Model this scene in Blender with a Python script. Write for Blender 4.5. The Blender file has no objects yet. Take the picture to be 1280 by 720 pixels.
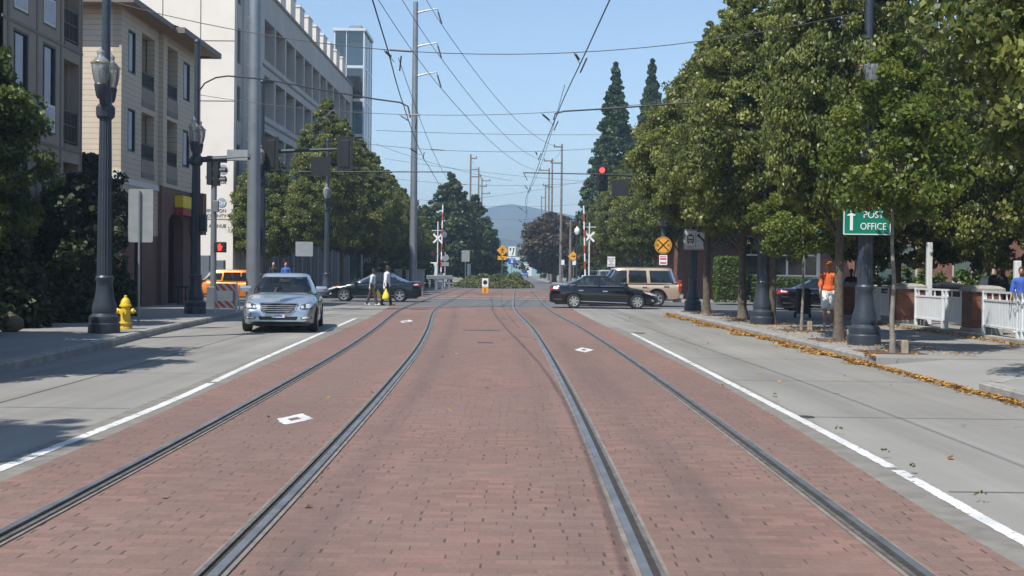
import bpy, bmesh, math, random
import numpy as np
from mathutils import Matrix, Vector
sc = bpy.context.scene
COL = sc.collection
random.seed(7)
PI = math.pi

# ------------------------------------------------------------------ camera and picture-to-place measurement
F, EYE = 1500.0, 1.6
RM = (Matrix.Rotation(math.atan(10 / F), 3, 'Z') @ Matrix.Rotation(PI / 2 - math.atan(20.5 / F), 3, 'X')
      @ Matrix.Rotation(0.0115, 3, 'Z'))
cam_d = bpy.data.cameras.new('camera')
cam_d.sensor_fit = 'HORIZONTAL'; cam_d.sensor_width = 36; cam_d.lens = F / 1280 * 36
cam_d.clip_start = 0.1; cam_d.clip_end = 20000
cam = bpy.data.objects.new('camera', cam_d); COL.objects.link(cam)
cam.matrix_world = Matrix.Translation((0, 0, EYE)) @ RM.to_4x4()
sc.camera = cam
def ray(px, py): return RM @ Vector(((px - 640) / F, -(py - 360) / F, -1))
def G(px, py, z=0.0):
    r = ray(px, py); t = (z - EYE) / r.z
    return r.x * t, r.y * t
def AT(px, py, Y):
    r = ray(px, py); t = Y / r.y
    return r.x * t, EYE + r.z * t

# ------------------------------------------------------------------ materials
MATS = {}
def nodes_of(name):
    m = bpy.data.materials.new(name); m.use_nodes = True
    nt = m.node_tree; nt.nodes.clear()
    out = nt.nodes.new('ShaderNodeOutputMaterial')
    MATS[name] = m
    return m, nt, out
def N(nt, typ, **kw):
    n = nt.nodes.new(typ)
    for k, v in kw.items():
        if k.startswith('i_'): n.inputs[k[2:].replace('_', ' ')].default_value = v
        else: setattr(n, k, v)
    return n
def math_node(nt, op, a, b=None, c=None, clamp=False):
    n = nt.nodes.new('ShaderNodeMath'); n.operation = op; n.use_clamp = clamp
    for i, v in enumerate((a, b, c)):
        if v is None: continue
        if isinstance(v, (int, float)): n.inputs[i].default_value = v
        else: nt.links.new(v, n.inputs[i])
    return n.outputs[0]
def mixc(nt, fac, a, b, mode='MIX'):
    n = nt.nodes.new('ShaderNodeMix'); n.data_type = 'RGBA'; n.blend_type = mode
    for idx, v in ((0, fac), (6, a), (7, b)):
        if isinstance(v, (int, float)): n.inputs[idx].default_value = v
        elif isinstance(v, (tuple, list)): n.inputs[idx].default_value = (*v[:3], 1)
        else: nt.links.new(v, n.inputs[idx])
    return n.outputs[2]
def noise(nt, vec, scale, detail=4, rough=.55):
    n = N(nt, 'ShaderNodeTexNoise'); n.inputs['Scale'].default_value = scale
    n.inputs['Detail'].default_value = detail; n.inputs['Roughness'].default_value = rough
    nt.links.new(vec, n.inputs['Vector']); return n.outputs['Fac']
def mapped(nt, vec, scale=(1, 1, 1), loc=(0, 0, 0)):
    n = N(nt, 'ShaderNodeMapping'); n.inputs['Scale'].default_value = scale; n.inputs['Location'].default_value = loc
    nt.links.new(vec, n.inputs['Vector']); return n.outputs[0]
def ramp(nt, fac, lo, hi):
    n = N(nt, 'ShaderNodeMapRange'); n.inputs['From Min'].default_value = lo; n.inputs['From Max'].default_value = hi
    nt.links.new(fac, n.inputs['Value']); return n.outputs[0]
def bsdf(nt, out, rough=.6, metal=0., coat=0.):
    b = N(nt, 'ShaderNodeBsdfPrincipled'); b.inputs['Roughness'].default_value = rough
    b.inputs['Metallic'].default_value = metal
    if coat: b.inputs['Coat Weight'].default_value = coat; b.inputs['Coat Roughness'].default_value = .04
    nt.links.new(b.outputs[0], out.inputs[0]); return b
def bump(nt, b, h, strength=.3, dist=.02):
    n = N(nt, 'ShaderNodeBump'); n.inputs['Strength'].default_value = strength; n.inputs['Distance'].default_value = dist
    nt.links.new(h, n.inputs['Height']); nt.links.new(n.outputs[0], b.inputs['Normal'])
def mat(name, col, rough=.6, metal=0., var=.12, scale=5., bmp=0., coat=0., emit=None):
    if name in MATS: return MATS[name]
    m, nt, out = nodes_of(name); b = bsdf(nt, out, rough, metal, coat)
    tc = N(nt, 'ShaderNodeTexCoord')
    if var:
        f = noise(nt, tc.outputs['Object'], scale)
        c = mixc(nt, ramp(nt, f, .3, .7), [x * (1 - var) for x in col], [min(1, x * (1 + var)) for x in col])
        nt.links.new(c, b.inputs['Base Color'])
        if bmp: bump(nt, b, noise(nt, tc.outputs['Object'], scale * 6), bmp)
    else: b.inputs['Base Color'].default_value = (*col, 1)
    if emit: b.inputs['Emission Color'].default_value = (*emit[0], 1); b.inputs['Emission Strength'].default_value = emit[1]
    return m
def glass_mat(name, tint, mirror=.06, see=.75, rough=.03, body=(.02, .025, .028)):
    m, nt, out = nodes_of(name)
    tr = N(nt, 'ShaderNodeBsdfTransparent'); tr.inputs[0].default_value = (*tint, 1)
    df = N(nt, 'ShaderNodeBsdfDiffuse'); df.inputs[0].default_value = (*body, 1)
    mx0 = N(nt, 'ShaderNodeMixShader'); mx0.inputs[0].default_value = see
    nt.links.new(df.outputs[0], mx0.inputs[1]); nt.links.new(tr.outputs[0], mx0.inputs[2])
    gl = N(nt, 'ShaderNodeBsdfGlossy'); gl.inputs['Roughness'].default_value = rough
    fr = N(nt, 'ShaderNodeFresnel'); fr.inputs[0].default_value = 1.5
    ad = math_node(nt, 'ADD', fr.outputs[0], mirror - .04, clamp=True)
    mx = N(nt, 'ShaderNodeMixShader'); nt.links.new(ad, mx.inputs[0])
    nt.links.new(mx0.outputs[0], mx.inputs[1]); nt.links.new(gl.outputs[0], mx.inputs[2])
    nt.links.new(mx.outputs[0], out.inputs[0]); return m
def leaf_mat(name, c0, c1, trans=.3, rough=.5):
    m, nt, out = nodes_of(name)
    at = N(nt, 'ShaderNodeAttribute', attribute_name='tint')
    c = mixc(nt, at.outputs['Fac'], c0, c1)
    b = N(nt, 'ShaderNodeBsdfPrincipled'); b.inputs['Roughness'].default_value = rough
    b.inputs['Specular IOR Level'].default_value = .35
    nt.links.new(c, b.inputs['Base Color'])
    t = N(nt, 'ShaderNodeBsdfTranslucent'); nt.links.new(mixc(nt, .5, c, [x * 1.5 for x in c1]), t.inputs[0])
    mx = N(nt, 'ShaderNodeMixShader'); mx.inputs[0].default_value = trans
    nt.links.new(b.outputs[0], mx.inputs[1]); nt.links.new(t.outputs[0], mx.inputs[2])
    nt.links.new(mx.outputs[0], out.inputs[0]); return m
def worn_paint(name, col):
    m, nt, out = nodes_of(name); b = N(nt, 'ShaderNodeBsdfPrincipled'); b.inputs['Roughness'].default_value = .75
    tc = N(nt, 'ShaderNodeTexCoord'); o = tc.outputs['Object']
    f = ramp(nt, noise(nt, o, 1.7, 5), .3, .7); nt.links.new(mixc(nt, f, [x * .72 for x in col], col), b.inputs['Base Color'])
    a = ramp(nt, math_node(nt, 'ADD', noise(nt, o, 9, 6, .7), math_node(nt, 'MULTIPLY', noise(nt, mapped(nt, o, (1, .3, 1)), 1.3, 3), .5)), .55, .67)
    t = N(nt, 'ShaderNodeBsdfTransparent'); mx = N(nt, 'ShaderNodeMixShader'); nt.links.new(a, mx.inputs[0]); nt.links.new(t.outputs[0], mx.inputs[1]); nt.links.new(b.outputs[0], mx.inputs[2])
    nt.links.new(mx.outputs[0], out.inputs[0]); return m
def band_mat(name, col, pitch, dark=.45, width=.1, rough=.65, axis='Z', var=.06):
    """boards or panels: a thin shadow gap every pitch metres"""
    m, nt, out = nodes_of(name); b = bsdf(nt, out, rough)
    tc = N(nt, 'ShaderNodeTexCoord'); sp = N(nt, 'ShaderNodeSeparateXYZ'); nt.links.new(tc.outputs['Object'], sp.inputs[0])
    fr = math_node(nt, 'FRACT', math_node(nt, 'DIVIDE', sp.outputs[axis], pitch))
    gap = math_node(nt, 'LESS_THAN', fr, width)
    f = noise(nt, tc.outputs['Object'], 2.)
    c = mixc(nt, ramp(nt, f, .3, .7), [x * (1 - var) for x in col], [x * (1 + var) for x in col])
    nt.links.new(mixc(nt, gap, c, [x * dark for x in col]), b.inputs['Base Color'])
    bump(nt, b, fr, .5, .012); return m
def brick_mat(name, c1, c2, mortar, vertical='X', rough=.85):
    m, nt, out = nodes_of(name); b = bsdf(nt, out, rough)
    tc = N(nt, 'ShaderNodeTexCoord'); sp = N(nt, 'ShaderNodeSeparateXYZ'); nt.links.new(tc.outputs['Object'], sp.inputs[0])
    cb = N(nt, 'ShaderNodeCombineXYZ')
    nt.links.new(math_node(nt, 'ADD', sp.outputs['X'], sp.outputs['Y']), cb.inputs[0]); nt.links.new(sp.outputs['Z'], cb.inputs[1])
    br = N(nt, 'ShaderNodeTexBrick'); br.inputs['Scale'].default_value = 1
    for k, v in (('Color1', c1), ('Color2', c2), ('Mortar', mortar)): br.inputs[k].default_value = (*v, 1)
    br.inputs['Brick Width'].default_value = .22; br.inputs['Row Height'].default_value = .075; br.inputs['Mortar Size'].default_value = .008
    nt.links.new(cb.outputs[0], br.inputs[0])
    f = noise(nt, tc.outputs['Object'], 1.2)
    nt.links.new(mixc(nt, ramp(nt, f, .35, .8), br.outputs[0], [x * .7 for x in c1]), b.inputs['Base Color'])
    return m

# ------------------------------------------------------------------ mesh building
def wl(o):
    v = Vector((0, 0, 0))
    while o is not None: v = v + Vector(o.location); o = o.parent
    return v
def sharpen(me, ang=35):
    bm = bmesh.new(); bm.from_mesh(me)
    a = math.radians(ang)
    for e in bm.edges:
        e.smooth = not (len(e.link_faces) != 2 or e.calc_face_angle(0) > a)
    for f in bm.faces: f.smooth = True
    bm.to_mesh(me); bm.free()
class MB:
    def __init__(self): self.v = []; self.f = []
    def add(self, vs, fs):
        n = len(self.v); self.v += [tuple(p) for p in vs]; self.f += [tuple(i + n for i in q) for q in fs]; return self
    def box(self, x0, y0, z0, x1, y1, z1):
        if x0 > x1: x0, x1 = x1, x0
        if y0 > y1: y0, y1 = y1, y0
        if z0 > z1: z0, z1 = z1, z0
        return self.add([(x0, y0, z0), (x1, y0, z0), (x1, y1, z0), (x0, y1, z0), (x0, y0, z1), (x1, y0, z1), (x1, y1, z1), (x0, y1, z1)],
                        [(0, 3, 2, 1), (4, 5, 6, 7), (0, 1, 5, 4), (1, 2, 6, 5), (2, 3, 7, 6), (3, 0, 4, 7)])
    def bbox(self, x0, y0, z0, x1, y1, z1, c=.02):
        """box with chamfered vertical and top edges"""
        def ring(d, z): return [(x0 + d + c, y0 + d, z), (x1 - d - c, y0 + d, z), (x1 - d, y0 + d + c, z), (x1 - d, y1 - d - c, z),
                                (x1 - d - c, y1 - d, z), (x0 + d + c, y1 - d, z), (x0 + d, y1 - d - c, z), (x0 + d, y0 + d + c, z)]
        return self.loft([ring(0, z0), ring(0, z1 - c), ring(c, z1)])
    def loft(self, rings, cap=True, closed=True):
        n = len(rings[0]); vs = [p for r in rings for p in r]; fs = []
        for k in range(len(rings) - 1):
            for i in range(n if closed else n - 1):
                j = (i + 1) % n
                fs.append((k * n + i, k * n + j, (k + 1) * n + j, (k + 1) * n + i))
        if cap and closed:
            fs.append(tuple(range(n))[::-1]); fs.append(tuple((len(rings) - 1) * n + i for i in range(n)))
        return self.add(vs, fs)
    def lathe(self, prof, n=20, c=(0, 0, 0), axis='z', flute=0, cap=True):
        rings = []
        for r, z in prof:
            ring = []
            for i in range(n):
                a = 2 * PI * i / n; rr = r * (1 - (flute if i % 2 else 0))
                p = (rr * math.cos(a), rr * math.sin(a), z)
                if axis == 'y': p = (p[0], p[2], p[1])
                if axis == 'x': p = (p[2], p[0], p[1])
                ring.append((p[0] + c[0], p[1] + c[1], p[2] + c[2]))
            rings.append(ring)
        return self.loft(rings, cap=cap)
    def tube(self, pts, r, n=8, r1=None):
        pts = [Vector(p) for p in pts]; rings = []; up = None
        for i, p in enumerate(pts):
            d = (pts[min(i + 1, len(pts) - 1)] - pts[max(i - 1, 0)]).normalized()
            if up is None: up = Vector((0, 0, 1)) if abs(d.z) < .9 else Vector((0, 1, 0))
            s = d.cross(up).normalized(); up = s.cross(d).normalized()
            rr = r if r1 is None else r + (r1 - r) * i / (len(pts) - 1)
            rings.append([p + rr * (math.cos(2 * PI * k / n) * s + math.sin(2 * PI * k / n) * up) for k in range(n)])
        return self.loft(rings)
    def prism_y(self, poly, y0, y1):
        n = len(poly)
        vs = [(x, y0, z) for x, z in poly] + [(x, y1, z) for x, z in poly]
        return self.add(vs, [tuple(range(n)), tuple(range(2 * n - 1, n - 1, -1))] + [(i, i + n, (i + 1) % n + n, (i + 1) % n) for i in range(n)])
    def prism_z(self, poly, z0, z1):
        n = len(poly)
        vs = [(x, y, z0) for x, y in poly] + [(x, y, z1) for x, y in poly]
        return self.add(vs, [tuple(range(n))[::-1], tuple(range(n, 2 * n))] + [(i, (i + 1) % n, (i + 1) % n + n, i + n) for i in range(n)])
    def wall(self, axis, p, th, u0, u1, z0, z1, holes):
        """a wall in the plane axis = p, th thick, with holes (u0, u1, z0, z1)"""
        us = sorted({u0, u1, *[h[0] for h in holes], *[h[1] for h in holes]})
        us = [u for u in us if u0 <= u <= u1]
        for a, b in zip(us[:-1], us[1:]):
            m = (a + b) / 2; cuts = sorted((h[2], h[3]) for h in holes if h[0] < m < h[1]); z = z0
            for c0, c1 in cuts + [(z1, z1)]:
                if c0 > z + 1e-4:
                    if axis == 'x': self.box(p, a, z, p + th, b, c0)
                    else: self.box(a, p, z, b, p + th, c0)
                z = max(z, c1)
        return self
    def text(self, s, size, x, y, z, align='CENTER', depth=.01, squash=1.):
        """lettering that faces -Y, its baseline at z"""
        cu = bpy.data.curves.new('lettering', 'FONT'); cu.body = s; cu.size = size; cu.align_x = align; cu.extrude = depth / 2
        ob = bpy.data.objects.new('lettering', cu); COL.objects.link(ob)
        dg = bpy.context.evaluated_depsgraph_get(); dg.update()
        me = ob.evaluated_get(dg).to_mesh()
        vs = [(v.co.x * squash + x, y - v.co.z, v.co.y + z) for v in me.vertices]; fs = [tuple(p.vertices) for p in me.polygons]
        ob.evaluated_get(dg).to_mesh_clear(); bpy.data.objects.remove(ob); bpy.data.curves.remove(cu)
        return self.add(vs, fs)
    def build(self, name, m, parent=None, world=False, smooth=False, ang=35, rot=None, loc=None):
        me = bpy.data.meshes.new(name)
        off = wl(parent) if (world and parent is not None) else Vector((0, 0, 0))
        vs = self.v
        if rot is not None:
            vs = [tuple(rot @ Vector(p)) for p in vs]
        if loc is not None: vs = [(p[0] + loc[0], p[1] + loc[1], p[2] + loc[2]) for p in vs]
        if off.length: vs = [(p[0] - off.x, p[1] - off.y, p[2] - off.z) for p in vs]
        me.from_pydata(vs, [], self.f); me.update()
        if smooth: sharpen(me, ang)
        me.materials.append(m if not isinstance(m, str) else MATS[m])
        o = bpy.data.objects.new(name, me); COL.objects.link(o)
        if parent is not None: o.parent = parent
        return o
def thing(name, label, cat, loc=(0, 0, 0), rz=0., group=None):
    o = bpy.data.objects.new(name, None); COL.objects.link(o)
    o.location = loc; o.rotation_euler = (0, 0, rz); o.empty_display_size = .2
    o['label'] = label; o['category'] = cat
    if group: o['group'] = group
    return o
def tag(o, label, cat, group=None, kind=None):
    o['label'] = label; o['category'] = cat
    if group: o['group'] = group
    if kind: o['kind'] = kind
    return o
def struct(o, label=None, cat=None, kind='structure'):
    o['kind'] = kind
    o['label'] = label or ('the ' + o.name.split('.')[0].replace('_', ' ') + ' of the street scene'); o['category'] = cat or o.name.split('.')[0].replace('_', ' ')
    return o
def dup(root, loc, rz=0., label=None, group=None, scale=None):
    def cp(o, par):
        c = o.copy(); COL.objects.link(c)
        if par is not None: c.parent = par
        for ch in list(o.children): cp(ch, c)
        return c
    r = cp(root, None); r.location = loc; r.rotation_euler = (0, 0, rz)
    if scale: r.scale = scale if isinstance(scale, tuple) else (scale,) * 3
    if label: r['label'] = label
    if group: r['group'] = group
    return r
def curve(pts, step=.5):
    """Catmull-Rom through (x, y) points"""
    P = [Vector((*p, 0)) if len(p) == 2 else Vector(p) for p in pts]; P = [2 * P[0] - P[1]] + P + [2 * P[-1] - P[-2]]; out = []
    for i in range(1, len(P) - 2):
        n = max(2, int((P[i + 1] - P[i]).length / step))
        for k in range(n):
            t = k / n; a, b, c, d = P[i - 1], P[i], P[i + 1], P[i + 2]
            out.append(.5 * ((2 * b) + (c - a) * t + (2 * a - 5 * b + 4 * c - d) * t * t + (3 * b - a - 3 * c + d) * t ** 3))
    out.append(P[-2]); return out
def interp(pts, y): return float(np.interp(y, [p[0] for p in pts], [p[1] for p in pts]))
# ------------------------------------------------------------------ light, air
SUN = Vector((-.45, -.54, 1.0)).normalized()          # towards the sun: behind the camera on the left
world = bpy.data.worlds.new('World'); sc.world = world; world.use_nodes = True
wn = world.node_tree; wn.nodes.clear()
wo = wn.nodes.new('ShaderNodeOutputWorld'); bg = wn.nodes.new('ShaderNodeBackground'); sky = wn.nodes.new('ShaderNodeTexSky')
sky.sky_type = 'NISHITA'; sky.sun_disc = False
sky.sun_elevation = math.asin(SUN.z); sky.sun_rotation = math.atan2(SUN.x, SUN.y) % (2 * PI)
sky.air_density = 1.0; sky.dust_density = .3; sky.ozone_density = 1.8
bg.inputs[1].default_value = .12
wn.links.new(sky.outputs[0], bg.inputs[0]); wn.links.new(bg.outputs[0], wo.inputs[0])
sd = bpy.data.lights.new('sun', 'SUN'); sd.energy = 4.9; sd.angle = math.radians(.53); sd.color = (1, .955, .88)
so = bpy.data.objects.new('sun', sd); COL.objects.link(so); so.rotation_euler = SUN.to_track_quat('Z', 'Y').to_euler()
so.location = (-40, -40, 80)
vs = sc.view_settings; vs.view_transform = 'Standard'; vs.look = 'None'; vs.exposure = .56; vs.gamma = 1; vs.use_curve_mapping = False
sc.render.engine = 'CYCLES'
cy = sc.cycles; cy.use_denoising = True; cy.max_bounces = 6; cy.transparent_max_bounces = 16; cy.diffuse_bounces = 3
cy.glossy_bounces = 3; cy.transmission_bounces = 4; cy.volume_bounces = 0; cy.caustics_reflective = False; cy.caustics_refractive = False
cy.sample_clamp_indirect = 6

hz, nt, out = nodes_of('haze_air')
pv = N(nt, 'ShaderNodeVolumePrincipled'); pv.inputs['Color'].default_value = (.56, .77, 1, 1); pv.inputs['Density'].default_value = .00065
pv.inputs['Anisotropy'].default_value = .2
nt.links.new(pv.outputs[0], out.inputs['Volume'])
hb = MB().box(-1300, -60, -4, 1300, 2300, 142).build('haze', hz); struct(hb, 'thin pale air that fades the far hills to blue', 'haze', 'stuff')

# ------------------------------------------------------------------ ground materials
def road_mat(name, col, streak=.1, patch=.14, rough=.85):
    m, nt, out = nodes_of(name); b = bsdf(nt, out, rough); tc = N(nt, 'ShaderNodeTexCoord'); o = tc.outputs['Object']
    a = ramp(nt, noise(nt, mapped(nt, o, (1.6, .05, 1)), 1.2, 5), .3, .7)
    p = ramp(nt, noise(nt, o, .35, 6), .3, .7); g = ramp(nt, noise(nt, o, 60, 3), .25, .75)
    c = mixc(nt, a, [x * (1 - streak) for x in col], [x * (1 + streak) for x in col])
    c = mixc(nt, p, mixc(nt, 1., c, (1 - patch,) * 3, 'MULTIPLY'), c)
    c = mixc(nt, g, mixc(nt, 1., c, (.82, .82, .82), 'MULTIPLY'), c)
    # oil spots and tar blots
    v = N(nt, 'ShaderNodeTexVoronoi'); v.inputs['Scale'].default_value = .55; nt.links.new(mapped(nt, o, (1, .45, 1)), v.inputs['Vector'])
    sp = math_node(nt, 'MULTIPLY', ramp(nt, v.outputs['Distance'], .16, .04), ramp(nt, noise(nt, o, .8), .5, .62), clamp=True)
    c = mixc(nt, math_node(nt, 'MULTIPLY', sp, .35, clamp=True), c, [x * .4 for x in col])
    if name == 'concrete_lane':                     # rubber-darkened wheel paths
        sx = N(nt, 'ShaderNodeSeparateXYZ'); nt.links.new(o, sx.inputs[0])
        for x0, sl in ((3.95, 0), (5.35, 0), (-5.0, -.035), (-6.5, -.04)):
            q = math_node(nt, 'DIVIDE', math_node(nt, 'SUBTRACT', math_node(nt, 'SUBTRACT', sx.outputs['X'], math_node(nt, 'MULTIPLY', sx.outputs['Y'], sl)), x0), .34)
            bd = math_node(nt, 'MULTIPLY', math_node(nt, 'POWER', 2.718, math_node(nt, 'MULTIPLY', math_node(nt, 'MULTIPLY', q, q), -1.)), ramp(nt, noise(nt, mapped(nt, o, (2, .1, 1), (x0, 0, 0)), 1.3, 4), .2, .7))
            c = mixc(nt, math_node(nt, 'MULTIPLY', bd, .42, clamp=True), c, [x * .55 for x in col])
    # hairline cracks, broken up by noise
    v2 = N(nt, 'ShaderNodeTexVoronoi', feature='DISTANCE_TO_EDGE'); v2.inputs['Scale'].default_value = .28
    ds = N(nt, 'ShaderNodeVectorMath', operation='ADD'); n3 = N(nt, 'ShaderNodeTexNoise'); n3.inputs['Scale'].default_value = 1.6; nt.links.new(o, n3.inputs['Vector'])
    nt.links.new(o, ds.inputs[0]); nt.links.new(n3.outputs['Color'], ds.inputs[1]); nt.links.new(ds.outputs[0], v2.inputs['Vector'])
    ck = math_node(nt, 'MULTIPLY', math_node(nt, 'LESS_THAN', v2.outputs['Distance'], .0028), ramp(nt, noise(nt, o, .5, 3), .5, .6), clamp=True)
    c = mixc(nt, math_node(nt, 'MULTIPLY', ck, .6), c, [x * .3 for x in col])
    # grit and small pale chips
    gr = math_node(nt, 'GREATER_THAN', noise(nt, o, 22, 2), .73); c = mixc(nt, math_node(nt, 'MULTIPLY', gr, .45), c, [min(1, x * 1.7) for x in col])
    nt.links.new(c, b.inputs['Base Color']); bump(nt, b, g, .15, .01); return m
road_mat('concrete_lane', (.25, .24, .218), .16, .2)
road_mat('asphalt', (.12, .122, .125), .1, .16)
road_mat('sidewalk_concrete', (.27, .262, .245), .05, .2)
mat('kerb_concrete', (.26, .25, .235), .9, var=.25, scale=3, bmp=.3)
mat('gutter_concrete', (.165, .153, .133), .9, var=.2, scale=4, bmp=.2)
worn_paint('road_paint', (.60, .60, .58))
mat('ground_soil', (.16, .14, .075), .95, var=.3, scale=.05)
mat('joint_dark', (.11, .106, .10), .9, var=0)
mat('mulch', (.11, .062, .04), 1, var=.4, scale=25, bmp=.6)

def paver_mat():
    m, nt, out = nodes_of('brick_paving'); b = bsdf(nt, out, .8); tc = N(nt, 'ShaderNodeTexCoord'); o = tc.outputs['Object']
    sp = N(nt, 'ShaderNodeSeparateXYZ'); nt.links.new(o, sp.inputs[0])
    rowf = math_node(nt, 'DIVIDE', sp.outputs['Y'], .1); row = math_node(nt, 'FLOOR', rowf)
    fy = math_node(nt, 'FRACT', rowf)
    half = math_node(nt, 'MULTIPLY', math_node(nt, 'FRACT', math_node(nt, 'MULTIPLY', row, .5)), 1.0)
    wn1 = N(nt, 'ShaderNodeTexWhiteNoise', noise_dimensions='1D'); nt.links.new(row, wn1.inputs['W'])
    jit = math_node(nt, 'MULTIPLY', wn1.outputs['Value'], .22)
    xf = math_node(nt, 'ADD', math_node(nt, 'ADD', math_node(nt, 'DIVIDE', sp.outputs['X'], .2), half), jit)
    xi = math_node(nt, 'FLOOR', xf); fx = math_node(nt, 'FRACT', xf)
    cb = N(nt, 'ShaderNodeCombineXYZ'); nt.links.new(xi, cb.inputs[0]); nt.links.new(row, cb.inputs[1])
    wn2 = N(nt, 'ShaderNodeTexWhiteNoise', noise_dimensions='2D'); nt.links.new(cb.outputs[0], wn2.inputs['Vector'])
    r = wn2.outputs['Value']
    sc2 = N(nt, 'ShaderNodeSeparateColor'); nt.links.new(wn2.outputs['Color'], sc2.inputs[0])
    c = mixc(nt, r, (.176, .099, .077), (.248, .140, .110))
    c = mixc(nt, math_node(nt, 'GREATER_THAN', sc2.outputs[1], .9), c, (.185, .112, .088))
    n1 = ramp(nt, noise(nt, mapped(nt, o, (.9, .12, 1)), 1.0, 5, .6), .38, .66)
    c = mixc(nt, math_node(nt, 'MULTIPLY', n1, .62), c, (.15, .10, .080))
    n2 = ramp(nt, noise(nt, o, .5, 6, .6), .42, .72)
    c = mixc(nt, math_node(nt, 'MULTIPLY', n2, .4), c, (.19, .14, .12))
    # soft lengthwise bands of other tones along the tracks, and a dark seam beside the left track
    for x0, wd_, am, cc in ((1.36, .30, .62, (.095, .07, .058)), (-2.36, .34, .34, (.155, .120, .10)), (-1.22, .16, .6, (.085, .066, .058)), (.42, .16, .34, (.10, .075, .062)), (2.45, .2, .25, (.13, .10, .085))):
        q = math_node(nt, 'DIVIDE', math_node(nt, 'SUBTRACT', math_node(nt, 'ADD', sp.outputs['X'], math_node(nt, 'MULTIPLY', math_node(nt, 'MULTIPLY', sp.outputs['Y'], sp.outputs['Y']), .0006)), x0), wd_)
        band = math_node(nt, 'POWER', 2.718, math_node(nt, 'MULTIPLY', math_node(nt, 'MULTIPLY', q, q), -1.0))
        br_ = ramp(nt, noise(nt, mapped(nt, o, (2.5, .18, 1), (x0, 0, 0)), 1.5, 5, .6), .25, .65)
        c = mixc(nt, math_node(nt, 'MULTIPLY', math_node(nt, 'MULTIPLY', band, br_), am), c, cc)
    # sunk and relaid patches
    vp = N(nt, 'ShaderNodeTexVoronoi', distance='CHEBYCHEV'); vp.inputs['Scale'].default_value = .33; nt.links.new(mapped(nt, o, (1, .55, 1)), vp.inputs['Vector'])
    spv = N(nt, 'ShaderNodeSeparateColor'); nt.links.new(vp.outputs['Color'], spv.inputs[0])
    c = mixc(nt, math_node(nt, 'MULTIPLY', math_node(nt, 'GREATER_THAN', spv.outputs[0], .62), .22), c, mixc(nt, spv.outputs[1], (.13, .082, .070), (.30, .165, .138)))
    fine = ramp(nt, noise(nt, o, 45, 4), .3, .75)
    c = mixc(nt, fine, mixc(nt, 1., c, (.8, .8, .8), 'MULTIPLY'), c)
    # open perpend joints, some chipped wide, and faint bed joints
    n3 = noise(nt, o, .9, 4)
    w = math_node(nt, 'MULTIPLY_ADD', sc2.outputs[0], .075, .02)
    per = math_node(nt, 'MULTIPLY', math_node(nt, 'LESS_THAN', fx, w), ramp(nt, math_node(nt, 'MULTIPLY_ADD', sc2.outputs[2], .7, math_node(nt, 'MULTIPLY', n3, 1.3)), .86, 1.2), clamp=True)
    bed = math_node(nt, 'MULTIPLY', math_node(nt, 'LESS_THAN', fy, .1), ramp(nt, noise(nt, mapped(nt, o, (1, 4, 1)), 1.6, 4), .4, .75), clamp=True)
    j = math_node(nt, 'MAXIMUM', math_node(nt, 'MULTIPLY', per, .8), math_node(nt, 'MULTIPLY', bed, .42))
    c = mixc(nt, j, c, (.035, .028, .025))
    nt.links.new(c, b.inputs['Base Color'])
    hgt = math_node(nt, 'SUBTRACT', math_node(nt, 'MULTIPLY', fine, .25), j); bump(nt, b, hgt, .5, .012)
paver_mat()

def strip(name, left, right, z, m, ys, label=None):
    """a sheet between two lines x(y)"""
    vs = []; fs = []
    for y in ys: vs += [(interp(left, y), y, z), (interp(right, y), y, z)]
    for i in range(len(ys) - 1): fs.append((2 * i, 2 * i + 1, 2 * i + 3, 2 * i + 2))
    return struct(MB().add(vs, fs).build(name, m), label)
def ribbon(mb, pts, w0, w1, z):
    """a flat band along a centre line, from offset w0 to w1 on its right"""
    vs = []; n = len(pts)
    for i, p in enumerate(pts):
        d = (pts[min(i + 1, n - 1)] - pts[max(i - 1, 0)]).normalized(); s = Vector((d.y, -d.x, 0))
        a = p + s * w0; b = p + s * w1; vs += [(a.x, a.y, z), (b.x, b.y, z)]
    return mb.add(vs, [(2 * i, 2 * i + 1, 2 * i + 3, 2 * i + 2) for i in range(n - 1)])
def bar(mb, pts, w0, w1, z0, z1):
    rings = []; n = len(pts)
    for i, p in enumerate(pts):
        d = (pts[min(i + 1, n - 1)] - pts[max(i - 1, 0)]).normalized(); s = Vector((d.y, -d.x, 0))
        a = p + s * w0; b = p + s * w1
        rings.append([(a.x, a.y, z0), (a.x, a.y, z1), (b.x, b.y, z1), (b.x, b.y, z0)])
    return mb.loft(rings)

# ------------------------------------------------------------------ ground, roads
struct(MB().add([(-4000, -400, -.03), (4000, -400, -.03), (4000, 6000, -.03), (-4000, 6000, -.03)], [(0, 1, 2, 3)]).build('ground', 'ground_soil'))
KL = [(-30, -6.6), (0, -7.2), (18, -7.75), (29, -8.7), (40, -9.42), (44, -9.8)]                    # kerb lines (y, x)
KR = [(-30, 6.4), (0, 6.4), (15, 6.38), (22, 6.3), (30, 6.2), (40, 5.95), (46, 5.85)]
ys = [float(v) for v in np.arange(-30, 55, 1.)]
strip('concrete_road', [(-30, -9), (18, -9), (44, -11), (54, -16)], [(-30, 8), (40, 8), (54, 12)], 0, 'concrete_lane', ys)
struct(MB().add([(-160, 54, .004), (160, 54, .004), (160, 66.5, .004), (-160, 66.5, .004)], [(0, 1, 2, 3)]).build('cross_street', 'asphalt'))
mb = MB().add([(-160, 48, .002), (-9.9, 48, .002), (-9.9, 54, .002), (-160, 54, .002)], [(0, 1, 2, 3)])
mb.add([(6, 48.4, .002), (160, 48.4, .002), (160, 54, .002), (6, 54, .002)], [(0, 1, 2, 3)])
struct(mb.build('cross_street_lane', 'concrete_lane'))
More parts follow.
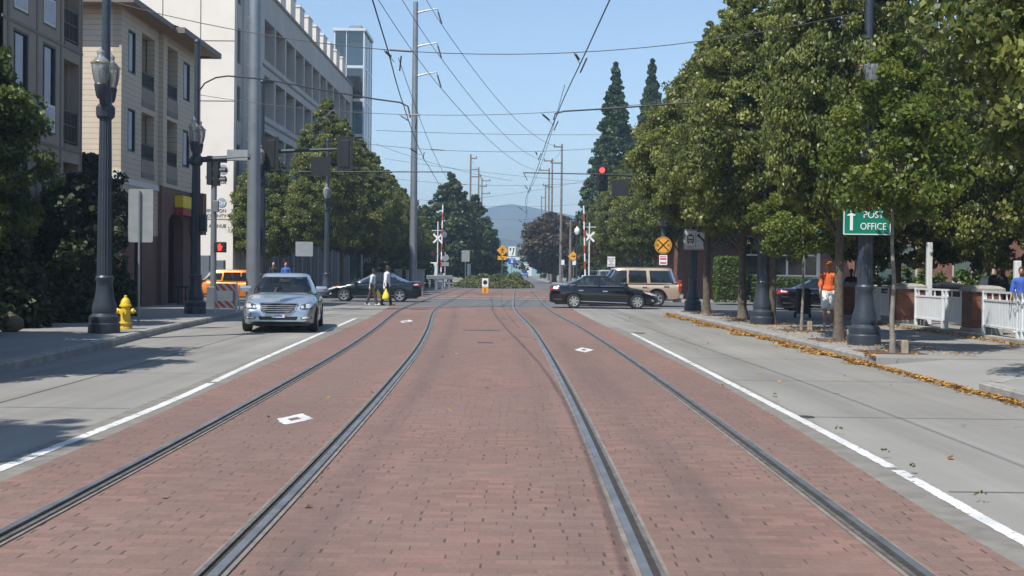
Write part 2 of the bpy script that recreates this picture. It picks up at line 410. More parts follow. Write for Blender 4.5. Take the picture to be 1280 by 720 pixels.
FARL = [(66, -10.2), (110, -9.2), (180, -6), (420, -5)]; FARR = [(66, 6.2), (100, 5.4), (160, 4.6), (240, 3.4), (420, 3.2)]
strip('far_road', FARL, FARR, .006, 'asphalt', [66.5, 80, 95, 110, 130, 160, 200, 240, 300, 420])
BL = [(-30, -3.7), (0, -3.72), (8.75, -3.8), (11.6, -3.86), (17.8, -4.12), (28.8, -4.55), (40, -5.0), (51.8, -5.66), (54, -5.7)]
BR = [(-30, 2.75), (8, 2.77), (13, 2.88), (17.5, 2.9), (28.6, 2.7), (40, 2.45), (48.5, 2.3), (54, 2.3)]
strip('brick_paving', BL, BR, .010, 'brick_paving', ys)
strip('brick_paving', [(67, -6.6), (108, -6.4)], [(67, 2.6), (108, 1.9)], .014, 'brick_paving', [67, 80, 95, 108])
strip('gutter_strip', [(y, x - .42) for y, x in BL if y < 46], [(y, x) for y, x in BL], .005, 'gutter_concrete', [y for y in ys if y < 40])
strip('gutter_strip', [(y, x) for y, x in BR], [(y, x + .32) for y, x in BR], .005, 'gutter_concrete', [y for y in ys if y < 36])
# crosswalk bands beyond the cross street
mb = MB()
for y0 in (68.4, 74): mb.add([(-6.4, y0, .018), (2.5, y0, .018), (2.5, y0 + .9, .018), (-6.4, y0 + .9, .018)], [(0, 1, 2, 3)])
struct(mb.build('crosswalk_band', 'kerb_concrete'))
mb = MB()
for x in np.arange(-5.6, 2.2, 1.25): mb.add([(x, 70.2, .018), (x + .85, 70.2, .018), (x + .85, 73, .018), (x, 73, .018)], [(0, 1, 2, 3)])
struct(mb.build('crosswalk_panel', 'asphalt'))
# painted lines with their worn breaks
WL = curve([(-3.9, -4), (-4.0, 5), (-4.06, 9.37), (-4.16, 14.5), (-4.55, 21.4), (-5.0, 31), (-5.39, 39.5)], .06)
WR = curve([(3.05, -4), (3.04, 3), (3.06, 7.2), (3.11, 10.2), (3.10, 14.8), (3.06, 22), (2.97, 31.7)], .06)
def line(pts, breaks, w):
    mb = MB(); seg = []
    rnd = random.Random(3)
    for p in pts:
        if any(a < p.y < b for a, b in breaks):
            if len(seg) > 1: ribbon(mb, seg, -w / 2, w / 2, .0085)
            seg = []
        else: seg.append(Vector((p.x + rnd.uniform(-.006, .006), p.y, 0)))
    if len(seg) > 1: ribbon(mb, seg, -w / 2, w / 2, .0085)
    return mb
struct(line(WL, [(16.6, 16.72)], .112).build('lane_line', 'road_paint'))
struct(line(WR, [(9.86, 9.92)], .108).build('lane_line', 'road_paint'))
# jagged hollow diamonds between the rails
def diamond(x, y, sx, sy, seed):
    rnd = random.Random(seed); o = [(0, 1), (.5, .55), (1, .1), (.62, -.4), (0, -1), (-.35, -.75), (-1, -.05), (-.5, .5)]
    n = 32; vs = []
    for k in range(n):
        t = k / n * len(o); i = int(t); f = t - i; a, b = o[i], o[(i + 1) % len(o)]
        px, py = a[0] + (b[0] - a[0]) * f, a[1] + (b[1] - a[1]) * f; j = 1 + rnd.uniform(-.08, .08)
        vs.append((x + px * sx * j, y + py * sy * j, .0125)); q = .36 * (1 + rnd.uniform(-.1, .1)); vs.append((x + px * sx * q, y + py * sy * q, .0125))
    return struct(MB().add(vs, [(2 * k, (2 * k + 2) % (2 * n), (2 * k + 3) % (2 * n), 2 * k + 1) for k in range(n)]).build('diamond_marking', 'road_paint'))
for k, (px, py, sx, sy) in enumerate([(368, 525, .19, .47), (508, 402, .2, 1.2), (730, 438, .2, .75)]): diamond(*G(px, py), sx, sy, k)
# slab joints in the concrete lanes
mb = MB()
ribbon(mb, curve([(-5.9, -4), (-6.0, 12), (-6.7, 30), (-7.2, 44)], 1), -.01, .01, .006)
for y in np.arange(4.3, 46, 4.6):
    mb.add([(3.2, y, .006), (interp(KR, y), y, .006), (interp(KR, y), y + .022, .006), (3.2, y + .022, .006)], [(0, 1, 2, 3)])
    x0 = interp(KL, y); x1 = interp(BL, y) - .45
    mb.add([(x0, y, .006), (x1, y, .006), (x1, y + .02, .006), (x0, y + .02, .006)], [(0, 1, 2, 3)])
struct(mb.build('slab_joint', 'joint_dark'))

# ------------------------------------------------------------------ sidewalks and kerbs
def sidewalk(kerb, outer, side, name):
    """kerb: list of Vector along the road edge; outer: list of (x, y) closing the slab"""
    poly = [(p.x, p.y) for p in kerb] + outer
    if side < 0: poly = poly[::-1]
    struct(MB().prism_z(poly, -.05, .148).build(name, 'sidewalk_concrete'))
    mb = MB(); rings = []
    for i, p in enumerate(kerb):
        d = (kerb[min(i + 1, len(kerb) - 1)] - kerb[max(i - 1, 0)]).normalized(); s = Vector((d.y, -d.x, 0)) * side
        a = p - s * .02; b = p + s * .15
        rings.append([(a.x, a.y, -.02), (a.x, a.y, .12), (a.x + s.x * .03, a.y + s.y * .03, .153), (b.x, b.y, .153), (b.x, b.y, .05)])
    struct(mb.loft(rings).build('kerb', 'kerb_concrete'))
kl = curve([(x, y) for y, x in KL] + [(-10.6, 46.4), (-12.4, 47.9), (-15, 48.2), (-19, 48.2), (-26, 48.2), (-60, 48.2)], .6)
sidewalk(kl, [(-60, -30)], -1, 'sidewalk')
kr2 = curve([(6.36, 21.3), (6.3, 23), (6.2, 30), (5.95, 40), (5.85, 44), (6.15, 46.6), (7.4, 48.2), (10, 48.5), (14, 48.55), (22, 48.6), (80, 48.6)], .6)
sidewalk(kr2, [(80, 21.3)], 1, 'sidewalk')
kr1 = curve([(6.4, -30), (6.4, 0), (6.38, 15), (6.55, 16.6), (7.4, 17.4), (10, 17.6)], .6)
sidewalk(kr1, [(80, 17.6), (80, -30)], 1, 'sidewalk')
# dropped driveway between the two kerbs: slopes up from the gutter
mb = MB().add([(6.3, 16.2, .008), (6.3, 21.6, .008), (7.6, 21.6, .13), (7.6, 17.0, .13), (80, 21.6, .151), (80, 17.0, .151)], [(0, 3, 2, 1), (3, 5, 4, 2)])
struct(mb.build('driveway', 'sidewalk_concrete'))
kf = curve([(60, 66.6), (26, 66.6), (16, 66.6), (12, 66.6), (8, 67.2), (6.4, 69.5), (6.0, 74), (5.2, 100), (4.6, 160), (3.4, 240)], 1.5)
sidewalk(kf, [(60, 240)], 1, 'sidewalk')
kg = curve([(-60, 65.6), (-28, 65.6), (-18, 65.6), (-14, 65.6), (-11.4, 66.2), (-10.0, 68.6), (-9.8, 74), (-9.0, 110), (-6.2, 180)], 1.5)
sidewalk(kg, [(-60, 180)], -1, 'sidewalk')
# sidewalk joints
mb = MB()
for y in np.arange(6, 47, 1.55):
    x0 = interp(KL, y) - .2; mb.add([(x0 - 4.5, y, .1505), (x0, y, .1505), (x0, y + .018, .1505), (x0 - 4.5, y + .018, .1505)], [(0, 1, 2, 3)])
    if y > 22: x0 = interp(KR, y) + .22; mb.add([(x0, y, .1505), (x0 + 5, y, .1505), (x0 + 5, y + .018, .1505), (x0, y + .018, .1505)], [(0, 1, 2, 3)])
for x in (8.3, 9.9): mb.add([(x, 21.9, .1508), (x + .018, 21.9, .1508), (x + .018, 47, .1508), (x, 47, .1508)], [(0, 1, 2, 3)])
struct(mb.build('sidewalk_joint', 'joint_dark'))
# mulch squares around the kerbside trees
mb = MB()
for x, y in ((6.8, 43.8), (7.3, 39.4), (7.35, 35.2), (7.4, 31.4), (7.14, 26.9), (7.05, 22.9)):
    mb.add([(x - .55, y - .6, .156), (x + .55, y - .6, .156), (x + .55, y + .6, .156), (x - .55, y + .6, .156)], [(0, 1, 2, 3)])
mb.add([(6.75, -10, .156), (8.6, -10, .156), (8.6, 16.2, .156), (6.8, 16.2, .156)], [(0, 1, 2, 3)])
struct(mb.build('tree_pit', 'mulch'))

# ------------------------------------------------------------------ tram rails: head, groove and guard lip set in a rubber strip
mat('rail_steel', (.27, .27, .275), .42, metal=.75, var=.25, scale=3)
mat('rail_guard', (.15, .135, .12), .55, metal=.4, var=.3, scale=8)
mat('rail_groove', (.028, .025, .022), .9, var=.4, scale=12)
mat('rail_bedding', (.17, .15, .13), .9, var=.25, scale=6)
CL_ = [(-2.28, -6), (-2.29, 3), (-2.3, 6.5), (-2.37, 11), (-2.52, 17), (-2.78, 24.5), (-3.22, 33), (-3.72, 41), (-4.08, 47.8), (-4.3, 56), (-4.44, 68), (-4.62, 85), (-4.82, 107)]
CR_ = [(1.43, -6), (1.43, 3), (1.42, 8), (1.40, 13), (1.35, 18), (1.25, 25), (1.05, 34), (.80, 41), (.60, 47), (.46, 54), (.40, 64), (.34, 80), (.28, 107)]
def rail(center, off, gs, label):
    """gs = +1 when the gauge side lies to the right of the rail"""
    pts = curve(center, .5); n = len(pts); mid = []
    for i, p in enumerate(pts):
        d = (pts[min(i + 1, n - 1)] - pts[max(i - 1, 0)]).normalized(); mid.append(p + Vector((d.y, -d.x, 0)) * off)
    g = lambda a, b: (min(a * gs, b * gs), max(a * gs, b * gs))
    r = thing('tram_rail', label, 'rail', (mid[0].x, mid[0].y, 0), group='grooved tram rails set in the brick street')
    m1 = MB(); bar(m1, mid, *g(-.052, 0), .0, .034); m1.build('rail_head', 'rail_steel', r, True)
    m2 = MB(); bar(m2, mid, *g(.044, .070), .0, .031); m2.build('guard_lip', 'rail_guard', r, True)
    m3 = MB(); ribbon(m3, mid, *g(.0, .044), .0165); m3.build('groove', 'rail_groove', r, True)
    m4 = MB(); bar(m4, mid, *g(-.085, -.052), .0, .020); bar(m4, mid, *g(.070, .098), .0, .019); m4.build('bedding', 'rail_bedding', r, True)
rail(CL_, -.7175, 1, 'outer rail of the left track, running nearest the left white line')
rail(CL_, .7175, -1, 'inner rail of the left track, with the dark groove on its left')
rail(CR_, -.7175, 1, 'inner rail of the right track, nearest the middle of the brick street')
rail(CR_, .7175, -1, 'outer rail of the right track, running nearest the right white line')
mat('cast_iron', (.06, .055, .05), .6, metal=.4, var=.3, scale=9)
for px, py, w, lab in ((607, 429, .34, 'small dark drain slot in the brick between the two tracks'), (602, 413.5, .95, 'long thin dark drain slot across the brick further off')):
    x, y = G(px, py); mb = MB().box(x - w / 2, y - .14, .0, x + w / 2, y + .14, .016)
    tag(mb.build('track_drain', 'cast_iron'), lab, 'drain')
for px, py, w, lab in ((797, 416.5, .42, 'small iron cover in the right lane beside the start of the white line'), (1006, 521.5, .22, 'small square iron cover in the right concrete lane')):
    x, y = G(px, py); mb = MB().lathe([(w / 2, .0), (w / 2, .008)], 20, (x, y, .0)); tag(mb.build('manhole_cover', 'cast_iron'), lab, 'cover')

# ------------------------------------------------------------------ hills: two ranges far beyond the street
m, nt, out = nodes_of('hill_forest'); b = bsdf(nt, out, .95); tc = N(nt, 'ShaderNodeTexCoord')
f = ramp(nt, noise(nt, tc.outputs['Object'], .012, 6), .35, .68); nt.links.new(mixc(nt, f, (.018, .034, .020), (.07, .075, .045)), b.inputs['Base Color'])
def hills(Y, prof, depth, seed, name):
    rnd = random.Random(seed); xs = np.linspace(-1250, 1250, 161); rows = []
    for j in range(9):
        t = j / 8; row = []
        for x in xs:
            h = interp(prof, x * 1500 / Y + 650) * .93
            nz = sum(math.sin(x * k * .004 + j * 1.7 + k * 1.3 + seed) / k for k in range(1, 9)) * 4
            row.append((x, Y - depth * (1 - t), -2 + (h + nz * (.35 + .3 * math.sin(3.1 * t))) * t ** .8))
        rows.append(row)
    rows.append([(x, y + 120, -2) for x, y, z in rows[-1]])
    struct(MB().loft(rows, cap=False, closed=False).build(name, m, smooth=True, ang=80))
hills(1900, [(-900, 60), (300, 78), (470, 82), (545, 92), (580, 104), (610, 114), (636, 121), (655, 117), (690, 108), (730, 98), (800, 85), (1100, 80), (2200, 60)], 600, 2, 'hills')
hills(1200, [(-900, 24), (400, 32), (560, 38), (600, 41), (650, 35), (700, 37), (1200, 36), (2200, 24)], 350, 5, 'near_hills')
# ------------------------------------------------------------------ trees: many small leaf faces in clumps
leaf_mat('leaf_linden', (.024, .045, .008), (.30, .315, .076), .32, .42)
leaf_mat('leaf_sapling', (.06, .10, .012), (.20, .22, .04), .38, .45)
leaf_mat('leaf_dark', (.018, .038, .009), (.115, .15, .036), .22, .5)
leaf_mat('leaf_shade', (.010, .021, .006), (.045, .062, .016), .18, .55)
leaf_mat('leaf_maple', (.022, .048, .010), (.15, .19, .035), .35, .42)
leaf_mat('leaf_conifer', (.016, .042, .012), (.07, .115, .032), .1, .6)
leaf_mat('leaf_plum', (.035, .034, .014), (.13, .085, .045), .2, .55)
leaf_mat('leaf_hedge', (.03, .06, .010), (.13, .18, .03), .25, .5)
leaf_mat('leaf_cover', (.05, .065, .018), (.17, .17, .055), .2, .6)
leaf_mat('leaf_dry', (.13, .055, .016), (.52, .30, .08), .15, .8)
mat('bark', (.105, .085, .065), .95, var=.35, scale=7, bmp=.8)
mat('bark_pale', (.20, .18, .155), .9, var=.3, scale=9, bmp=.6)
def leaf_mesh(name, C, A, B, tint, m):
    """C centres, A half-length vectors, B half-width vectors: one folded diamond per leaf"""
    n = len(C); V = np.empty((n, 4, 3), np.float32)
    nrm = np.cross(A, B); nrm /= np.linalg.norm(nrm, axis=1, keepdims=True) + 1e-9
    fold = nrm * np.linalg.norm(B, axis=1, keepdims=True) * .35
    V[:, 0] = C - A; V[:, 1] = C + B + fold - A * .15; V[:, 2] = C + A; V[:, 3] = C - B + fold - A * .15
    me = bpy.data.meshes.new(name); me.vertices.add(4 * n); me.vertices.foreach_set('co', V.ravel())
    me.loops.add(4 * n); me.loops.foreach_set('vertex_index', np.arange(4 * n, dtype=np.int32))
    me.polygons.add(n); me.polygons.foreach_set('loop_start', np.arange(0, 4 * n, 4, dtype=np.int32))
    me.update(calc_edges=True)
    a = me.attributes.new('tint', 'FLOAT', 'FACE'); a.data.foreach_set('value', np.clip(tint, 0, 1).astype(np.float32))
    me.materials.append(MATS[m]); return me
def unit(v): return v / (np.linalg.norm(v, axis=-1, keepdims=True) + 1e-9)
def leaves_at(rng, C, out_dir, size, droop=.5, flat=.5):
    n = len(C)
    nr = unit(rng.normal(size=(n, 3)) + flat * np.array([0, 0, 1.]) + .5 * out_dir)
    a = unit(np.cross(nr, rng.normal(size=(n, 3)))); a[:, 2] -= droop; a += out_dir * .3; a = unit(a)
    b = unit(np.cross(nr, a)); s = size * rng.uniform(.65, 1.25, (n, 1))
    return a * s * .62, b * s * .45
PROF = {'linden': ([0, .07, .2, .36, .55, .75, .9, 1], [.45, .82, 1, .97, .80, .50, .22, .03]),
        'round': ([0, .1, .3, .5, .7, .88, 1], [.4, .8, 1, 1, .86, .55, .1]),
        'cone': ([0, .05, .15, .4, .7, .9, 1], [.6, .95, 1, .80, .42, .14, .01]),
        'sapling': ([0, .15, .4, .65, .85, 1], [.45, .9, 1, .75, .45, .1])}
def crown(name, seed, z0, z1, R, clumps, per, size, shape, m, cr=.6, hollow=.45, lump=.18, gaps=.12, droop=.5, warm=.0):
    rng = np.random.default_rng(seed); pz, pr = PROF[shape]; H = z1 - z0
    ph = rng.uniform(0, 2 * PI, 6); Cs = []; 
    while len(Cs) < clumps:
        t = rng.uniform(0, 1); r = np.interp(t, pz, pr)
        if rng.uniform() > r + .12: continue
        a = rng.uniform(0, 2 * PI)
        wob = 1 + lump * (math.sin(2 * a + ph[0] + 5 * t) + .7 * math.sin(3 * a + ph[1] - 7 * t) + .5 * math.sin(5 * a + ph[2] + 11 * t)) / 1.5
        if math.sin(4 * a + ph[3] + 9 * t) + math.sin(3 * a + ph[4] - 13 * t) > 2 - 2.4 * gaps and rng.uniform() < .85: continue
        rho = hollow + (1 - hollow) * rng.uniform() ** .55
        rr = R * r * rho * wob
        Cs.append((rr * math.cos(a), rr * math.sin(a), z0 + H * t + rng.normal() * .15, rho, t))
    Cs = np.array(Cs); K = len(Cs)
    q = cr * rng.uniform(.6, 1.25, K) * (.4 + .6 * np.interp(Cs[:, 4], pz, pr)); cl = rng.uniform(0, 1, K) ** 1.4
    idx = np.repeat(np.arange(K), per); n = len(idx)
    d = rng.normal(size=(n, 3)); d = unit(d) * rng.uniform(.25, 1, (n, 1)) ** .6
    d *= np.array([1, 1, .62]); C = Cs[idx, :3] + d * q[idx, None]
    ax = np.stack([np.zeros(n), np.zeros(n), np.full(n, z0 + H * .35)], 1); od = unit(C - ax)
    A, B = leaves_at(rng, C, od, size, droop)
    tint = .10 + .62 * cl[idx] ** 1.3 + rng.normal(size=n) * .20 + warm
    return leaf_mesh(name, C.astype(np.float32), A, B, tint, m)
def trunk_mb(seed, h, r0, z_fork, limbs, R, z1, lean=0.):
    rnd = random.Random(seed); mb = MB(); pts = []; k = 7
    for i in range(k + 1):
        t = i / k; pts.append((lean * t + rnd.uniform(-.05, .05) * (t > 0), rnd.uniform(-.05, .05) * (t > 0), -.02 + h * t))
    rings = []
    mb.tube(pts, r0, 10, r0 * .25)
    mb.lathe([(r0 * 1.45, -.03), (r0 * 1.2, .12), (r0 * 1.02, .35)], 10)
    for i in range(limbs):
        a = i * 2.4 + rnd.uniform(-.4, .4); z = z_fork + (h - z_fork) * .8 * i / max(1, limbs); L = R * rnd.uniform(.6, .9) * (1 - .55 * i / limbs)
        x0 = lean * z / h
        p = [(x0, 0, z), (x0 + math.cos(a) * L * .35, math.sin(a) * L * .35, z + L * .38), (x0 + math.cos(a) * L * .7, math.sin(a) * L * .7, z + L * .62), (x0 + math.cos(a) * L, math.sin(a) * L, z + L * .95)]
        mb.tube(p, r0 * .38 * (1 - .5 * i / limbs), 6, r0 * .07)
    return mb
def make_tree(name, label, group, seed, h, r0, zf, crown_kw, leafm, bark='bark', limbs=11, lean=0.):
    t = thing(name, label, 'tree', group=group)
    trunk_mb(seed, h * .9, r0, zf, limbs, crown_kw['R'], crown_kw['z1'], lean).build('trunk', bark, t, smooth=True, ang=60)
    o = bpy.data.objects.new('crown', crown('crown', seed, m=leafm, **crown_kw)); COL.objects.link(o); o.parent = t
    return t
LR = 'street trees along the right sidewalk'
LIN = [make_tree('linden_tree', 'x', LR, 11 + i, 10.6, .17, 2.2, dict(z0=(2.9, 2.9, 2.9, 1.9, 3.6)[i], z1=11.3 if i < 4 else 10.9, R=(2.85, 2.98, 3.1, 3.2, 2.9)[i], clumps=1000, per=104, size=.096, shape='linden', cr=.40, lump=.16, gaps=.14, hollow=.4, droop=.8), 'leaf_linden') for i in range(5)]
used = set()
def plant(src, x, y, label, group, rz=0., s=1., sz=None, z=.15):
    s = (s, s, sz or s)
    if src.name not in used:
        used.add(src.name); src.location = (x, y, z); src.rotation_euler = (0, 0, rz); src.scale = s; src['label'] = label; src['group'] = group; return src
    return dup(src, (x, y, z), rz, label, group, s)
# kerbside row, near to far
plant(LIN[0], 8.5, 15.6, 'big linden overhanging the top right corner, the nearest tree on the right', LR, .3, .98)
plant(LIN[0], 7.16, 26.95, 'linden whose thick trunk stands beside the person in orange', LR, 1.9, .66, 1.0)
plant(LIN[2], 7.36, 35.25, 'linden whose trunk hugs the shaded lamp post in the row', LR, 4.1, .90, 1.0)
plant(LIN[0], 7.32, 39.45, 'linden with a slanting bare grey trunk in front of the glass door', LR, 2.6, .88, .97)
plant(LIN[4], 6.81, 43.8, 'linden rising just behind the post with the tram sign', LR, 5.2, .86, .95)
LP = 'trees shading the plaza behind the white fence'
for k, (i, x, y, rz, s, szz, lab) in enumerate([
        (2, 13.4, 25.0, 2.2, 1.0, 1.0, 'plaza tree at the right edge behind the nearest white fence panel'),
        (0, 14.2, 33.5, 4.0, .95, 1.0, 'plaza tree with a dark trunk right of the pale pole'),
        (1, 15.6, 39.0, .8, .92, .97, 'slimmer plaza tree just left of the dark pillar'),
        (0, 17.5, 29.5, 3.3, 1.0, 1.0, 'plaza tree deeper in the plaza behind the seated people'),
        (2, 12.4, 39.5, 1.1, .92, 1.0, 'plaza tree closing the gap above the green guide sign'),
        (1, 20.5, 41.0, 2.0, .95, 1.0, 'plaza tree in front of the brick building by the parked van')]):
    plant(LIN[3], x, y, lab, LP, rz, s, szz)
LF = 'street trees on the right beyond the crossing'
for i, x, y, rz, s, szz, lab in [(4, 8.9, 67.5, 1.0, .86, .98, 'linden behind the yellow railroad disc, nearest beyond the crossing'),
        (2, 8.7, 75, 3.0, .84, .97, 'second linden beyond the crossing, behind the hanging red signal'),
        (0, 8.4, 83.5, 5.0, .82, .96, 'third linden beyond the crossing, over the white notice board'),
        (1, 8.1, 93, 2.0, .80, .93, 'fourth linden beyond the crossing, beside the tall sequoia'),
        (2, 8.0, 106, .3, .78, .85, 'last linden of the right row, behind the raised crossing gate'),
        (0, 13.5, 71, 4.4, .9, 1, 'linden behind the tan suv, next to the brick building')]:
    plant(LIN[i], x, y, lab, LF, rz, s, szz)
LL = 'street trees in front of the parking garage'
for k, (i, x, y, rz, s, szz, lab) in enumerate([(0, -11.3, 69.5, 2.0, .86, 1.0, 'tallest linden in front of the garage, behind the lamp post beyond the crossing'),
        (1, -11.3, 76, 0.5, .84, .97, 'second linden along the garage, right behind the dark sedan'),
        (2, -11.2, 83.5, 4.0, .82, .93, 'third linden along the garage, above the walkers with yellow bags'),
        (0, -11.1, 92, 1.2, .80, .90, 'fourth linden along the garage, below the glass tower'),
        (1, -11.0, 101, 3.5, .78, .86, 'fifth linden along the garage, just left of the tall steel pole'),
        (2, -10.9, 111, 5.1, .76, .80, 'sixth linden along the garage, behind the tall steel pole'),
        (0, -10.7, 122, 2.7, .74, .76, 'last and smallest linden of the row along the garage'),
        (2, -15.0, 70.5, 1.6, .72, .78, 'dark shaded linden squeezed against the garage corner')]):
    plant(LIN[i], x, y, lab, LL, rz, s, szz)
# young trees with thin stems
SAP = make_tree('young_tree', 'x', 'young street trees on the right', 31, 5.0, .052, 2.5, dict(z0=2.45, z1=5.6, R=1.4, clumps=150, per=80, size=.088, shape='sapling', cr=.36, hollow=.1, lump=.25, gaps=.3), 'leaf_sapling', 'bark_pale', 9)
plant(SAP, 7.05, 22.7, 'young yellow-green tree with a thin stem in front of the green guide sign', 'young street trees on the right', .6, 1.0, 1.05)
plant(SAP, 7.37, 31.4, 'small pale-green tree with a thin stem left of the person in orange', 'young street trees on the right', 2.9, .82, .78)
plant(SAP, 12.8, 46, 'young light-green tree in front of the brick building windows', 'young street trees on the right', 4.5, 1.0, .95)
for x, y, l in ((7.25, 22.6, 'short wooden stake at the foot of the nearest young tree'), (7.42, 27.0, 'short pale stake beside the thick linden trunk'), (7.56, 31.3, 'short pale stake at the foot of the farther young tree')):
    s = MB().bbox(-.06, -.06, 0, .06, .06, .24, .015).build('tree_stake', mat('stake_wood', (.30, .25, .18), .9, var=.3)); s.location = (x, y, .15); tag(s, l, 'stake')
# left side
MAP = make_tree('maple_tree', 'x', 'trees on the left sidewalk', 41, 6.6, .12, 1.6, dict(z0=1.5, z1=7.4, R=1.95, clumps=420, per=100, size=.115, shape='round', cr=.42, lump=.22, gaps=.15, hollow=.35), 'leaf_maple')
plant(MAP, -13.1, 28.0, 'bright maple crown at the left edge, in front of the grey apartments', 'trees on the left sidewalk', .4, .88, .95)
plant(MAP, -9.9, 16.4, 'maple standing out of view to the left, whose shade lies on the lane', 'trees on the left sidewalk', 2., .95, .95)
plant(MAP, -9.75, 5.4, 'second maple out of view to the left, shading the nearest lane', 'trees on the left sidewalk', 3., 1.0, 1.5)
plant(MAP, -10.9, 18.6, 'third maple out of view to the left, shading the kerb', 'trees on the left sidewalk', 5., 1.1, 1.05)
plant(MAP, -13.6, 20.8, 'fourth maple out of view to the left, shading the sidewalk', 'trees on the left sidewalk', 1., 1.2, 1.15)
plant(MAP, -11.8, 15.2, 'fifth maple out of view to the left, behind the kerb', 'trees on the left sidewalk', 2.4, 1.15, 1.1)
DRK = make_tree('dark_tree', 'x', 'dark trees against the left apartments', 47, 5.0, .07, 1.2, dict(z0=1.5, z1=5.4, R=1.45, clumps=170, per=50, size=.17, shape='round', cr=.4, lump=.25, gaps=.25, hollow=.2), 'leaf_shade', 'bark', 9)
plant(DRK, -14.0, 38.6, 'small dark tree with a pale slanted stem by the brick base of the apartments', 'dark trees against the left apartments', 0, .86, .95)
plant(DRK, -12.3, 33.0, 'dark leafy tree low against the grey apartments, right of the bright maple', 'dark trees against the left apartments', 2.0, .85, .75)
def bush(name, label, group, x, y, rx, ry, h, seed, leafm, n=90, per=40, size=.12, z=.15, cat='bush'):
    rng = np.random.default_rng(seed); K = n; t = unit(rng.normal(size=(K, 3))) * rng.uniform(.25, 1, (K, 1)) ** .5; t[:, 2] = np.abs(t[:, 2])
    c = t * np.array([rx, ry, h]) * .85; c[:, 2] += .06; idx = np.repeat(np.arange(K), per); m_ = len(idx)
    C = c[idx] + unit(rng.normal(size=(m_, 3))) * rng.uniform(.1, 1, (m_, 1)) * min(rx, ry, h) * .3; C[:, 2] = np.abs(C[:, 2])
    od = unit(C - np.array([0, 0, h * .2])); A, B = leaves_at(rng, C, od, size, .2)
    cl = rng.uniform(0, 1, K); me = leaf_mesh(name, C.astype(np.float32), A, B, .2 + .45 * cl[idx] + rng.normal(size=m_) * .15, leafm)
    o = bpy.data.objects.new(name, me); COL.objects.link(o); o.location = (x, y, z); return tag(o, label, cat, group)
SB = 'dark shrubs in the bed along the left apartments'
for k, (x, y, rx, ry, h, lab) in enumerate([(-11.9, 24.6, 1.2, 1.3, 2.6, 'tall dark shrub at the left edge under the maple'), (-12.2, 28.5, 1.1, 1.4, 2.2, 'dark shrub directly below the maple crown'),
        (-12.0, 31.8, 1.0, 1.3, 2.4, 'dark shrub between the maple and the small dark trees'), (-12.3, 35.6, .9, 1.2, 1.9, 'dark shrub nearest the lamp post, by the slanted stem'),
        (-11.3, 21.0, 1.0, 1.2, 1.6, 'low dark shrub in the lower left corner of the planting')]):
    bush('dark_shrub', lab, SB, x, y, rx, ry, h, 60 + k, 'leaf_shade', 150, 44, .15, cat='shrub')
HB = 'bushes behind the white plaza fence'
for k, px in enumerate((1080, 1114, 1148, 1183, 1218, 1252)):
    x, _ = AT(px, 350, 49.5)
    bush('plaza_bush', ['bright green bush seen left of the near lamp post', 'bright green bush right of the near lamp post', 'bright bush above the first brick pillar', 'bright bush behind the pale fence pole',
         'bright bush between the two plaza tree trunks', 'bright bush in front of the parked van'][k], HB, x, 47.9, 1.1, .55, 2.05, 80 + k, 'leaf_hedge', 70, 36, .12)
def hedge(label, x0, y0, x1, y1, h, seed, z=.15, m='leaf_hedge', size=.09, dens=420):
    rng = np.random.default_rng(seed); a = [(x1 - x0) * (y1 - y0), (x1 - x0) * h, (x1 - x0) * h, (y1 - y0) * h, (y1 - y0) * h]
    n = int(sum(a) * dens); f = rng.choice(5, n, p=np.array(a) / sum(a)); C = rng.uniform(0, 1, (n, 3)) * np.array([x1 - x0, y1 - y0, h])
    C[f == 0, 2] = h; C[f == 1, 1] = 0; C[f == 2, 1] = y1 - y0; C[f == 3, 0] = 0; C[f == 4, 0] = x1 - x0
    C += rng.normal(size=(n, 3)) * .035; C[:, 2] = np.abs(C[:, 2]); mid = np.array([(x1 - x0) / 2, (y1 - y0) / 2, h / 2]); od = unit(C - mid)
    A, B = leaves_at(rng, C, od, size, .1)
    o = bpy.data.objects.new('hedge', leaf_mesh('hedge', C.astype(np.float32), A, B, .4 + rng.normal(size=n) * .18, m)); COL.objects.link(o); o.location = (x0, y0, z)
    return tag(o, label, 'hedge', 'clipped hedges')
hedge('low clipped hedge in front of the brick building by the glass door', 12.3, 62.5, 17.2, 63.5, 1.25, 5)
hedge('taller clipped hedge right behind the tan suv', 10.2, 61.8, 11.6, 63.2, 2.3, 6)
hedge('dark clipped hedge piece left of the glass door hedge', 11.5, 62.2, 12.2, 63.2, 1.35, 7)
hedge('green hedge behind the white fence posts left of the steel pole', -13.5, 104, -7.6, 105.2, 2.0, 8, dens=200, size=.14)
# conifers and the far trees
CON = make_tree('sequoia_tree', 'x', 'pointed conifers', 51, 24, .5, 3, dict(z0=1.5, z1=24.5, R=3.9, clumps=760, per=80, size=.32, shape='cone', cr=.85, lump=.1, gaps=.1, hollow=.45, droop=.9), 'leaf_conifer', limbs=6)
plant(CON, 10.2, 132, 'tall pointed sequoia rising behind the right tree row, the left of the pair', 'pointed conifers', 0, .92, 1.0)
plant(CON, 15.3, 142, 'pointed sequoia tip further right, half hidden by the lindens', 'pointed conifers', 2, .9, 1.09)
BRD = make_tree('evergreen_tree', 'x', 'broad dark evergreens left of the far road', 57, 13, .3, 1.5, dict(z0=.8, z1=14.0, R=4.0, clumps=420, per=60, size=.36, shape='linden', cr=.85, lump=.2, gaps=.15, hollow=.4), 'leaf_dark', limbs=8)
plant(BRD, -8.8, 150, 'tall broad evergreen in the middle distance, the left and tallest of the group', 'broad dark evergreens left of the far road', 0, 1.0, .97)
plant(BRD, -6.0, 158, 'broad evergreen with a lower top, right of the tallest one', 'broad dark evergreens left of the far road', 2.2, .82, .82)
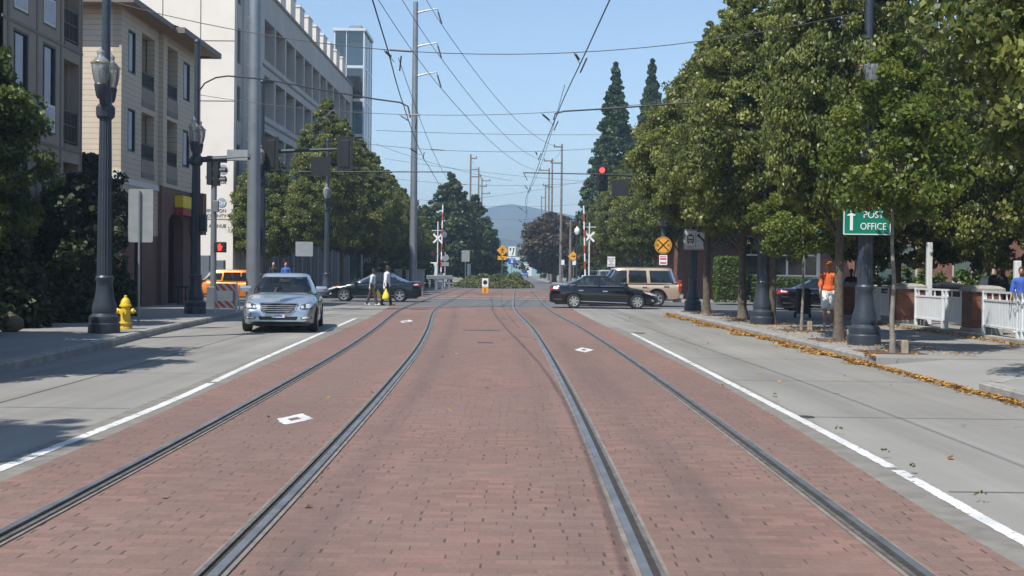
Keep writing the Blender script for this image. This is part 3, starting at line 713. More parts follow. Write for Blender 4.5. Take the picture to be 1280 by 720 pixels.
plant(BRD, -11.8, 148, 'shorter evergreen on the left flank behind the crossing mast', 'broad dark evergreens left of the far road', 4.2, .72, .68)
plant(BRD, -16.5, 156, 'evergreen filling in behind the last garage linden', 'broad dark evergreens left of the far road', 1.2, .9, .8)
PLM = make_tree('plum_tree', 'x', 'red-brown trees right of the far road', 61, 9.0, .28, 1.8, dict(z0=1.6, z1=10.8, R=4.4, clumps=330, per=50, size=.34, shape='round', cr=.85, lump=.28, gaps=.3, hollow=.3), 'leaf_plum', limbs=12)
plant(PLM, 4.9, 172, 'red-brown tree spreading over the right side of the far road', 'red-brown trees right of the far road', 0, 1.22, .92)
plant(PLM, 9.6, 150, 'red-brown tree close behind the acorn lamp and the raised gate', 'red-brown trees right of the far road', 2.4, .92, .84)
GRN = make_tree('roadside_tree', 'x', 'small green trees along the far road', 67, 6, .18, 1, dict(z0=.8, z1=7.2, R=2.4, clumps=150, per=46, size=.30, shape='round', cr=.6, lump=.25, gaps=.2, hollow=.3), 'leaf_dark', limbs=8)
for x, y, rz, s, lab in [(4.9, 205, 0, 1.0, 'small green tree under the red-brown crown beside the far road'), (7.5, 190, 1, 1.2, 'dark green tree below the spreading red-brown tree'), (-3.6, 165, 2, .7, 'low green tree at the right foot of the broad evergreens'), (8.2, 128, 4, .9, 'green tree right behind the railroad crossbuck on the right'),
        (10.8, 120, 5, 1.15, 'green tree between the sequoia and the last linden')]:
    plant(GRN, x, y, lab, 'small green trees along the far road', rz, s, z=0)
# far wood line at the foot of the hills: one mass
rng = np.random.default_rng(91); n = 9000; C = np.stack([rng.uniform(-260, 260, n), rng.uniform(480, 560, n), rng.uniform(0, 1, n) ** 1.3], 1)
C[:, 2] *= 9 + 4 * np.sin(C[:, 0] * .11) + 3 * np.sin(C[:, 0] * .37 + 1); od = unit(rng.normal(size=(n, 3))); A, B = leaves_at(rng, C, od, 2.6, .1)
o = bpy.data.objects.new('far_woods', leaf_mesh('far_woods', C.astype(np.float32), A, B, rng.uniform(0, 1, n), 'leaf_dark')); COL.objects.link(o)
tag(o, 'far belt of dark trees at the end of the road below the hills', 'woods', kind='stuff')
# low planting on the island between the tracks and the road
rng = np.random.default_rng(5); n = 26000; a = rng.uniform(0, 2 * PI, n); r = rng.uniform(0, 1, n) ** .5
x = -2.7 + 4.1 * r * np.cos(a); y = 122 + 10 * r * np.sin(a); hh = 1.3 * (1 - r ** 3) * (.75 + .25 * np.sin(x * 2.1) * np.sin(y * 1.3)) + .12
C = np.stack([x, y, hh * rng.uniform(.1, 1, n)], 1); od = np.tile(np.array([0, -.3, 1.]), (n, 1)); A, B = leaves_at(rng, C, od, .26, 0)
o = bpy.data.objects.new('ground_cover', leaf_mesh('ground_cover', C.astype(np.float32), A, B, .35 + .3 * np.sin(x * 1.7 + y) + rng.normal(size=n) * .2, 'leaf_cover')); COL.objects.link(o)
tag(o, 'low yellow-green planting on the island beyond the crossing', 'ground cover', kind='stuff')
# dry leaves in the right gutter and on the sidewalk edge
rng = np.random.default_rng(6); n1 = 9000; y = rng.uniform(21.5, 47, n1); wd = .03 + .34 * np.abs(np.sin(y * .55) * np.sin(y * 1.31 + 1)) ** 1.6 + .08 * np.abs(np.sin(y * 4.1))
x = np.interp(y, [p[0] for p in KR], [p[1] for p in KR]) - .03 - np.abs(rng.normal(size=n1)) * wd * .62
n2 = 1600; y2 = rng.uniform(12, 22, n2); x2 = 6.33 - np.abs(rng.normal(size=n2)) * .09
n3 = 800; y3 = rng.uniform(22, 46, n3); x3 = rng.uniform(6.4, 8.4, n3)
n4 = 45; y4 = rng.uniform(7, 46, n4); x4 = rng.uniform(-4, 6, n4)
x5 = 11.0 + np.abs(rng.normal(size=900)) * .25 - .5; y5 = rng.uniform(22, 37, 900)
X = np.concatenate([x, x2, x3, x4, x5]); Y = np.concatenate([y, y2, y3, y4, y5]); n = len(X)
Z = np.where(X > np.interp(Y, [p[0] for p in KR], [p[1] for p in KR]), .158, .012) + rng.uniform(.0, .035, n); Z[n1 + n2 + n3:n1 + n2 + n3 + n4] = .018
Z[(Y < 21.3) & (Y > 16) & (X > 6.3)] = .03
C = np.stack([X, Y, Z], 1); nr = unit(rng.normal(size=(n, 3)) * .35 + np.array([0, 0, 1.])); A = unit(np.cross(nr, rng.normal(size=(n, 3)))) * rng.uniform(.025, .05, (n, 1)); B = unit(np.cross(nr, A)) * rng.uniform(.018, .035, (n, 1))
o = bpy.data.objects.new('fallen_leaves', leaf_mesh('fallen_leaves', C.astype(np.float32), A, B, rng.uniform(0, 1, n), 'leaf_dry')); COL.objects.link(o)
tag(o, 'dry orange leaves drifted along the right kerb', 'fallen leaves', kind='stuff')
# weeds in the joint beside the right line
WD = 'weeds growing in the joint of the right lane'
for k, (px, py, lab) in enumerate([(968, 502, 'upright weed in the joint, farthest up the right white line'), (1048, 543, 'tiny weed low beside the middle of the right white line'), (1105, 573, 'sprawling weed beside the break in the right white line'), (1140, 592, 'flat weed just below the break in the white line'), (1225, 628, 'grassy weed nearest the right edge beside the white line')]):
    x, y = G(px, py); bush('weed', lab, WD, x, y, .05, .07, .035 if k else .09, 300 + k, 'leaf_hedge', 7, 5, .016, z=.0, cat='weed')
st = MB(); rnd = random.Random(4)
x, y = -13.3, 26.2
rings = []
for k in range(7):
    t = k / 6; r = .32 * math.sin(PI * (.12 + .86 * t)) ; rings.append([(r * math.cos(a) * rnd.uniform(.9, 1.1), r * .8 * math.sin(a) * rnd.uniform(.9, 1.1), .46 * t) for a in np.linspace(0, 2 * PI, 13)[:-1]])
b = st.loft(rings).build('boulder', mat('boulder_stone', (.12, .09, .05), .95, var=.4, scale=4, bmp=.8), smooth=True, ang=60); b.location = (-11.2, 26.3, .13)
tag(b, 'rough tan boulder in the shade at the left edge', 'boulder')
# ------------------------------------------------------------------ street furniture
mat('post_paint', (.026, .034, .048), .42, var=.2, scale=4)
mat('galvanized', (.23, .25, .27), .45, metal=.5, var=.12, scale=2)
mat('weathered_wood', (.17, .15, .13), .9, var=.25, scale=3)
mat('brass', (.55, .36, .14), .35, metal=.8, var=.1)
mat('signal_black', (.012, .013, .014), .5, var=.1)
mat('sign_back', (.30, .32, .33), .45, metal=.3, var=.1)
mat('sign_white', (.72, .73, .74), .5, var=.04)
mat('sign_green', (.0, .17, .11), .45, var=.05)
mat('sign_yellow', (.72, .32, .015), .5, var=.05)
mat('sign_blue', (.02, .10, .45), .5, var=.05)
mat('sign_ink', (.012, .012, .014), .6, var=0)
mat('sign_red', (.55, .03, .03), .5, var=.05)
mat('wire', (.03, .032, .036), .6, var=0)
mat('insulator', (.05, .04, .04), .4, var=.1)
glass_mat('lamp_glass', (.9, .92, .92), .14, .5, .05, (.34, .36, .37))
mat('hydrant_yellow', (.62, .42, .02), .4, var=.08, scale=6)
mat('lens_red', (.8, .05, .04), .3, var=0, emit=((1, .06, .05), 2.2))
mat('lens_hand', (.7, .04, .03), .3, var=0, emit=((1, .05, .04), 1.2))
mat('lens_amber_off', (.06, .022, .01), .25, var=0)
mat('lens_green_off', (.012, .03, .025), .25, var=0)
mat('white_metal', (.62, .65, .68), .4, var=.05, scale=3)

PG = 'dark lamp and wire posts along the street'
def lamp_post(label, lamps=True):
    t = thing('lamp_post', label, 'lamp post', group=PG)
    MB().lathe([(.34, 0), (.34, .20), (.315, .23), (.325, .27), (.325, .36), (.25, .43), (.265, .50), (.255, .60), (.205, .78), (.18, 1.0), (.175, 1.12), (.195, 1.16), (.195, 1.22), (.168, 1.26)], 24).build('base', 'post_paint', t, smooth=True, ang=30)
    MB().lathe([(.163, 1.25), (.128, 4.72)], 32, flute=.09).build('shaft', 'post_paint', t)
    MB().lathe([(.15, 4.70), (.19, 4.74), (.20, 4.82), (.20, 4.95), (.17, 4.99), (.13, 5.03), (.13, 5.28)], 20).build('collar', 'post_paint', t, smooth=True)
    MB().lathe([(.098, 5.0), (.09, 8.55), (.10, 8.56), (.11, 8.60), (.075, 8.68), (0.01, 8.72)], 16).build('upper_pole', 'post_paint', t, smooth=True, ang=40)
    if lamps:
        for s in (-1, 1):
            b = MB().tube([(0, s * .12, 4.95), (0, s * .24, 5.02), (0, s * .29, 5.12)], .05, 8)
            b.lathe([(.07, 5.1), (.10, 5.16), (.13, 5.34), (.14, 5.40), (.13, 5.42)], 16, (0, s * .31, 0)).build('lamp_arm', 'post_paint', t, smooth=True)
            g = MB().lathe([(.12, 5.42), (.155, 5.52), (.185, 5.68), (.198, 5.82), (.196, 5.86), (.165, 5.92), (.12, 5.97), (.085, 6.0), (.075, 6.05), (.09, 6.09), (.085, 6.12), (.03, 6.16), (.005, 6.24)], 20, (0, s * .31, 0)).build('lamp_globe', 'lamp_glass', t, smooth=True, ang=60)
            MB().lathe([(.203, 5.845), (.213, 5.85), (.213, 5.88), (.203, 5.885)], 20, (0, s * .31, 0)).build('brass_ring', 'brass', g, smooth=True)
            MB().lathe([(.03, 5.43), (.03, 5.52), (.055, 5.56), (.055, 5.70), (.02, 5.74)], 10, (0, s * .31, 0)).build('bulb', 'white_metal', g, smooth=True)
    return t
LPOST = lamp_post('tall dark lamp post with acorn globes beside the yellow hydrant'); LPOST.location = (-9.14, 26.33, .15)
for x, y, lab in [(-10.31, 38.04, 'dark lamp post with acorn globes behind the striped barricade'), (-9.95, 46.0, 'lamp post mostly hidden behind the thick grey steel pole, carrying the left signal arm'),
                  (-10.75, 66.6, 'lamp post with white acorn globes beyond the crossing on the left, above the dark sedan'), (7.23, 25.2, 'nearest right lamp post carrying the green guide sign'),
                  (7.09, 35.17, 'right lamp post in deep tree shade between two trunks'), (6.83, 47.42, 'right corner lamp post carrying the white tram sign')]:
    dup(LPOST, (x, y, .15), 0, lab)
LPB = [(-9.14, 26.33), (-10.31, 38.04), (-9.95, 46.), (-10.75, 66.6), (7.23, 25.2), (7.09, 35.17), (6.83, 47.42)]
# small control boxes and a pushbutton on posts
for x, y, z, lab in ((-10.05, 38.0, 2.75, 'small dark box on the lamp post behind the barricade'),):
    tag(MB().bbox(x - .09, y - .12, z, x + .09, y + .12, z + .55, .02).build('control_box', 'post_paint'), lab, 'box')

# thick steel poles carrying the high power lines
def steel_pole(x, y, h, r0, label):
    t = thing('steel_pole', label, 'power pole', (x, y, .15), group='tall grey steel power poles')
    MB().lathe([(r0 + .05, 0), (r0 + .05, .04), (r0, .05), (r0 * .6, h)], 12).build('shaft', 'galvanized', t, smooth=True, ang=30)
    for z in (h - .5, h - 2.75, h - 4.7):
        a = MB().tube([(0, 0, z - .25), (.6, -.06, z - .1), (1.45, -.1, z + .05)], .07, 8, .035).build('arm', 'galvanized', t, smooth=True)
        MB().tube([(1.45, -.1, z + .03), (1.50, -.12, z - .12)], .02, 6).build('shackle', 'insulator', a)
    for z in np.arange(.8, h - 5, .9): MB().box(-.02 - r0, -.02, z, .03 - r0 * (1 - .4 * z / h), .02, z + .03).build('climbing_step', 'galvanized', t)
    return t
NP = (-9.85, 44.2); FP = (-7.15, 80.0)
steel_pole(*NP, 21.2, .265, 'thick grey steel pole just left of the silver car, reaching out of view')
steel_pole(*FP, 19.3, .27, 'slender tall steel pole beyond the crossing with three short arms')

# ------------------------------------------------------------------ traffic signals
def signal_head(parent, x, y, z, face, lit=None, plate=True, scale=1.):
    """face = -1 shows its lenses towards -Y"""
    s = scale; w, h = .17 * s, .52 * s
    b = MB().bbox(x - w, y - .1, z - h, x + w, y + .1, z + h, .02)
    hd = b.build('signal_head', 'signal_black', parent, True)
    if plate: MB().box(x - w - .13, y - .012 + .06 * -face, z - h - .13, x + w + .13, y + .012 + .06 * -face, z + h + .13).build('backplate', 'signal_black', hd, True)
    for k, c in enumerate(('lens_red' if lit == 'red' else 'lens_amber_off', 'lens_amber_off', 'lens_green_off')):
        zz = z + (.34 - .34 * k) * s
        MB().lathe([(.005, .0), (.125 * s, .0), (.125 * s, .02)], 18, (x, y + face * .125, zz), 'y').build('lens', c, hd, True)
        v = MB(); a = np.linspace(-.15, PI + .15, 13); r = .145 * s
        v.loft([[(x + r * math.cos(q), y + face * .10, zz + r * math.sin(q)) for q in a], [(x + r * math.cos(q), y + face * .36, zz + r * math.sin(q) * .96) for q in a]], cap=False, closed=False)
        v.build('visor', 'signal_black', hd, True, smooth=True)
    return hd
A0 = (-9.95, 46.0)
t = thing('traffic_signal', 'signal arm with two signals seen from behind, on the post hidden by the steel pole', 'traffic signal', (*A0, 5.6))
za = AT(380, 189, 46)[1]; xe = AT(433, 187, 46)[0]
MB().tube([(A0[0], 46, za - .05), (-8.3, 46, za + .04), (xe, 46, za + .10)], .085, 10, .055).build('arm', 'post_paint', t, True, smooth=True)
for px in (338, 431): x, z = AT(px, 192, 45.8); signal_head(t, x, 45.9, z + .0, 1)
xp, zp = AT(401, 208, 46); MB().box(xp - .38, 45.98, zp - .36, xp + .38, 46.01, zp + .36).build('sign_panel', 'signal_black', t, True)
A1 = (-10.31, 38.04)
t = thing('traffic_signal', 'dark arm with a grey end panel, on the lamp post behind the barricade', 'traffic signal', (*A1, 5.0))
zz = AT(275, 197, 38)[1]; xe = AT(312, 193, 38)[0]
MB().tube([(A1[0] - .25, 38.04, zz - .12), (A1[0], 38.04, zz - .08), (xe, 38.04, zz + .03)], .10, 10, .085).build('arm', 'post_paint', t, True, smooth=True)
x0, z0 = AT(283, 200, 37.9); x1, z1 = AT(309, 187, 37.9); MB().box(x0, 37.96, z0 + .0, x1, 37.99, z1).build('sign_panel', 'sign_back', t, True)
Y = 43.5; x, _ = AT(267, 300, Y)
t = thing('signal_pole', 'slim grey pole with a side-on traffic signal and a lit red hand', 'traffic signal', (x, Y, .15))
MB().lathe([(.20, .15), (.20, .30), (.115, .36), (.10, AT(267, 198, Y)[1])], 16, (x, Y, 0)).build('pole', 'galvanized', t, True, smooth=True)
# heads turned sideways (towards +X), seen edge-on
for dx, dy, px, py in ((0, 0, 263, 213), (0, 0, 271, 214)):
    xs, zs = AT(px, py, Y)
    hd = MB().bbox(xs - .10, Y - .17, zs - .52, xs + .10, Y + .17, zs + .52, .02).build('signal_head', 'signal_black', t, True)
    for k in range(3):
        c = zs + .34 - .34 * k; a = np.linspace(-.15, PI + .15, 11)
        MB().loft([[(xs + .1, Y + .145 * math.cos(q), c + .145 * math.sin(q)) for q in a], [(xs + .34, Y + .145 * math.cos(q), c + .14 * math.sin(q)) for q in a]], cap=False, closed=False).build('visor', 'signal_black', hd, True, smooth=True)
xs, zs = AT(275.5, 309, Y - .2)
hd = MB().bbox(xs - .20, Y - .30, zs - .19, xs + .20, Y - .08, zs + .19, .02).build('walk_signal', 'signal_black', t, True)
hand = [(-.05, -.13), (.05, -.13), (.075, -.03), (.10, .03), (.075, .05), (.05, .0), (.045, .11), (.02, .12), (.012, .03), (.0, .13), (-.025, .13), (-.03, .03), (-.05, .11), (-.07, .10), (-.065, -.02)]
MB().prism_y([(a + xs, b + zs) for a, b in hand], Y - .312, Y - .302).build('hand_symbol', 'lens_hand', hd, True)
x2, z2 = AT(270, 258, Y); MB().bbox(x2 - .08, Y - .22, z2 - .2, x2 + .14, Y - .09, z2 + .2).build('control_box', 'galvanized', t, True)
for px0, px1, py0, py1, lab, yy in ((250, 262, 319, 345, 'blue-grey traffic cabinet behind the orange hatchback, the taller of two', 63.9), (269, 280, 325, 345, 'small grey cabinet just right of the taller one behind the orange hatchback', 63.9)):
    x0, z1 = AT(px0, py0, yy); x1, _ = AT(px1, py0, yy)
    c = MB().bbox(x0, yy, .15, x1, yy + .4, z1, .03).build('traffic_cabinet', mat('cabinet_grey', (.13, .15, .17), .5, metal=.2)); tag(c, lab, 'cabinet')
x0, z1 = AT(258, 358, 42.8); x1, _ = AT(292, 358, 42.8)
tag(MB().bbox(x0, 42.8, .15, x1, 43.2, z1, .03).build('traffic_cabinet', 'cabinet_grey'), 'wide low grey cabinet directly behind the striped barricade', 'cabinet')
# far right corner: signal pole with our red light
Y = 66.0; x, _ = AT(829, 300, Y); zt = AT(829, 252, Y)[1]
t = thing('signal_pole', 'dark pole with a yellow railroad disc and a long arm holding the red light', 'traffic signal', (x, Y, .15))
MB().lathe([(.24, .15), (.24, .35), (.14, .5), (.125, 7.4), (.05, 7.45)], 16, (x, Y, 0)).build('pole', 'post_paint', t, True, smooth=True)
za = AT(800, 221, Y)[1]; xr, zr = AT(752.5, 222, Y - .2)
MB().tube([(x, Y, za - .10), ((x + xr) / 2, Y, za + .04), (xr, Y, za + .12)], .09, 10, .055).build('arm', 'post_paint', t, True, smooth=True)
signal_head(t, xr, Y - .16, zr, -1, 'red', scale=1.18)
xq, zq = AT(775, 235, Y); MB().box(xq - .44, Y - .02, zq - .44, xq + .44, Y + .02, zq + .44).build('sign_panel', 'signal_black', t, True)
MB().box(xq - .02, Y - .012, zq + .44, xq + .02, Y + .012, za + .04).build('hanger', 'post_paint', t, True)
xs, zs = AT(830, 270, Y - .2); signal_head(t, xs, Y - .24, zs, 1, plate=False, scale=1.1)
xs, zs = AT(838, 268, Y - .2); MB().box(xs - .10, Y - .26, zs - .33, xs + .10, Y - .24, zs + .33).build('white_strip', 'sign_white', t, True)
def disc(mb, x, y, z, r, n=32, th=.012): return mb.lathe([(.002, 0), (r, 0), (r, th), (.002, th)], n, (x, y, z), 'y')
xs, zs = AT(829, 306.5, Y - .2)
d = disc(MB(), xs, Y - .2, zs, .47).build('railroad_sign', 'sign_yellow', t, True)
ink = MB()
for s in (1, -1):
    q = math.radians(45) * s; c, sn = math.cos(q), math.sin(q)
    ink.prism_y([(xs + a * c - b * sn, zs + a * sn + b * c) for a, b in ((-.43, -.035), (.43, -.035), (.43, .035), (-.43, .035))], Y - .206 - .002 * s, Y - .2005)
for k in range(28):
    a0, a1 = 2 * PI * k / 28, 2 * PI * (k + 1) / 28
    ink.prism_y([(xs + r * math.cos(a), zs + r * math.sin(a)) for r, a in ((.43, a0), (.43, a1), (.405, a1), (.405, a0))], Y - .206, Y - .2005)
ink.text('R', .26, xs - .30, Y - .206, zs - .09).text('R', .26, xs + .30, Y - .206, zs - .09).build('railroad_symbol', 'sign_ink', d, True)
xs, zs = AT(829, 325, Y - .2)
p = MB().box(xs - .22, Y - .2, zs - .27, xs + .22, Y - .188, zs + .27).build('notice_plate', 'sign_white', t, True)
MB().box(xs - .17, Y - .207, zs + .02, xs + .17, Y - .201, zs + .10).box(xs - .17, Y - .207, zs - .2, xs + .17, Y - .201, zs - .12).box(xs - .17, Y - .207, zs + .16, xs + .17, Y - .201, zs + .2).build('notice_bars', 'sign_red', p, True)

# ------------------------------------------------------------------ signs on the right posts
def rrect(x0, z0, x1, z1, r, n=5):
    out = []
    for cx, cz, a0 in ((x1 - r, z1 - r, 0), (x0 + r, z1 - r, PI / 2), (x0 + r, z0 + r, PI), (x1 - r, z0 + r, 1.5 * PI)):
        out += [(cx + r * math.cos(a0 + k * PI / 2 / n), cz + r * math.sin(a0 + k * PI / 2 / n)) for k in range(n + 1)]
    return out
def frame(mb, x0, z0, x1, z1, w, y0, y1):
    return mb.box(x0, y0, z0, x1, y1, z0 + w).box(x0, y0, z1 - w, x1, y1, z1).box(x0, y0, z0 + w, x0 + w, y1, z1 - w).box(x1 - w, y0, z0 + w, x1, y1, z1 - w)
Y = 24.96; x0, z1 = AT(1054, 258, Y); x1, z0 = AT(1114, 294.5, Y)
t = thing('guide_sign', 'green guide sign with a white arrow on the nearest right lamp post, partly behind leaves', 'sign', ((x0 + x1) / 2, Y, z0))
MB().prism_y(rrect(x0, z0, x1, z1, .05), Y, Y + .015).build('panel', 'sign_green', t, True)
w = MB(); frame(w, x0 + .012, z0 + .012, x1 - .012, z1 - .012, .018, Y - .006, Y - .001)
ax = x0 + .175; w.prism_y([(ax - .03, z0 + .10), (ax + .03, z0 + .10), (ax + .03, z1 - .19), (ax + .095, z1 - .19), (ax, z1 - .07), (ax - .095, z1 - .19), (ax - .03, z1 - .19)], Y - .006, Y - .001)
w.text('POST', .20, x0 + .63, Y - .004, z0 + .36, depth=.006, squash=.9).text('OFFICE', .20, x0 + .63, Y - .004, z0 + .12, depth=.006, squash=.85).build('arrow_and_letters', 'sign_white', t, True)
MB().box(7.18, Y + .02, z0 + .1, 7.28, Y + .12, z0 + .2).box(7.18, Y + .02, z1 - .2, 7.28, Y + .12, z1 - .1).build('bracket', 'galvanized', t, True)
Y = 47.2; x0, z1 = AT(855, 287, Y); x1, z0 = AT(883, 312.5, Y)
t = thing('tram_sign', 'white sign with a black tram and turn arrow on the right corner lamp post', 'sign', ((x0 + x1) / 2, Y, z0))
MB().prism_y(rrect(x0, z0, x1, z1, .06), Y, Y + .015).build('panel', 'sign_white', t, True)
k = MB(); frame(k, x0 + .02, z0 + .02, x1 - .02, z1 - .02, .018, Y - .006, Y - .001)
bx, bz = x0 + .26, z0 + .42
frame(k, bx - .13, bz - .12, bx + .13, bz + .15, .03, Y - .006, Y - .001); k.box(bx - .10, Y - .006, bz - .05, bx + .10, Y - .001, bz - .0)
k.box(bx - .10, Y - .006, bz - .17, bx - .05, Y - .001, bz - .12).box(bx + .05, Y - .006, bz - .17, bx + .10, Y - .001, bz - .12).box(bx - .05, Y - .006, bz + .15, bx + .05, Y - .001, bz + .2)
k.text('ONLY', .12, bx, Y - .004, z0 + .08, depth=.006)
k.box(bx + .20, Y - .006, z0 + .08, bx + .215, Y - .001, z1 - .1)
k.prism_y([(x1 - .12, z0 + .12), (x1 - .05, z0 + .12), (x1 - .05, z0 + .36), (x1 - .27, z1 - .22), (x1 - .25, z1 - .15), (x1 - .38, z1 - .2), (x1 - .31, z1 - .33), (x1 - .30, z1 - .28), (x1 - .12, z0 + .32)], Y - .006, Y - .001)
k.build('tram_and_arrow', 'sign_ink', t, True)
# blank backs of signs on the left
Y = 30.5; x, _ = AT(174, 300, Y); x0, z1 = AT(160, 236, Y); x1, z0 = AT(190.5, 303, Y)
t = thing('street_sign', 'large blank back of a sign on a thin pole behind the hydrant', 'sign', (x, Y, .15))
MB().lathe([(.03, .15), (.03, z1 - .05)], 10, (x, Y, 0)).build('pole', 'galvanized', t, True)
MB().prism_y(rrect(x0, z0, x1, z1, .05), Y + .035, Y + .05).build('panel', 'sign_back', t, True)
Y = 66.3; x0, z1 = AT(369.5, 302, Y); x1, z0 = AT(391, 320.5, Y)
tag(MB().prism_y(rrect(x0, z0, x1, z1, .05), Y, Y + .02).build('street_sign', 'sign_back'), 'blank grey sign back on the lamp post beyond the crossing', 'sign')
# hydrant
t = thing('fire_hydrant', 'yellow fire hydrant on the left kerb', 'hydrant', (-9.27, 28.15, .15))
MB().lathe([(.16, .0), (.16, .03), (.115, .04), (.115, .12), (.155, .125), (.155, .16), (.112, .17), (.105, .52), (.14, .525), (.14, .56), (.12, .57), (.105, .65), (.07, .71), (.035, .735), (.035, .78), (.02, .79)], 20).build('body', 'hydrant_yellow', t, smooth=True, ang=30)
for s in (-1, 1):
    MB().lathe([(.05, .08), (.05, .15), (.065, .155), (.065, .20), (.025, .205), (.025, .235)], 12, (0, 0, .42), 'x').build('side_cap', 'hydrant_yellow', t, smooth=True, rot=Matrix.Rotation(0 if s > 0 else PI, 3, 'Z'))
MB().lathe([(.07, -.08), (.07, -.15), (.085, -.155), (.085, -.20), (.025, -.205), (.025, -.235)], 14, (0, 0, .40), 'y').build('front_cap', 'hydrant_yellow', t, smooth=True)
b = MB()
for k in range(8): a = k * PI / 4; b.lathe([(.012, .03), (.012, .055)], 6, (.14 * math.cos(a), .14 * math.sin(a), 0))
b.build('base_bolt', 'galvanized', t)
# barricade with slanted stripes
bx, by = -9.62, 39.2
t = thing('barricade', 'folding barricade with orange and white slanted stripes on the left kerb', 'barricade', (bx, by, .15))
W = .36
for s in (-1, 1):
    MB().box(s * W - .02, -.02, 0, s * W + .02, .02, .98).build('leg', 'white_metal', t)
    MB().tube([(s * W, .02, .95), (s * W, .45, 0)], .02, 6).build('leg', 'white_metal', t)
mat('stripe_orange', (.75, .13, .03), .5, var=.06)
for z0, z1 in ((.72, .96), (.16, .38)):
    b = MB().box(-W, -.045, z0, W, -.022, z1).build('board', 'sign_white', t); st = MB()
    for k in range(-1, 4):
        a = -W + .06 + k * .24; h = z1 - z0; P = []
        for px_, pz_ in ((a + h, z0), (a + h + .12, z0), (a + .12, z1), (a, z1)): P.append((min(max(px_, -W), W), pz_))
        if P[1][0] - P[0][0] > .01 or P[2][0] - P[3][0] > .01: st.prism_y(P, -.05, -.0455)
    st.build('stripe', 'stripe_orange', b)
# ------------------------------------------------------------------ beyond the crossing: signs, gates, lamps
def post_sign(name, label, px, Y, ytop, parts, cat='sign', m='galvanized', z0=0., r=.035):
    x, zt = AT(px, ytop, Y); t = thing(name, label, cat, (x, Y, z0)); MB().lathe([(r, z0), (r, zt)], 8, (x, Y, 0)).build('pole', m, t, True)
    for nm, mt, mbf in parts: mbf(MB(), x).build(nm, mt, t, True)
    return t
Y = 88; s1 = AT(606.5, 353, Y); s2 = AT(606, 362.6, Y)
t = post_sign('median_sign', 'small white no-walking sign over a yellow number 5 plate in the brick between the tracks', 606.5, Y, 348, [
    ('white_plate', 'sign_white', lambda m_, x: m_.box(s1[0] - .23, Y - .06, s1[1] - .32, s1[0] + .23, Y - .045, s1[1] + .3)),
    ('yellow_plate', 'sign_yellow', lambda m_, x: m_.box(s1[0] - .23, Y - .06, s2[1] - .21, s1[0] + .23, Y - .045, s2[1] + .22)),
    ('symbols', 'sign_ink', lambda m_, x: m_.text('5', .38, s1[0], Y - .064, s2[1] - .14).lathe([(.12, -.002), (.16, -.002), (.16, .003), (.12, .003)], 20, (s1[0], Y - .063, s1[1]), 'y').prism_y([(s1[0] - .04, s1[1] - .1), (s1[0] + .04, s1[1] - .1), (s1[0] + .05, s1[1] + .1), (s1[0] - .06, s1[1] + .06)], Y - .067, Y - .061))])
Y = 127; a = AT(628, 313, Y); b2 = AT(627.5, 322.5, Y)
def dia(m_, x): return m_.prism_y([(a[0], a[1] - .60), (a[0] + .60, a[1]), (a[0], a[1] + .60), (a[0] - .60, a[1])], Y - .06, Y - .045)
def walker(m_, x):
    X, Z = a; return (disc(m_, X + .01, Y - .07, Z + .27, .06, 12).prism_y([(X - .06, Z + .18), (X + .08, Z + .18), (X + .06, Z - .05), (X - .05, Z - .05)], Y - .07, Y - .061)
        .prism_y([(X - .05, Z - .05), (X + .02, Z - .05), (X - .1, Z - .32), (X - .17, Z - .3)], Y - .07, Y - .061).prism_y([(X, Z - .05), (X + .06, Z - .05), (X + .15, Z - .3), (X + .09, Z - .33)], Y - .07, Y - .061)
        .prism_y([(X - .06, Z + .16), (X - .06, Z + .08), (X - .2, Z - .02), (X - .2, Z + .05)], Y - .07, Y - .061).prism_y([(X + .08, Z + .16), (X + .08, Z + .08), (X + .2, Z + .0), (X + .2, Z + .07)], Y - .07, Y - .061))
post_sign('crossing_sign', 'yellow diamond sign with a walking figure and arrow plate on the island', 628, Y, 305, [
    ('diamond', 'sign_yellow', dia), ('arrow_plate', 'sign_yellow', lambda m_, x: m_.box(b2[0] - .45, Y - .06, b2[1] - .2, b2[0] + .45, Y - .045, b2[1] + .2)),
    ('walking_figure', 'sign_ink', walker), ('arrow', 'sign_ink', lambda m_, x: m_.prism_y([(b2[0] - .2, b2[1] + .13), (b2[0] - .13, b2[1] + .16), (b2[0] + .08, b2[1] - .02), (b2[0] + .14, b2[1] + .05), (b2[0] + .2, b2[1] - .16), (b2[0] - .02, b2[1] - .13), (b2[0] + .03, b2[1] - .08)], Y - .068, Y - .061))])
Y2 = 124; c = AT(640, 314, Y2); d2 = AT(640, 325, Y2)
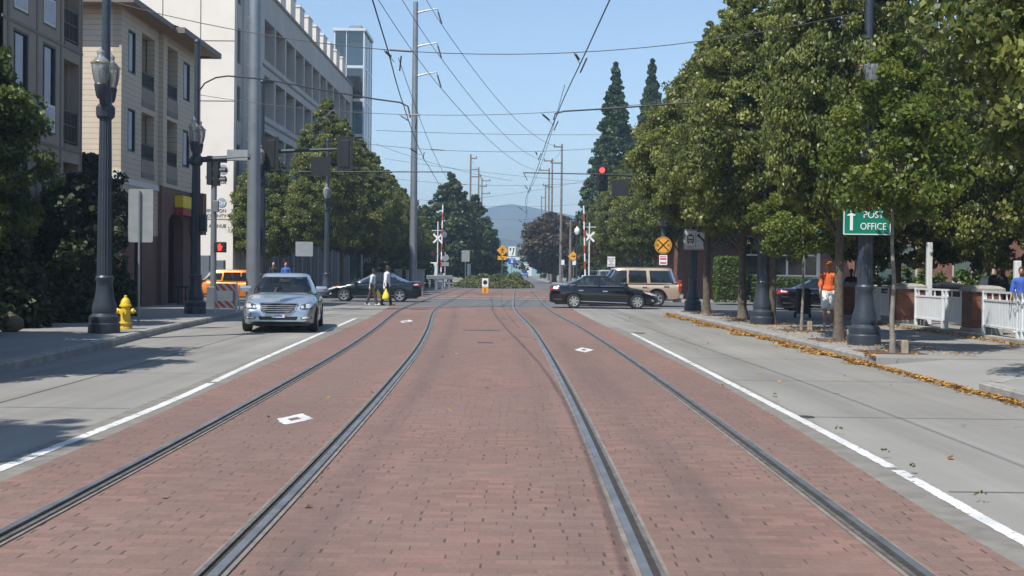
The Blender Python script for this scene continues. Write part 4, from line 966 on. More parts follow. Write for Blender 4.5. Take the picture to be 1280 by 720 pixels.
post_sign('keep_right_sign', 'white sign with two black arrows above a blue plate, right of the yellow diamond', 640, Y2, 308, [
    ('white_plate', 'sign_white', lambda m_, x: m_.box(c[0] - .36, Y2 - .06, c[1] - .5, c[0] + .36, Y2 - .045, c[1] + .48)),
    ('blue_plate', 'sign_blue', lambda m_, x: m_.box(c[0] - .36, Y2 - .06, d2[1] - .42, c[0] + .36, Y2 - .045, d2[1] + .2)),
    ('arrows', 'sign_ink', lambda m_, x: m_.prism_y([(c[0] - .22, c[1] + .05), (c[0] - .1, c[1] + .05), (c[0] - .1, c[1] + .22), (c[0] - .04, c[1] + .22), (c[0] - .16, c[1] + .4), (c[0] - .28, c[1] + .22), (c[0] - .22, c[1] + .22)], Y2 - .068, Y2 - .061)
        .prism_y([(c[0] + .0, c[1] - .38), (c[0] + .1, c[1] - .38), (c[0] + .22, c[1] + .1), (c[0] + .22, c[1] + .22), (c[0] + .28, c[1] + .22), (c[0] + .17, c[1] + .4), (c[0] + .05, c[1] + .22), (c[0] + .11, c[1] + .22), (c[0] + .11, c[1] + .08)], Y2 - .068, Y2 - .061)),
    ('white_symbol', 'sign_white', lambda m_, x: m_.box(c[0] - .24, Y2 - .068, d2[1] + .07, c[0] + .24, Y2 - .061, d2[1] + .13).box(c[0] - .08, Y2 - .068, d2[1] - .28, c[0] + .1, Y2 - .061, d2[1] - .04))])
Y3 = 114; e = AT(582, 320, Y3)
post_sign('street_sign', 'grey back of a square sign beside the left end of the island', 582, Y3, 312, [('panel', 'sign_back', lambda m_, x: m_.box(e[0] - .38, Y3 - .06, e[1] - .54, e[0] + .38, Y3 - .045, e[1] + .54))])
Y4 = 120; g = AT(556.5, 322, Y4); g2 = AT(556.5, 330, Y4)
post_sign('stop_sign', 'silver back of an eight-sided stop sign on a white pole by the left crossing mast', 556.5, Y4, 315, [
    ('octagon', 'sign_back', lambda m_, x: m_.prism_y([(g[0] + .39 * math.cos(q), g[1] + .39 * math.sin(q)) for q in np.arange(8) * PI / 4 + PI / 8], Y4 - .06, Y4 - .045)),
    ('panel', 'sign_back', lambda m_, x: m_.box(g2[0] - .36, Y4 - .06, g2[1] - .22, g2[0] + .36, Y4 - .045, g2[1] + .18))], m='white_metal')
Y5 = 118; i1 = AT(716.5, 320.5, Y5); i2 = AT(718, 328, Y5)
post_sign('warning_sign', 'yellow diamond warning sign beside the acorn lamp on the right', 717, Y5, 314, [
    ('diamond', 'sign_yellow', lambda m_, x: m_.prism_y([(i1[0], i1[1] - .52), (i1[0] + .52, i1[1]), (i1[0], i1[1] + .52), (i1[0] - .52, i1[1])], Y5 - .06, Y5 - .045)),
    ('arrow', 'sign_ink', lambda m_, x: m_.prism_y([(i1[0] - .2, i1[1] - .02), (i1[0] + .05, i1[1] - .02), (i1[0] + .05, i1[1] - .12), (i1[0] + .22, i1[1] + .02), (i1[0] + .05, i1[1] + .16), (i1[0] + .05, i1[1] + .05), (i1[0] - .2, i1[1] + .05)], Y5 - .068, Y5 - .061)),
    ('white_plate', 'sign_white', lambda m_, x: m_.box(i2[0] - .2, Y5 - .06, i2[1] - .25, i2[0] + .2, Y5 - .045, i2[1] + .2))])
i3 = AT(703.5, 328, 125)
post_sign('parking_sign', 'small white sign on a thin pole left of the yellow warning sign', 703.5, 125, 324, [('white_plate', 'sign_white', lambda m_, x: m_.box(i3[0] - .16, 124.94, i3[1] - .26, i3[0] + .16, 124.955, i3[1] + .26))])
Y6 = 80; j = AT(764, 327, Y6)
post_sign('notice_board', 'white notice sign with black lettering just left of the tan suv', 764, Y6, 321, [
    ('white_plate', 'sign_white', lambda m_, x: m_.box(j[0] - .26, Y6 - .06, j[1] - .33, j[0] + .26, Y6 - .045, j[1] + .33)),
    ('lettering', 'sign_ink', lambda m_, x: m_.text('DO NOT', .13, j[0], Y6 - .064, j[1] + .15).text('STOP', .13, j[0], Y6 - .064, j[1] + .0).text('ON', .11, j[0], Y6 - .064, j[1] - .13).text('TRACKS', .12, j[0], Y6 - .064, j[1] - .26))])
def gate(px, Y, ytop, arm_px, label, cb_y, arm_top, mir=1):
    x, zt = AT(px, ytop, Y); t = thing('crossing_gate', label, 'crossing gate', (x, Y, 0), group='railroad crossing masts')
    MB().lathe([(.16, .0), (.16, .5), (.06, .55), (.055, zt)], 10, (x, Y, 0)).build('mast', 'white_metal', t, True, smooth=True)
    cz = AT(px, cb_y, Y)[1]; cb = MB()
    for s in (-1, 1):
        q = s * PI / 4; c_, s_ = math.cos(q), math.sin(q)
        cb.prism_y([(x + u * c_ - v * s_, cz + u * s_ + v * c_) for u, v in ((-.56, -.085), (.56, -.085), (.56, .085), (-.56, .085))], Y - .1 - .012 * s, Y - .085 - .012 * s)
    cb.build('crossbuck', 'sign_white', t, True)
    zl = AT(px, cb_y + 19, Y)[1]
    l = MB().box(x - .5, Y - .05, zl - .03, x + .5, Y + .05, zl + .03)
    for s in (-1, 1): disc(l, x + s * .42, Y - .12, zl, .25, 18, .03)
    l.build('flasher', 'signal_black', t, True)
    for s in (-1, 1): MB().lathe([(.002, -.02), (.11, -.02), (.11, .0)], 14, (x + s * .42, Y - .12, zl), 'y').build('flasher_lens', mat('flasher_red', (.12, .01, .01), .3, var=0), t, True)
    MB().box(x - .55, Y - .03, zl + 2.05, x + .5, Y + .03, zl + 2.11).build('cross_arm', 'white_metal', t, True)
    xa, za = AT(arm_px[0], arm_top, Y - .25); xb = AT(arm_px[1], arm_top, Y - .25)[0]
    zb = 1.2; n = 9
    def piece(f0, f1, e):
        X0, X1 = xb + (xa - xb) * f0, xb + (xa - xb) * f1; Z0, Z1 = zb + (za - zb) * f0, zb + (za - zb) * f1; q = .052 + e; y0, y1 = Y - .28 - e, Y - .24 + e
        return MB().add([(X0 - q, y0, Z0), (X0 + q, y0, Z0), (X0 + q, y1, Z0), (X0 - q, y1, Z0), (X1 - q, y0, Z1), (X1 + q, y0, Z1), (X1 + q, y1, Z1), (X1 - q, y1, Z1)], [(0, 3, 2, 1), (4, 5, 6, 7), (0, 1, 5, 4), (1, 2, 6, 5), (2, 3, 7, 6), (3, 0, 4, 7)])
    arm = piece(0, 1, 0).build('gate_arm', 'sign_white', t, True)
    for k in range(1, n, 2): piece(k / n, (k + 1) / n, .004).build('red_band', mat('band_red', (.4, .06, .04), .5), arm, True)
    MB().bbox(xb - .3, Y - .5, .7, xb + .35, Y - .1, 1.35, .05).build('drive_box', 'white_metal', t, True)
    MB().bbox(x - .45, Y - .3, .0, x + .45, Y + .3, .62, .04).build('base_box', 'white_metal', t, True)
gate(547.5, 108, 277, (553.5, 552), 'left railroad crossing mast with crossbuck and raised striped gate', 298, 256)
gate(737, 100, 278, (729.5, 732.5), 'right railroad crossing mast with crossbuck and raised striped gate', 296, 257)
def acorn(px, Y, ytop, label):
    x, zt = AT(px, ytop, Y); t = thing('acorn_lamp', label, 'street lamp', (x, Y, 0), group='small single acorn lamps beyond the crossing')
    MB().lathe([(.2, 0), (.2, .3), (.09, .7), (.07, zt - .9), (.12, zt - .75), (.14, zt - .7)], 12, (x, Y, 0)).build('pole', 'post_paint', t, True, smooth=True)
    MB().lathe([(.13, zt - .7), (.24, zt - .45), (.22, zt - .25), (.1, zt - .1), (.02, zt)], 14, (x, Y, 0)).build('globe', 'sign_white', t, True, smooth=True)
acorn(721.5, 102, 283, 'single acorn lamp left of the right crossing mast'); acorn(556, 132, 289, 'single acorn lamp behind the left crossing gate')
# barrier, white posts and cabinet beside the left gate
x0, zt = AT(533, 344, 101); x1, _ = AT(566, 344, 101)
t = thing('low_barrier', 'low grey guard rail on short legs below the left crossing mast', 'barrier', (x0, 101, 0))
MB().bbox(x0, 100.85, zt - .32, x1, 101.1, zt, .04).build('beam', 'galvanized', t, True)
for k in range(4): x = x0 + .3 + k * (x1 - x0 - .6) / 3; MB().box(x - .08, 100.9, 0, x + .08, 101.05, zt - .32).build('leg', 'galvanized', t, True)
for k, (pa, pb, pt, lab) in enumerate([(493, 502, 336, 'widest white stone post, nearest the dark sedan roof'), (507, 511, 337, 'narrow white stone post left of the tall steel pole'), (521, 530, 336.5, 'white stone post right of the tall steel pole')]):
    x0, zt = AT(pa, pt, 102); x1, _ = AT(pb, pt, 102)
    MBx = MB().bbox(x0, 102, 0, x1, 102.5, zt - .08, .03).box(x0 - .04, 101.96, zt - .08, x1 + .04, 102.54, zt)
    tag(MBx.build('stone_post', mat('pale_stone', (.5, .47, .43), .8)), lab, 'post', 'white stone posts by the hedge')
x0, zt = AT(538, 328, 106.5); x1, _ = AT(547, 328, 106.5)
tag(MB().bbox(x0, 106.5, 0, x1, 107.3, zt, .04).build('signal_cabinet', 'white_metal'), 'pale metal cabinet at the foot of the left crossing mast', 'cabinet')
x0, zt = AT(584, 330, 135); x1, _ = AT(588, 330, 135)
tag(MB().bbox(x0, 135, 0, x1, 135.6, zt, .04).build('signal_cabinet', 'white_metal'), 'narrow white cabinet under the broad evergreens', 'cabinet')
# chain fence on the right beyond the crossing
t = thing('mesh_fence', 'thin grey mesh fence behind the white notice sign', 'fence', (6.5, 112, 0))
MB().box(6.3, 112, 1.75, 16, 112.04, 1.8).box(6.3, 112, .15, 16, 112.04, .19).build('rail', 'galvanized', t, True)
for x in np.arange(6.4, 16, 1.6): MB().box(x, 111.98, 0, x + .05, 112.05, 1.85).build('post', 'galvanized', t, True)
f = MB()
for x in np.arange(6.4, 16, .2): f.box(x, 112.01, .19, x + .012, 112.022, 1.75)
f.build('mesh', 'galvanized', t, True)
bush('yellow_bush', 'yellow-green bush between the notice sign and the black sedan roof', None, *[AT(757, 350, 84)[0], 84], .95, .7, 1.25, 401, 'leaf_sapling', 70, 34, .16, z=0)
bush('roadside_bush', 'round green bush at the end of the far road below the yellow diamond', None, AT(619, 330, 230)[0], 230, 2.9, 2.2, 2.7, 402, 'leaf_hedge', 90, 40, .3, z=0)
bush('roadside_bush', 'smaller olive bush right of the round one, left of the blue pickup', None, AT(645, 335, 260)[0], 260, 1.6, 1.5, 1.7, 403, 'leaf_cover', 60, 34, .3, z=0)
# ------------------------------------------------------------------ overhead wires
def sagged(a, b, sag, n=16):
    a, b = Vector(a), Vector(b); return [a + (b - a) * (k / n) - Vector((0, 0, 4 * sag * (k / n) * (1 - k / n))) for k in range(n + 1)]
def wire(pts, r, label, name='overhead_wire', cat='wire', group=None, m='wire'):
    return tag(MB().tube(pts, r, 6).build(name, m, smooth=True), label, cat, group)
def contact(center, dx, label):
    P = []
    for y in np.arange(-6, 118, 2.): P.append((float(np.interp(y, [c[1] for c in center], [c[0] for c in center])) + dx + .12 * math.sin(y * .15), y, 6.02 - .02 * math.sin(y * .3)))
    wire(P, .013, label, 'contact_wire')
contact(CL_, .12, 'tram contact wire running above the left track'); contact(CR_, .05, 'tram contact wire running above the right track')
def span(x0, y0, z0, x1, y1, z1, sag, label, drops=True):
    t = thing('span_wire', label, 'wire', (x0, y0, z0)); P = sagged((x0, y0, z0), (x1, y1, z1), sag, 24)
    MB().tube(P, .009, 6).build('cable', 'wire', t, True, smooth=True)
    ym = (y0 + y1) / 2
    for cen, dx in ((CL_, .12), (CR_, .05)):
        cx = float(np.interp(ym, [c[1] for c in cen], [c[0] for c in cen])) + dx; q = min(P, key=lambda p: abs(p.x - cx + .35))
        m_ = MB().tube([q, (cx - .05, ym + .2, 6.1)], .008, 5); m_.tube([q.lerp(Vector((cx, ym + .2, 6.1)), .15), q.lerp(Vector((cx, ym + .2, 6.1)), .6)], .028, 6); m_.tube([(cx + .1, ym + .2, 6.22), (cx, ym + .9, 6.03)], .018, 5)
        m_.build('pull_off', 'insulator', t, True, smooth=True)
    q0, q1 = P[9], P[10]; MB().tube([q0.lerp(q1, .2), q0.lerp(q1, .9)], .022, 6).build('insulator', 'insulator', t, True)
span(-9.14, 26.33, 7.45, 7.23, 25.2, 7.15, 1.05, 'nearest thin span wire between the hydrant lamp post and the green sign post')
span(-10.31, 38.04, 7.1, 7.09, 35.17, 7.1, .75, 'second span wire between the barricade post and the shaded post')
span(-9.95, 46.0, 7.0, 6.83, 47.4, 7.0, .75, 'third span wire across the street at the crossing corners')
span(-10.75, 66.6, 7.2, 8.0, 66.0, 7.1, .8, 'span wire across the street just beyond the crossing')
for Y, lab in ((90, 'faint span wire well beyond the crossing'), (112, 'farthest span wire above the island')): span(-10, Y, 7.3, 8, Y, 7.2, .8, lab)
# feeder cables that come in on curved brackets
f1 = [AT(244, 115, 38) + (38.04,)]; pts = [(-10.28, 38.04, AT(246, 116, 38)[1])]
for px, py in ((256, 104), (270, 97), (285, 95), (330, 99), (400, 112), (470, 124), (500, 128), (510, 133), (513, 147)):
    x, z = AT(px, py, 37.6); pts.append((x, 37.6, z))
wire(pts, .024, 'thick cable on a curved bracket from the barricade lamp post to the left contact wire', 'feeder_cable', 'cable')
pts = [(7.05, 35.17, AT(950, 126, 35.2)[1])]
for px, py in ((900, 126), (840, 130), (758, 136), (705, 139), (694, 142), (692, 150)):
    x, z = AT(px, py, 35.5); pts.append((x, 35.5, z))
wire(pts, .026, 'thick feeder cable reaching from the right trees to the right contact wire', 'feeder_cable', 'cable')
for side, (x0, x1), lab in ((-1, (-10.9, -3.4), 'rigid bracket arm over the left track beyond the tall lamp post'), (1, (8.2, .1), 'rigid bracket arm over the right track beside the red light')):
    t = thing('bracket_arm', lab, 'wire bracket', (x0, 58.5, 6.3))
    MB().tube([(x0, 58.5, 6.35), (x1, 58.5, 6.42)], .03, 6).build('arm', 'wire', t, True); MB().tube([(x0, 58.5, 7.2), ((x0 + x1) / 2, 58.5, 6.42)], .01, 5).build('stay', 'wire', t, True)
    MB().tube([(x1, 58.5, 6.42), (x1 + side * .2, 58.5, 6.05)], .02, 5).build('pull_off', 'insulator', t, True)
# messenger wires and small fittings further off
for k, (a, b, sag, lab) in enumerate([((-3.1, 30, 6.9), (-4.3, 75, 7.0), .5, 'catenary wire just above the left contact wire near the crossing'), ((1.2, 34, 6.9), (.5, 80, 7.0), .5, 'catenary wire just above the right contact wire near the crossing'),
        ((-4.3, 75, 7.0), (-4.7, 118, 7.2), .5, 'catenary wire above the left track beyond the crossing'), ((.5, 80, 7.0), (.3, 118, 7.2), .5, 'catenary wire above the right track beyond the crossing')]):
    wire(sagged(a, b, sag), .009, lab, 'catenary_wire')
for k, (px0, py0, px1, py1, Y, lab) in enumerate([(470, 163, 1000, 160, 52, 'light cable above the red light from tree row to tree row'), (470, 180, 640, 226, 75, 'slack cable coming out of the left trees towards the middle'), (480, 198, 780, 229, 80, 'long slack cable behind the steel pole'), (590, 248, 770, 216, 90, 'rising cable from the far left poles to the red light')]):
    a = AT(px0, py0, Y); b = AT(px1, py1, Y + 4); wire(sagged((a[0], Y, a[1]), (b[0], Y + 4, b[1]), .25), .010, lab, 'slack_cable')
# far line poles
FG = 'far grey line poles beyond the crossing'
def line_pole(px, ytop, Y, arms, label, r=.16):
    x, zt = AT(px, ytop, Y); t = thing('line_pole', label, 'power pole', (x, Y, 0), group=FG)
    MB().lathe([(r * 1.3, 0), (r * .75, zt)], 10, (x, Y, 0)).build('shaft', 'weathered_wood', t, True, smooth=True)
    for dz, L in arms:
        a = MB().box(min(x, x + L), Y - .12, zt - dz - .09, max(x, x + L), Y + .02, zt - dz + .09).build('arm', 'weathered_wood', t, True)
        MB().lathe([(.06, zt - dz + .09), (.09, zt - dz + .2), (.05, zt - dz + .36)], 8, (x + L * .95, Y - .05, 0)).build('insulator', 'insulator', a, True)
    return x, Y, zt
R1 = line_pole(702.5, 180, 163, [(.4, -1.1), (2.6, -1.5)], 'tallest far pole on the right, left of the red light')
R2 = line_pole(690.5, 198, 184, [(.4, -1.3)], 'far pole just left of the tallest right one')
R3 = line_pole(686.5, 210, 202, [(.4, -1.6), (3, -1)], 'third far pole on the right, thinner and lower')
R4 = line_pole(682, 231, 235, [(.4, 1.2)], 'short far pole left of the right group')
R5 = line_pole(677, 245, 270, [(.4, 1)], 'tiny far pole leftmost of the right group')
L1 = line_pole(588.5, 193, 178, [(.6, .9), (3.3, 1.6)], 'tallest far pole on the left above the broad evergreens')
L2 = line_pole(598.5, 209, 202, [(.4, -1.4), (3.2, 1.4), (5.2, -1.5)], 'second far pole on the left above the evergreens')
L3 = line_pole(602.5, 222, 225, [(.6, 1.6), (3, 1.5)], 'third and lowest far pole on the left above the evergreens')
line_pole(713.5, 275, 140, [(.4, -.6)], 'thin bare pole in front of the red-brown trees')
line_pole(652, 290, 320, [], 'thin faint pole at the end of the far road', .12)
for k, (dz, nm) in enumerate(((.5, 'top'), (2.75, 'middle'), (4.7, 'bottom'))):
    zn = 21.2 + .15 - dz - .05; zf = 19.3 + .15 - dz - .05
    A_ = Vector((NP[0] + 1.5, NP[1], zn)); B_ = Vector((FP[0] + 1.5, FP[1] - .1, zf - .1)); I = Vector((FP[0] + 1.78, FP[1] - .1, zf - 1.0))
    wire([A_ + (I - A_) * t - Vector((0, 0, 4 * .55 * t * (1 - t))) for t in np.linspace(0, 1, 17)], .019, 'power wire coming from overhead to the %s arm of the tall steel pole' % nm, 'power_wire')
    R = [(R1[0] - .9, R1[1], R1[2] - .3), (R2[0] - 1.1, R2[1], R2[2] - .3), (R3[0] - 1.3, R3[1], R3[2] - .3)][k]
    t = thing('power_wire', 'power wire falling from the %s arm of the tall steel pole to far poles' % nm, 'wire', tuple(I))
    MB().tube([I + (Vector(R) - I) * q - Vector((0, 0, 4 * 1.5 * q * (1 - q))) for q in np.linspace(0, 1, 20)], .022, 6).build('cable', 'wire', t, True, smooth=True)
    MB().tube([B_, B_.lerp(I, .9)], .05, 6).build('insulator', 'insulator', t, True)
for a, b, s, lab in [(R1, R2, .3, 'wire between the two tallest far right poles'), (L1, L2, .3, 'wire between the far left poles, the upper one'), (L2, L3, .3, 'wire between the two lower far left poles')]:
    wire(sagged((a[0], a[1], a[2] - .5), (b[0], b[1], b[2] - .5), s, 8), .02, lab, 'power_wire')

# ------------------------------------------------------------------ buildings
band_mat('siding_cream', (.62, .53, .42), .19, .45, .09)
band_mat('siding_cream_shaded', (.49, .42, .325), .19, .5, .09)  # same cream boards, with the shade of the street side put into the colour
mat('stucco_taupe', (.27, .23, .19), .9, var=.08, scale=1.5)
mat('trim_white', (.60, .59, .56), .6, var=.05)
mat('trim_taupe', (.16, .14, .12), .7, var=.08)
mat('roof_shingle', (.17, .16, .145), .95, var=.25, scale=9, bmp=.5)
mat('soffit_wood', (.30, .20, .11), .8, var=.1)
brick_mat('brick_dark', (.15, .075, .055), (.19, .095, .07), (.12, .10, .09))
brick_mat('brick_red', (.15, .055, .036), (.24, .085, .052), (.17, .13, .105))
mat('window_dark', (.012, .015, .018), .08, var=.2, scale=1.)
mat('curtain', (.42, .46, .52), .8, var=.1, scale=3)
mat('shutter_dark', (.02, .028, .032), .5, var=.1)
mat('metal_dark', (.02, .022, .024), .5, metal=.3, var=.1)
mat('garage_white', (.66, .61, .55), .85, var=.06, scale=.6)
mat('garage_white_shaded', (.42, .40, .375), .85, var=.08, scale=.5)  # the white walls darkened: street-side shade is put into this colour
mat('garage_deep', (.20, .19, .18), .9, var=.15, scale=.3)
glass_mat('tower_glass', (.72, .86, .88), .12, .62)
glass_mat('pane_glass', (.35, .40, .40), .10, .5)
mat('tower_frame', (.55, .57, .60), .4, metal=.4, var=.05)
mat('awning_green', (.015, .12, .075), .7, var=.1)
mat('sign_shop_yellow', (.75, .55, .01), .5, var=.08, scale=9)

def win_y(root, x, y0, y1, z0, z1, curtain=True, frame_m='shutter_dark', depth=.10, name='window', shutters=False):
    """a window in a wall that faces +X, its outer face at x"""
    w = MB(); fw = .06
    w.box(x - depth, y0, z0, x - .01, y0 + fw, z1).box(x - depth, y1 - fw, z0, x - .01, y1, z1).box(x - depth, y0 + fw, z1 - fw, x - .01, y1 - fw, z1).box(x - depth, y0 + fw, z0, x - .01, y1 - fw, z0 + fw)
    fr = w.build(name, frame_m, root, True)
    MB().box(x - depth + .02, y0 + fw, z0 + fw, x - depth + .03, y1 - fw, z1 - fw).build('pane', 'window_dark', fr, True)
    if curtain:
        d = (y1 - y0) * .28; MB().box(x - depth + .035, y0 + d, z0 + .12, x - depth + .05, y1 - d, z1 - .1).build('curtain', 'curtain', fr, True)
    return fr
# near grey apartments
GX = -13.3
t = thing('apartment_building', 'grey apartment block at the left edge with balconies and tall windows', 'building', (GX - 4, 30, 0))
holes = []; wins = []; bals = []
for fl in range(3):
    z0 = 2.35 + 2.98 * fl
    for y0, y1 in ((31.3, 32.3), (33.25, 34.2)): wins.append((y0, y1, z0, z0 + 2.5))
    for y0, y1 in ((34.8, 36.0),): bals.append((y0, y1, z0 - .15, z0 + 2.3))
holes = wins + bals
MB().wall('x', GX - .3, .3, 30.6, 36.25, 0, 11.3, holes).build('wall', 'stucco_taupe', t, True)
MB().box(GX - 1.7, 30.6, 0, GX - 1.6, 36.25, 11.3).build('back_wall', 'stucco_taupe', t, True)
MB().box(GX - 10, 36.23 - .3, 0, GX - .3, 36.23, 11.3).build('end_wall', 'stucco_taupe', t, True)
MB().box(GX - 10, 30.7, 0, GX, 30.6, 11.3).build('end_wall', 'stucco_taupe', t, True)
MB().box(GX - 10, 30.1, 11.3, GX + .6, 36.45, 11.6).build('roof', 'roof_shingle', t, True)
for y0, y1, z0, z1 in wins:
    fr = win_y(t, GX, y0, y1, z0, z1)
    MB().box(GX - .06, y0 + .07, z0 + .06, GX + .012, y1 - .07, z0 + .82).build('lower_panel', 'trim_white', fr, True)
    MB().box(GX - .055, y0 + .14, z0 + .13, GX + .02, y1 - .14, z0 + .75).build('lower_pane', 'curtain', fr, True)
for y0, y1, z0, z1 in bals:
    b = MB().box(GX - 1.6, y0, z0 - .18, GX + .03, y1, z0 - .0).build('balcony', 'trim_taupe', t, True)
    MB().box(GX - 1.6, y0 - .12, z0, GX - .31, y0 - .01, z1 + .3).box(GX - 1.6, y1 + .01, z0, GX - .31, y1 + .12, z1 + .3).build('side_wall', 'stucco_taupe', b, True)
    r = MB().box(GX - .08, y0, z0 + .95, GX - .03, y1, z0 + 1.0).box(GX - .08, y0, z0 + .55, GX - .03, y1, z0 + .59).box(GX - .08, y0, z0 + .08, GX - .03, y1, z0 + .12)
    for y in np.arange(y0 + .06, y1, .11): r.box(GX - .065, y, z0 + .12, GX - .045, y + .02, z0 + .95)
    r.build('railing', 'metal_dark', b, True)
    MB().box(GX - 1.595, y0 + .25, z0 + .02, GX - 1.57, y1 - .3, z0 + 2.05).build('balcony_door', 'window_dark', b, True)
tr = MB()
for fl in range(3): tr.box(GX, 30.6, 2.0 + 2.98 * fl, GX + .025, 36.25, 2.08 + 2.98 * fl)
for y in (30.95, 32.8, 34.5, 36.1): tr.box(GX, y, 0, GX + .02, y + .12, 11.3)
tr.build('trim', 'trim_taupe', t, True)
# cream clapboard apartments on a brick base
CX = -14.05
t = thing('apartment_building', 'cream clapboard apartments with a hipped roof on a dark brick shop base', 'building', (-18, 46, 0))
wn_ = [(42.75, 43.6, 8.55, 10.1), (42.75, 43.6, 5.75, 7.3), (49.2, 50.2, 8.5, 10.1), (49.2, 50.2, 5.75, 7.3)]
bl_ = [(44.3, 45.85, 7.75, 10.25), (44.3, 45.85, 5.1, 7.35), (47.0, 48.4, 7.75, 10.3), (47.0, 48.4, 5.1, 7.4)]
MB().wall('x', CX - .3, .3, 42.0, 46.5, 4.75, 10.75, [h for h in wn_ + bl_ if h[1] < 46]).wall('x', CX - .2, .35, 46.5, 51, 4.75, 10.75, [h for h in wn_ + bl_ if h[0] > 46]).build('street_wall', 'siding_cream_shaded', t, True)
MB().box(-26, 42.0, 2.8, CX - .3, 42.25, 4.68).box(-26, 42.0, 5.02, CX - .3, 42.25, 10.75).build('front_wall', 'siding_cream', t, True)
MB().box(-26, 41.95, 4.68, CX + .04, 42.25, 5.02).box(CX - .3, 42.25, 4.55, CX + .045, 46.5, 4.76).build('white_band', 'trim_white', t, True)
MB().wall('x', CX - .3, .3, 42.25, 46.4, 2.8, 4.55, [(43.0, 44.2, 2.9, 4.3)]).build('lower_siding', 'siding_cream_shaded', t, True)
MB().box(CX - .06, 43.0, 2.9, CX - .05, 44.2, 4.3).build('lower_window', 'window_dark', t, True)
MB().box(CX - .32, 50.75, 2.8, CX - 8, 51.0, 10.75).build('rear_wall', 'siding_cream_shaded', t, True)
for bx_ in ((CX - .06, 41.96, 5.02, CX + .03, 42.06, 10.7), (CX + .11, 50.9, 4.8, CX + .17, 51.02, 10.7), (CX, 46.42, 4.8, CX + .17, 46.5, 10.7)): MB().box(*bx_).build('corner_board', 'siding_cream_shaded', t, True)
MB().box(CX - 1.9, 42.3, 4.6, CX - 1.8, 50.7, 10.7).build('inner_wall', 'siding_cream_shaded', t, True)
for (y0, y1, z0, z1) in wn_: win_y(t, CX + (.15 if y0 > 46 else 0), y0, y1, z0, z1)
for (y0, y1, z0, z1) in bl_:
    xo = CX + (.15 if y0 > 46 else 0)
    b = MB().box(CX - 1.8, y0, z0 - .18, xo + .03, y1, z0 + .02).build('balcony', 'trim_taupe', t, True)
    MB().box(xo - .06, y0, z0 + .02, xo + .02, y1, z0 + .52).build('solid_parapet', 'stucco_taupe', b, True)
    MB().box(CX - 1.8, y0 - .12, z0 - .2, xo - .36, y0, z1 + .2).box(CX - 1.8, y1, z0 - .2, xo - .36, y1 + .12, z1 + .2).box(CX - 1.8, y0, z1 + .02, xo - .36, y1, z1 + .1).build('side_wall', 'siding_cream_shaded', b, True)
    r = MB().box(xo - .06, y0, z0 + 1.05, xo - .01, y1, z0 + 1.1).box(xo - .06, y0, z0 + .56, xo - .01, y1, z0 + .6)
    for y in np.arange(y0 + .05, y1, .12): r.box(xo - .045, y, z0 + .6, xo - .025, y + .025, z0 + 1.05)
    r.build('railing', 'metal_dark', b, True)
    MB().box(CX - 1.795, y0 + .2, z0 + .05, CX - 1.77, y1 - .35, z0 + 2.1).build('balcony_door', 'window_dark', b, True)
# hipped roof with eaves and a small bump-out roof
e0, e1, e2, e3 = (-27, 41.3), (CX + .62, 41.3), (CX + .62, 51.6), (-27, 51.6); rz_ = 13.4
rf = MB().add([(e0[0], e0[1], 10.86), (e1[0], e1[1], 10.86), (e2[0], e2[1], 10.86), (e3[0], e3[1], 10.86), (-19.2, 46.45, rz_), (-27, 46.45, rz_)], [(0, 1, 4, 5), (1, 2, 4), (2, 3, 5, 4)])
rf.add([(CX + 1.0, 46.2, 10.80), (CX + 1.0, 51.75, 10.80), (CX - 3.2, 51.75, 12.5), (CX - 3.2, 46.2, 12.5), (CX + 1.0, 48.9, 10.80)], [(0, 4, 3), (4, 2, 3), (4, 1, 2)])
rf.build('roof', 'roof_shingle', t, True)
MB().box(-27, 41.3, 10.70, e1[0], 42.0, 10.745).box(CX + .001, 42.0, 10.70, e1[0], 51.6, 10.745).box(e1[0], 46.2, 10.66, CX + 1.0, 51.75, 10.70).build('soffit', 'soffit_wood', t, True)
MB().box(-27, 41.24, 10.70, e1[0] + .06, 41.3, 10.90).box(e1[0], 41.3, 10.70, e1[0] + .06, 46.14, 10.90).box(CX + 1.0, 46.14, 10.62, CX + 1.06, 51.81, 10.84).box(e1[0], 46.14, 10.62, CX + 1.0, 46.2, 10.84).box(CX - .2, 51.76, 10.62, CX + 1.0, 51.81, 10.84).build('gutter', 'trim_taupe', t, True)
# brick base with the arched passage at the corner
bs = MB().box(-26, 42.02, 0, CX - .3, 42.24, 2.8).wall('x', CX - .28, .28, 42.24, 46.4, 0, 2.8, [(43.6, 44.5, .15, 2.6)])
arc = []
for k in range(9): a = PI * k / 8; arc.append((48.35 - 1.05 * math.cos(a), 3.35 + .45 * math.sin(a)))
bs.wall('x', CX - .25, .4, 46.4, 51, 0, 4.75, [(47.3, 49.4, .15, 3.35)] + [(arc[k][0], arc[k + 1][0], 3.35, (arc[k][1] + arc[k + 1][1]) / 2) for k in range(8)])
bs.box(CX - 4, 50.7, 0, CX - .25, 51, 4.75).build('brick_base', 'brick_dark', t, True)
MB().box(CX - .2, 43.6, .15, CX - .18, 44.5, 2.6).build('shop_door', 'window_dark', t, True)
MB().box(CX - 2.2, 46.6, .15, CX - 2.1, 50.6, 4.6).build('passage_wall', 'trim_white', t, True)
MB().box(CX - 2.09, 47.6, .15, CX - 2.06, 48.6, 2.4).build('passage_door', 'shutter_dark', t, True)
b = MB().box(CX + .16, 48.1, 4.02, CX + .5, 50.3, 4.5).build('shop_sign', 'sign_shop_yellow', t, True)
MB().box(CX + .16, 48.1, 3.72, CX + .5, 50.3, 4.0).build('red_strip', mat('sign_shop_red', (.30, .03, .02), .5), b, True)
MB().box(CX + .16, 50.35, 3.0, CX + .7, 50.9, 4.74).build('brick_corbel', 'brick_dark', t, True)
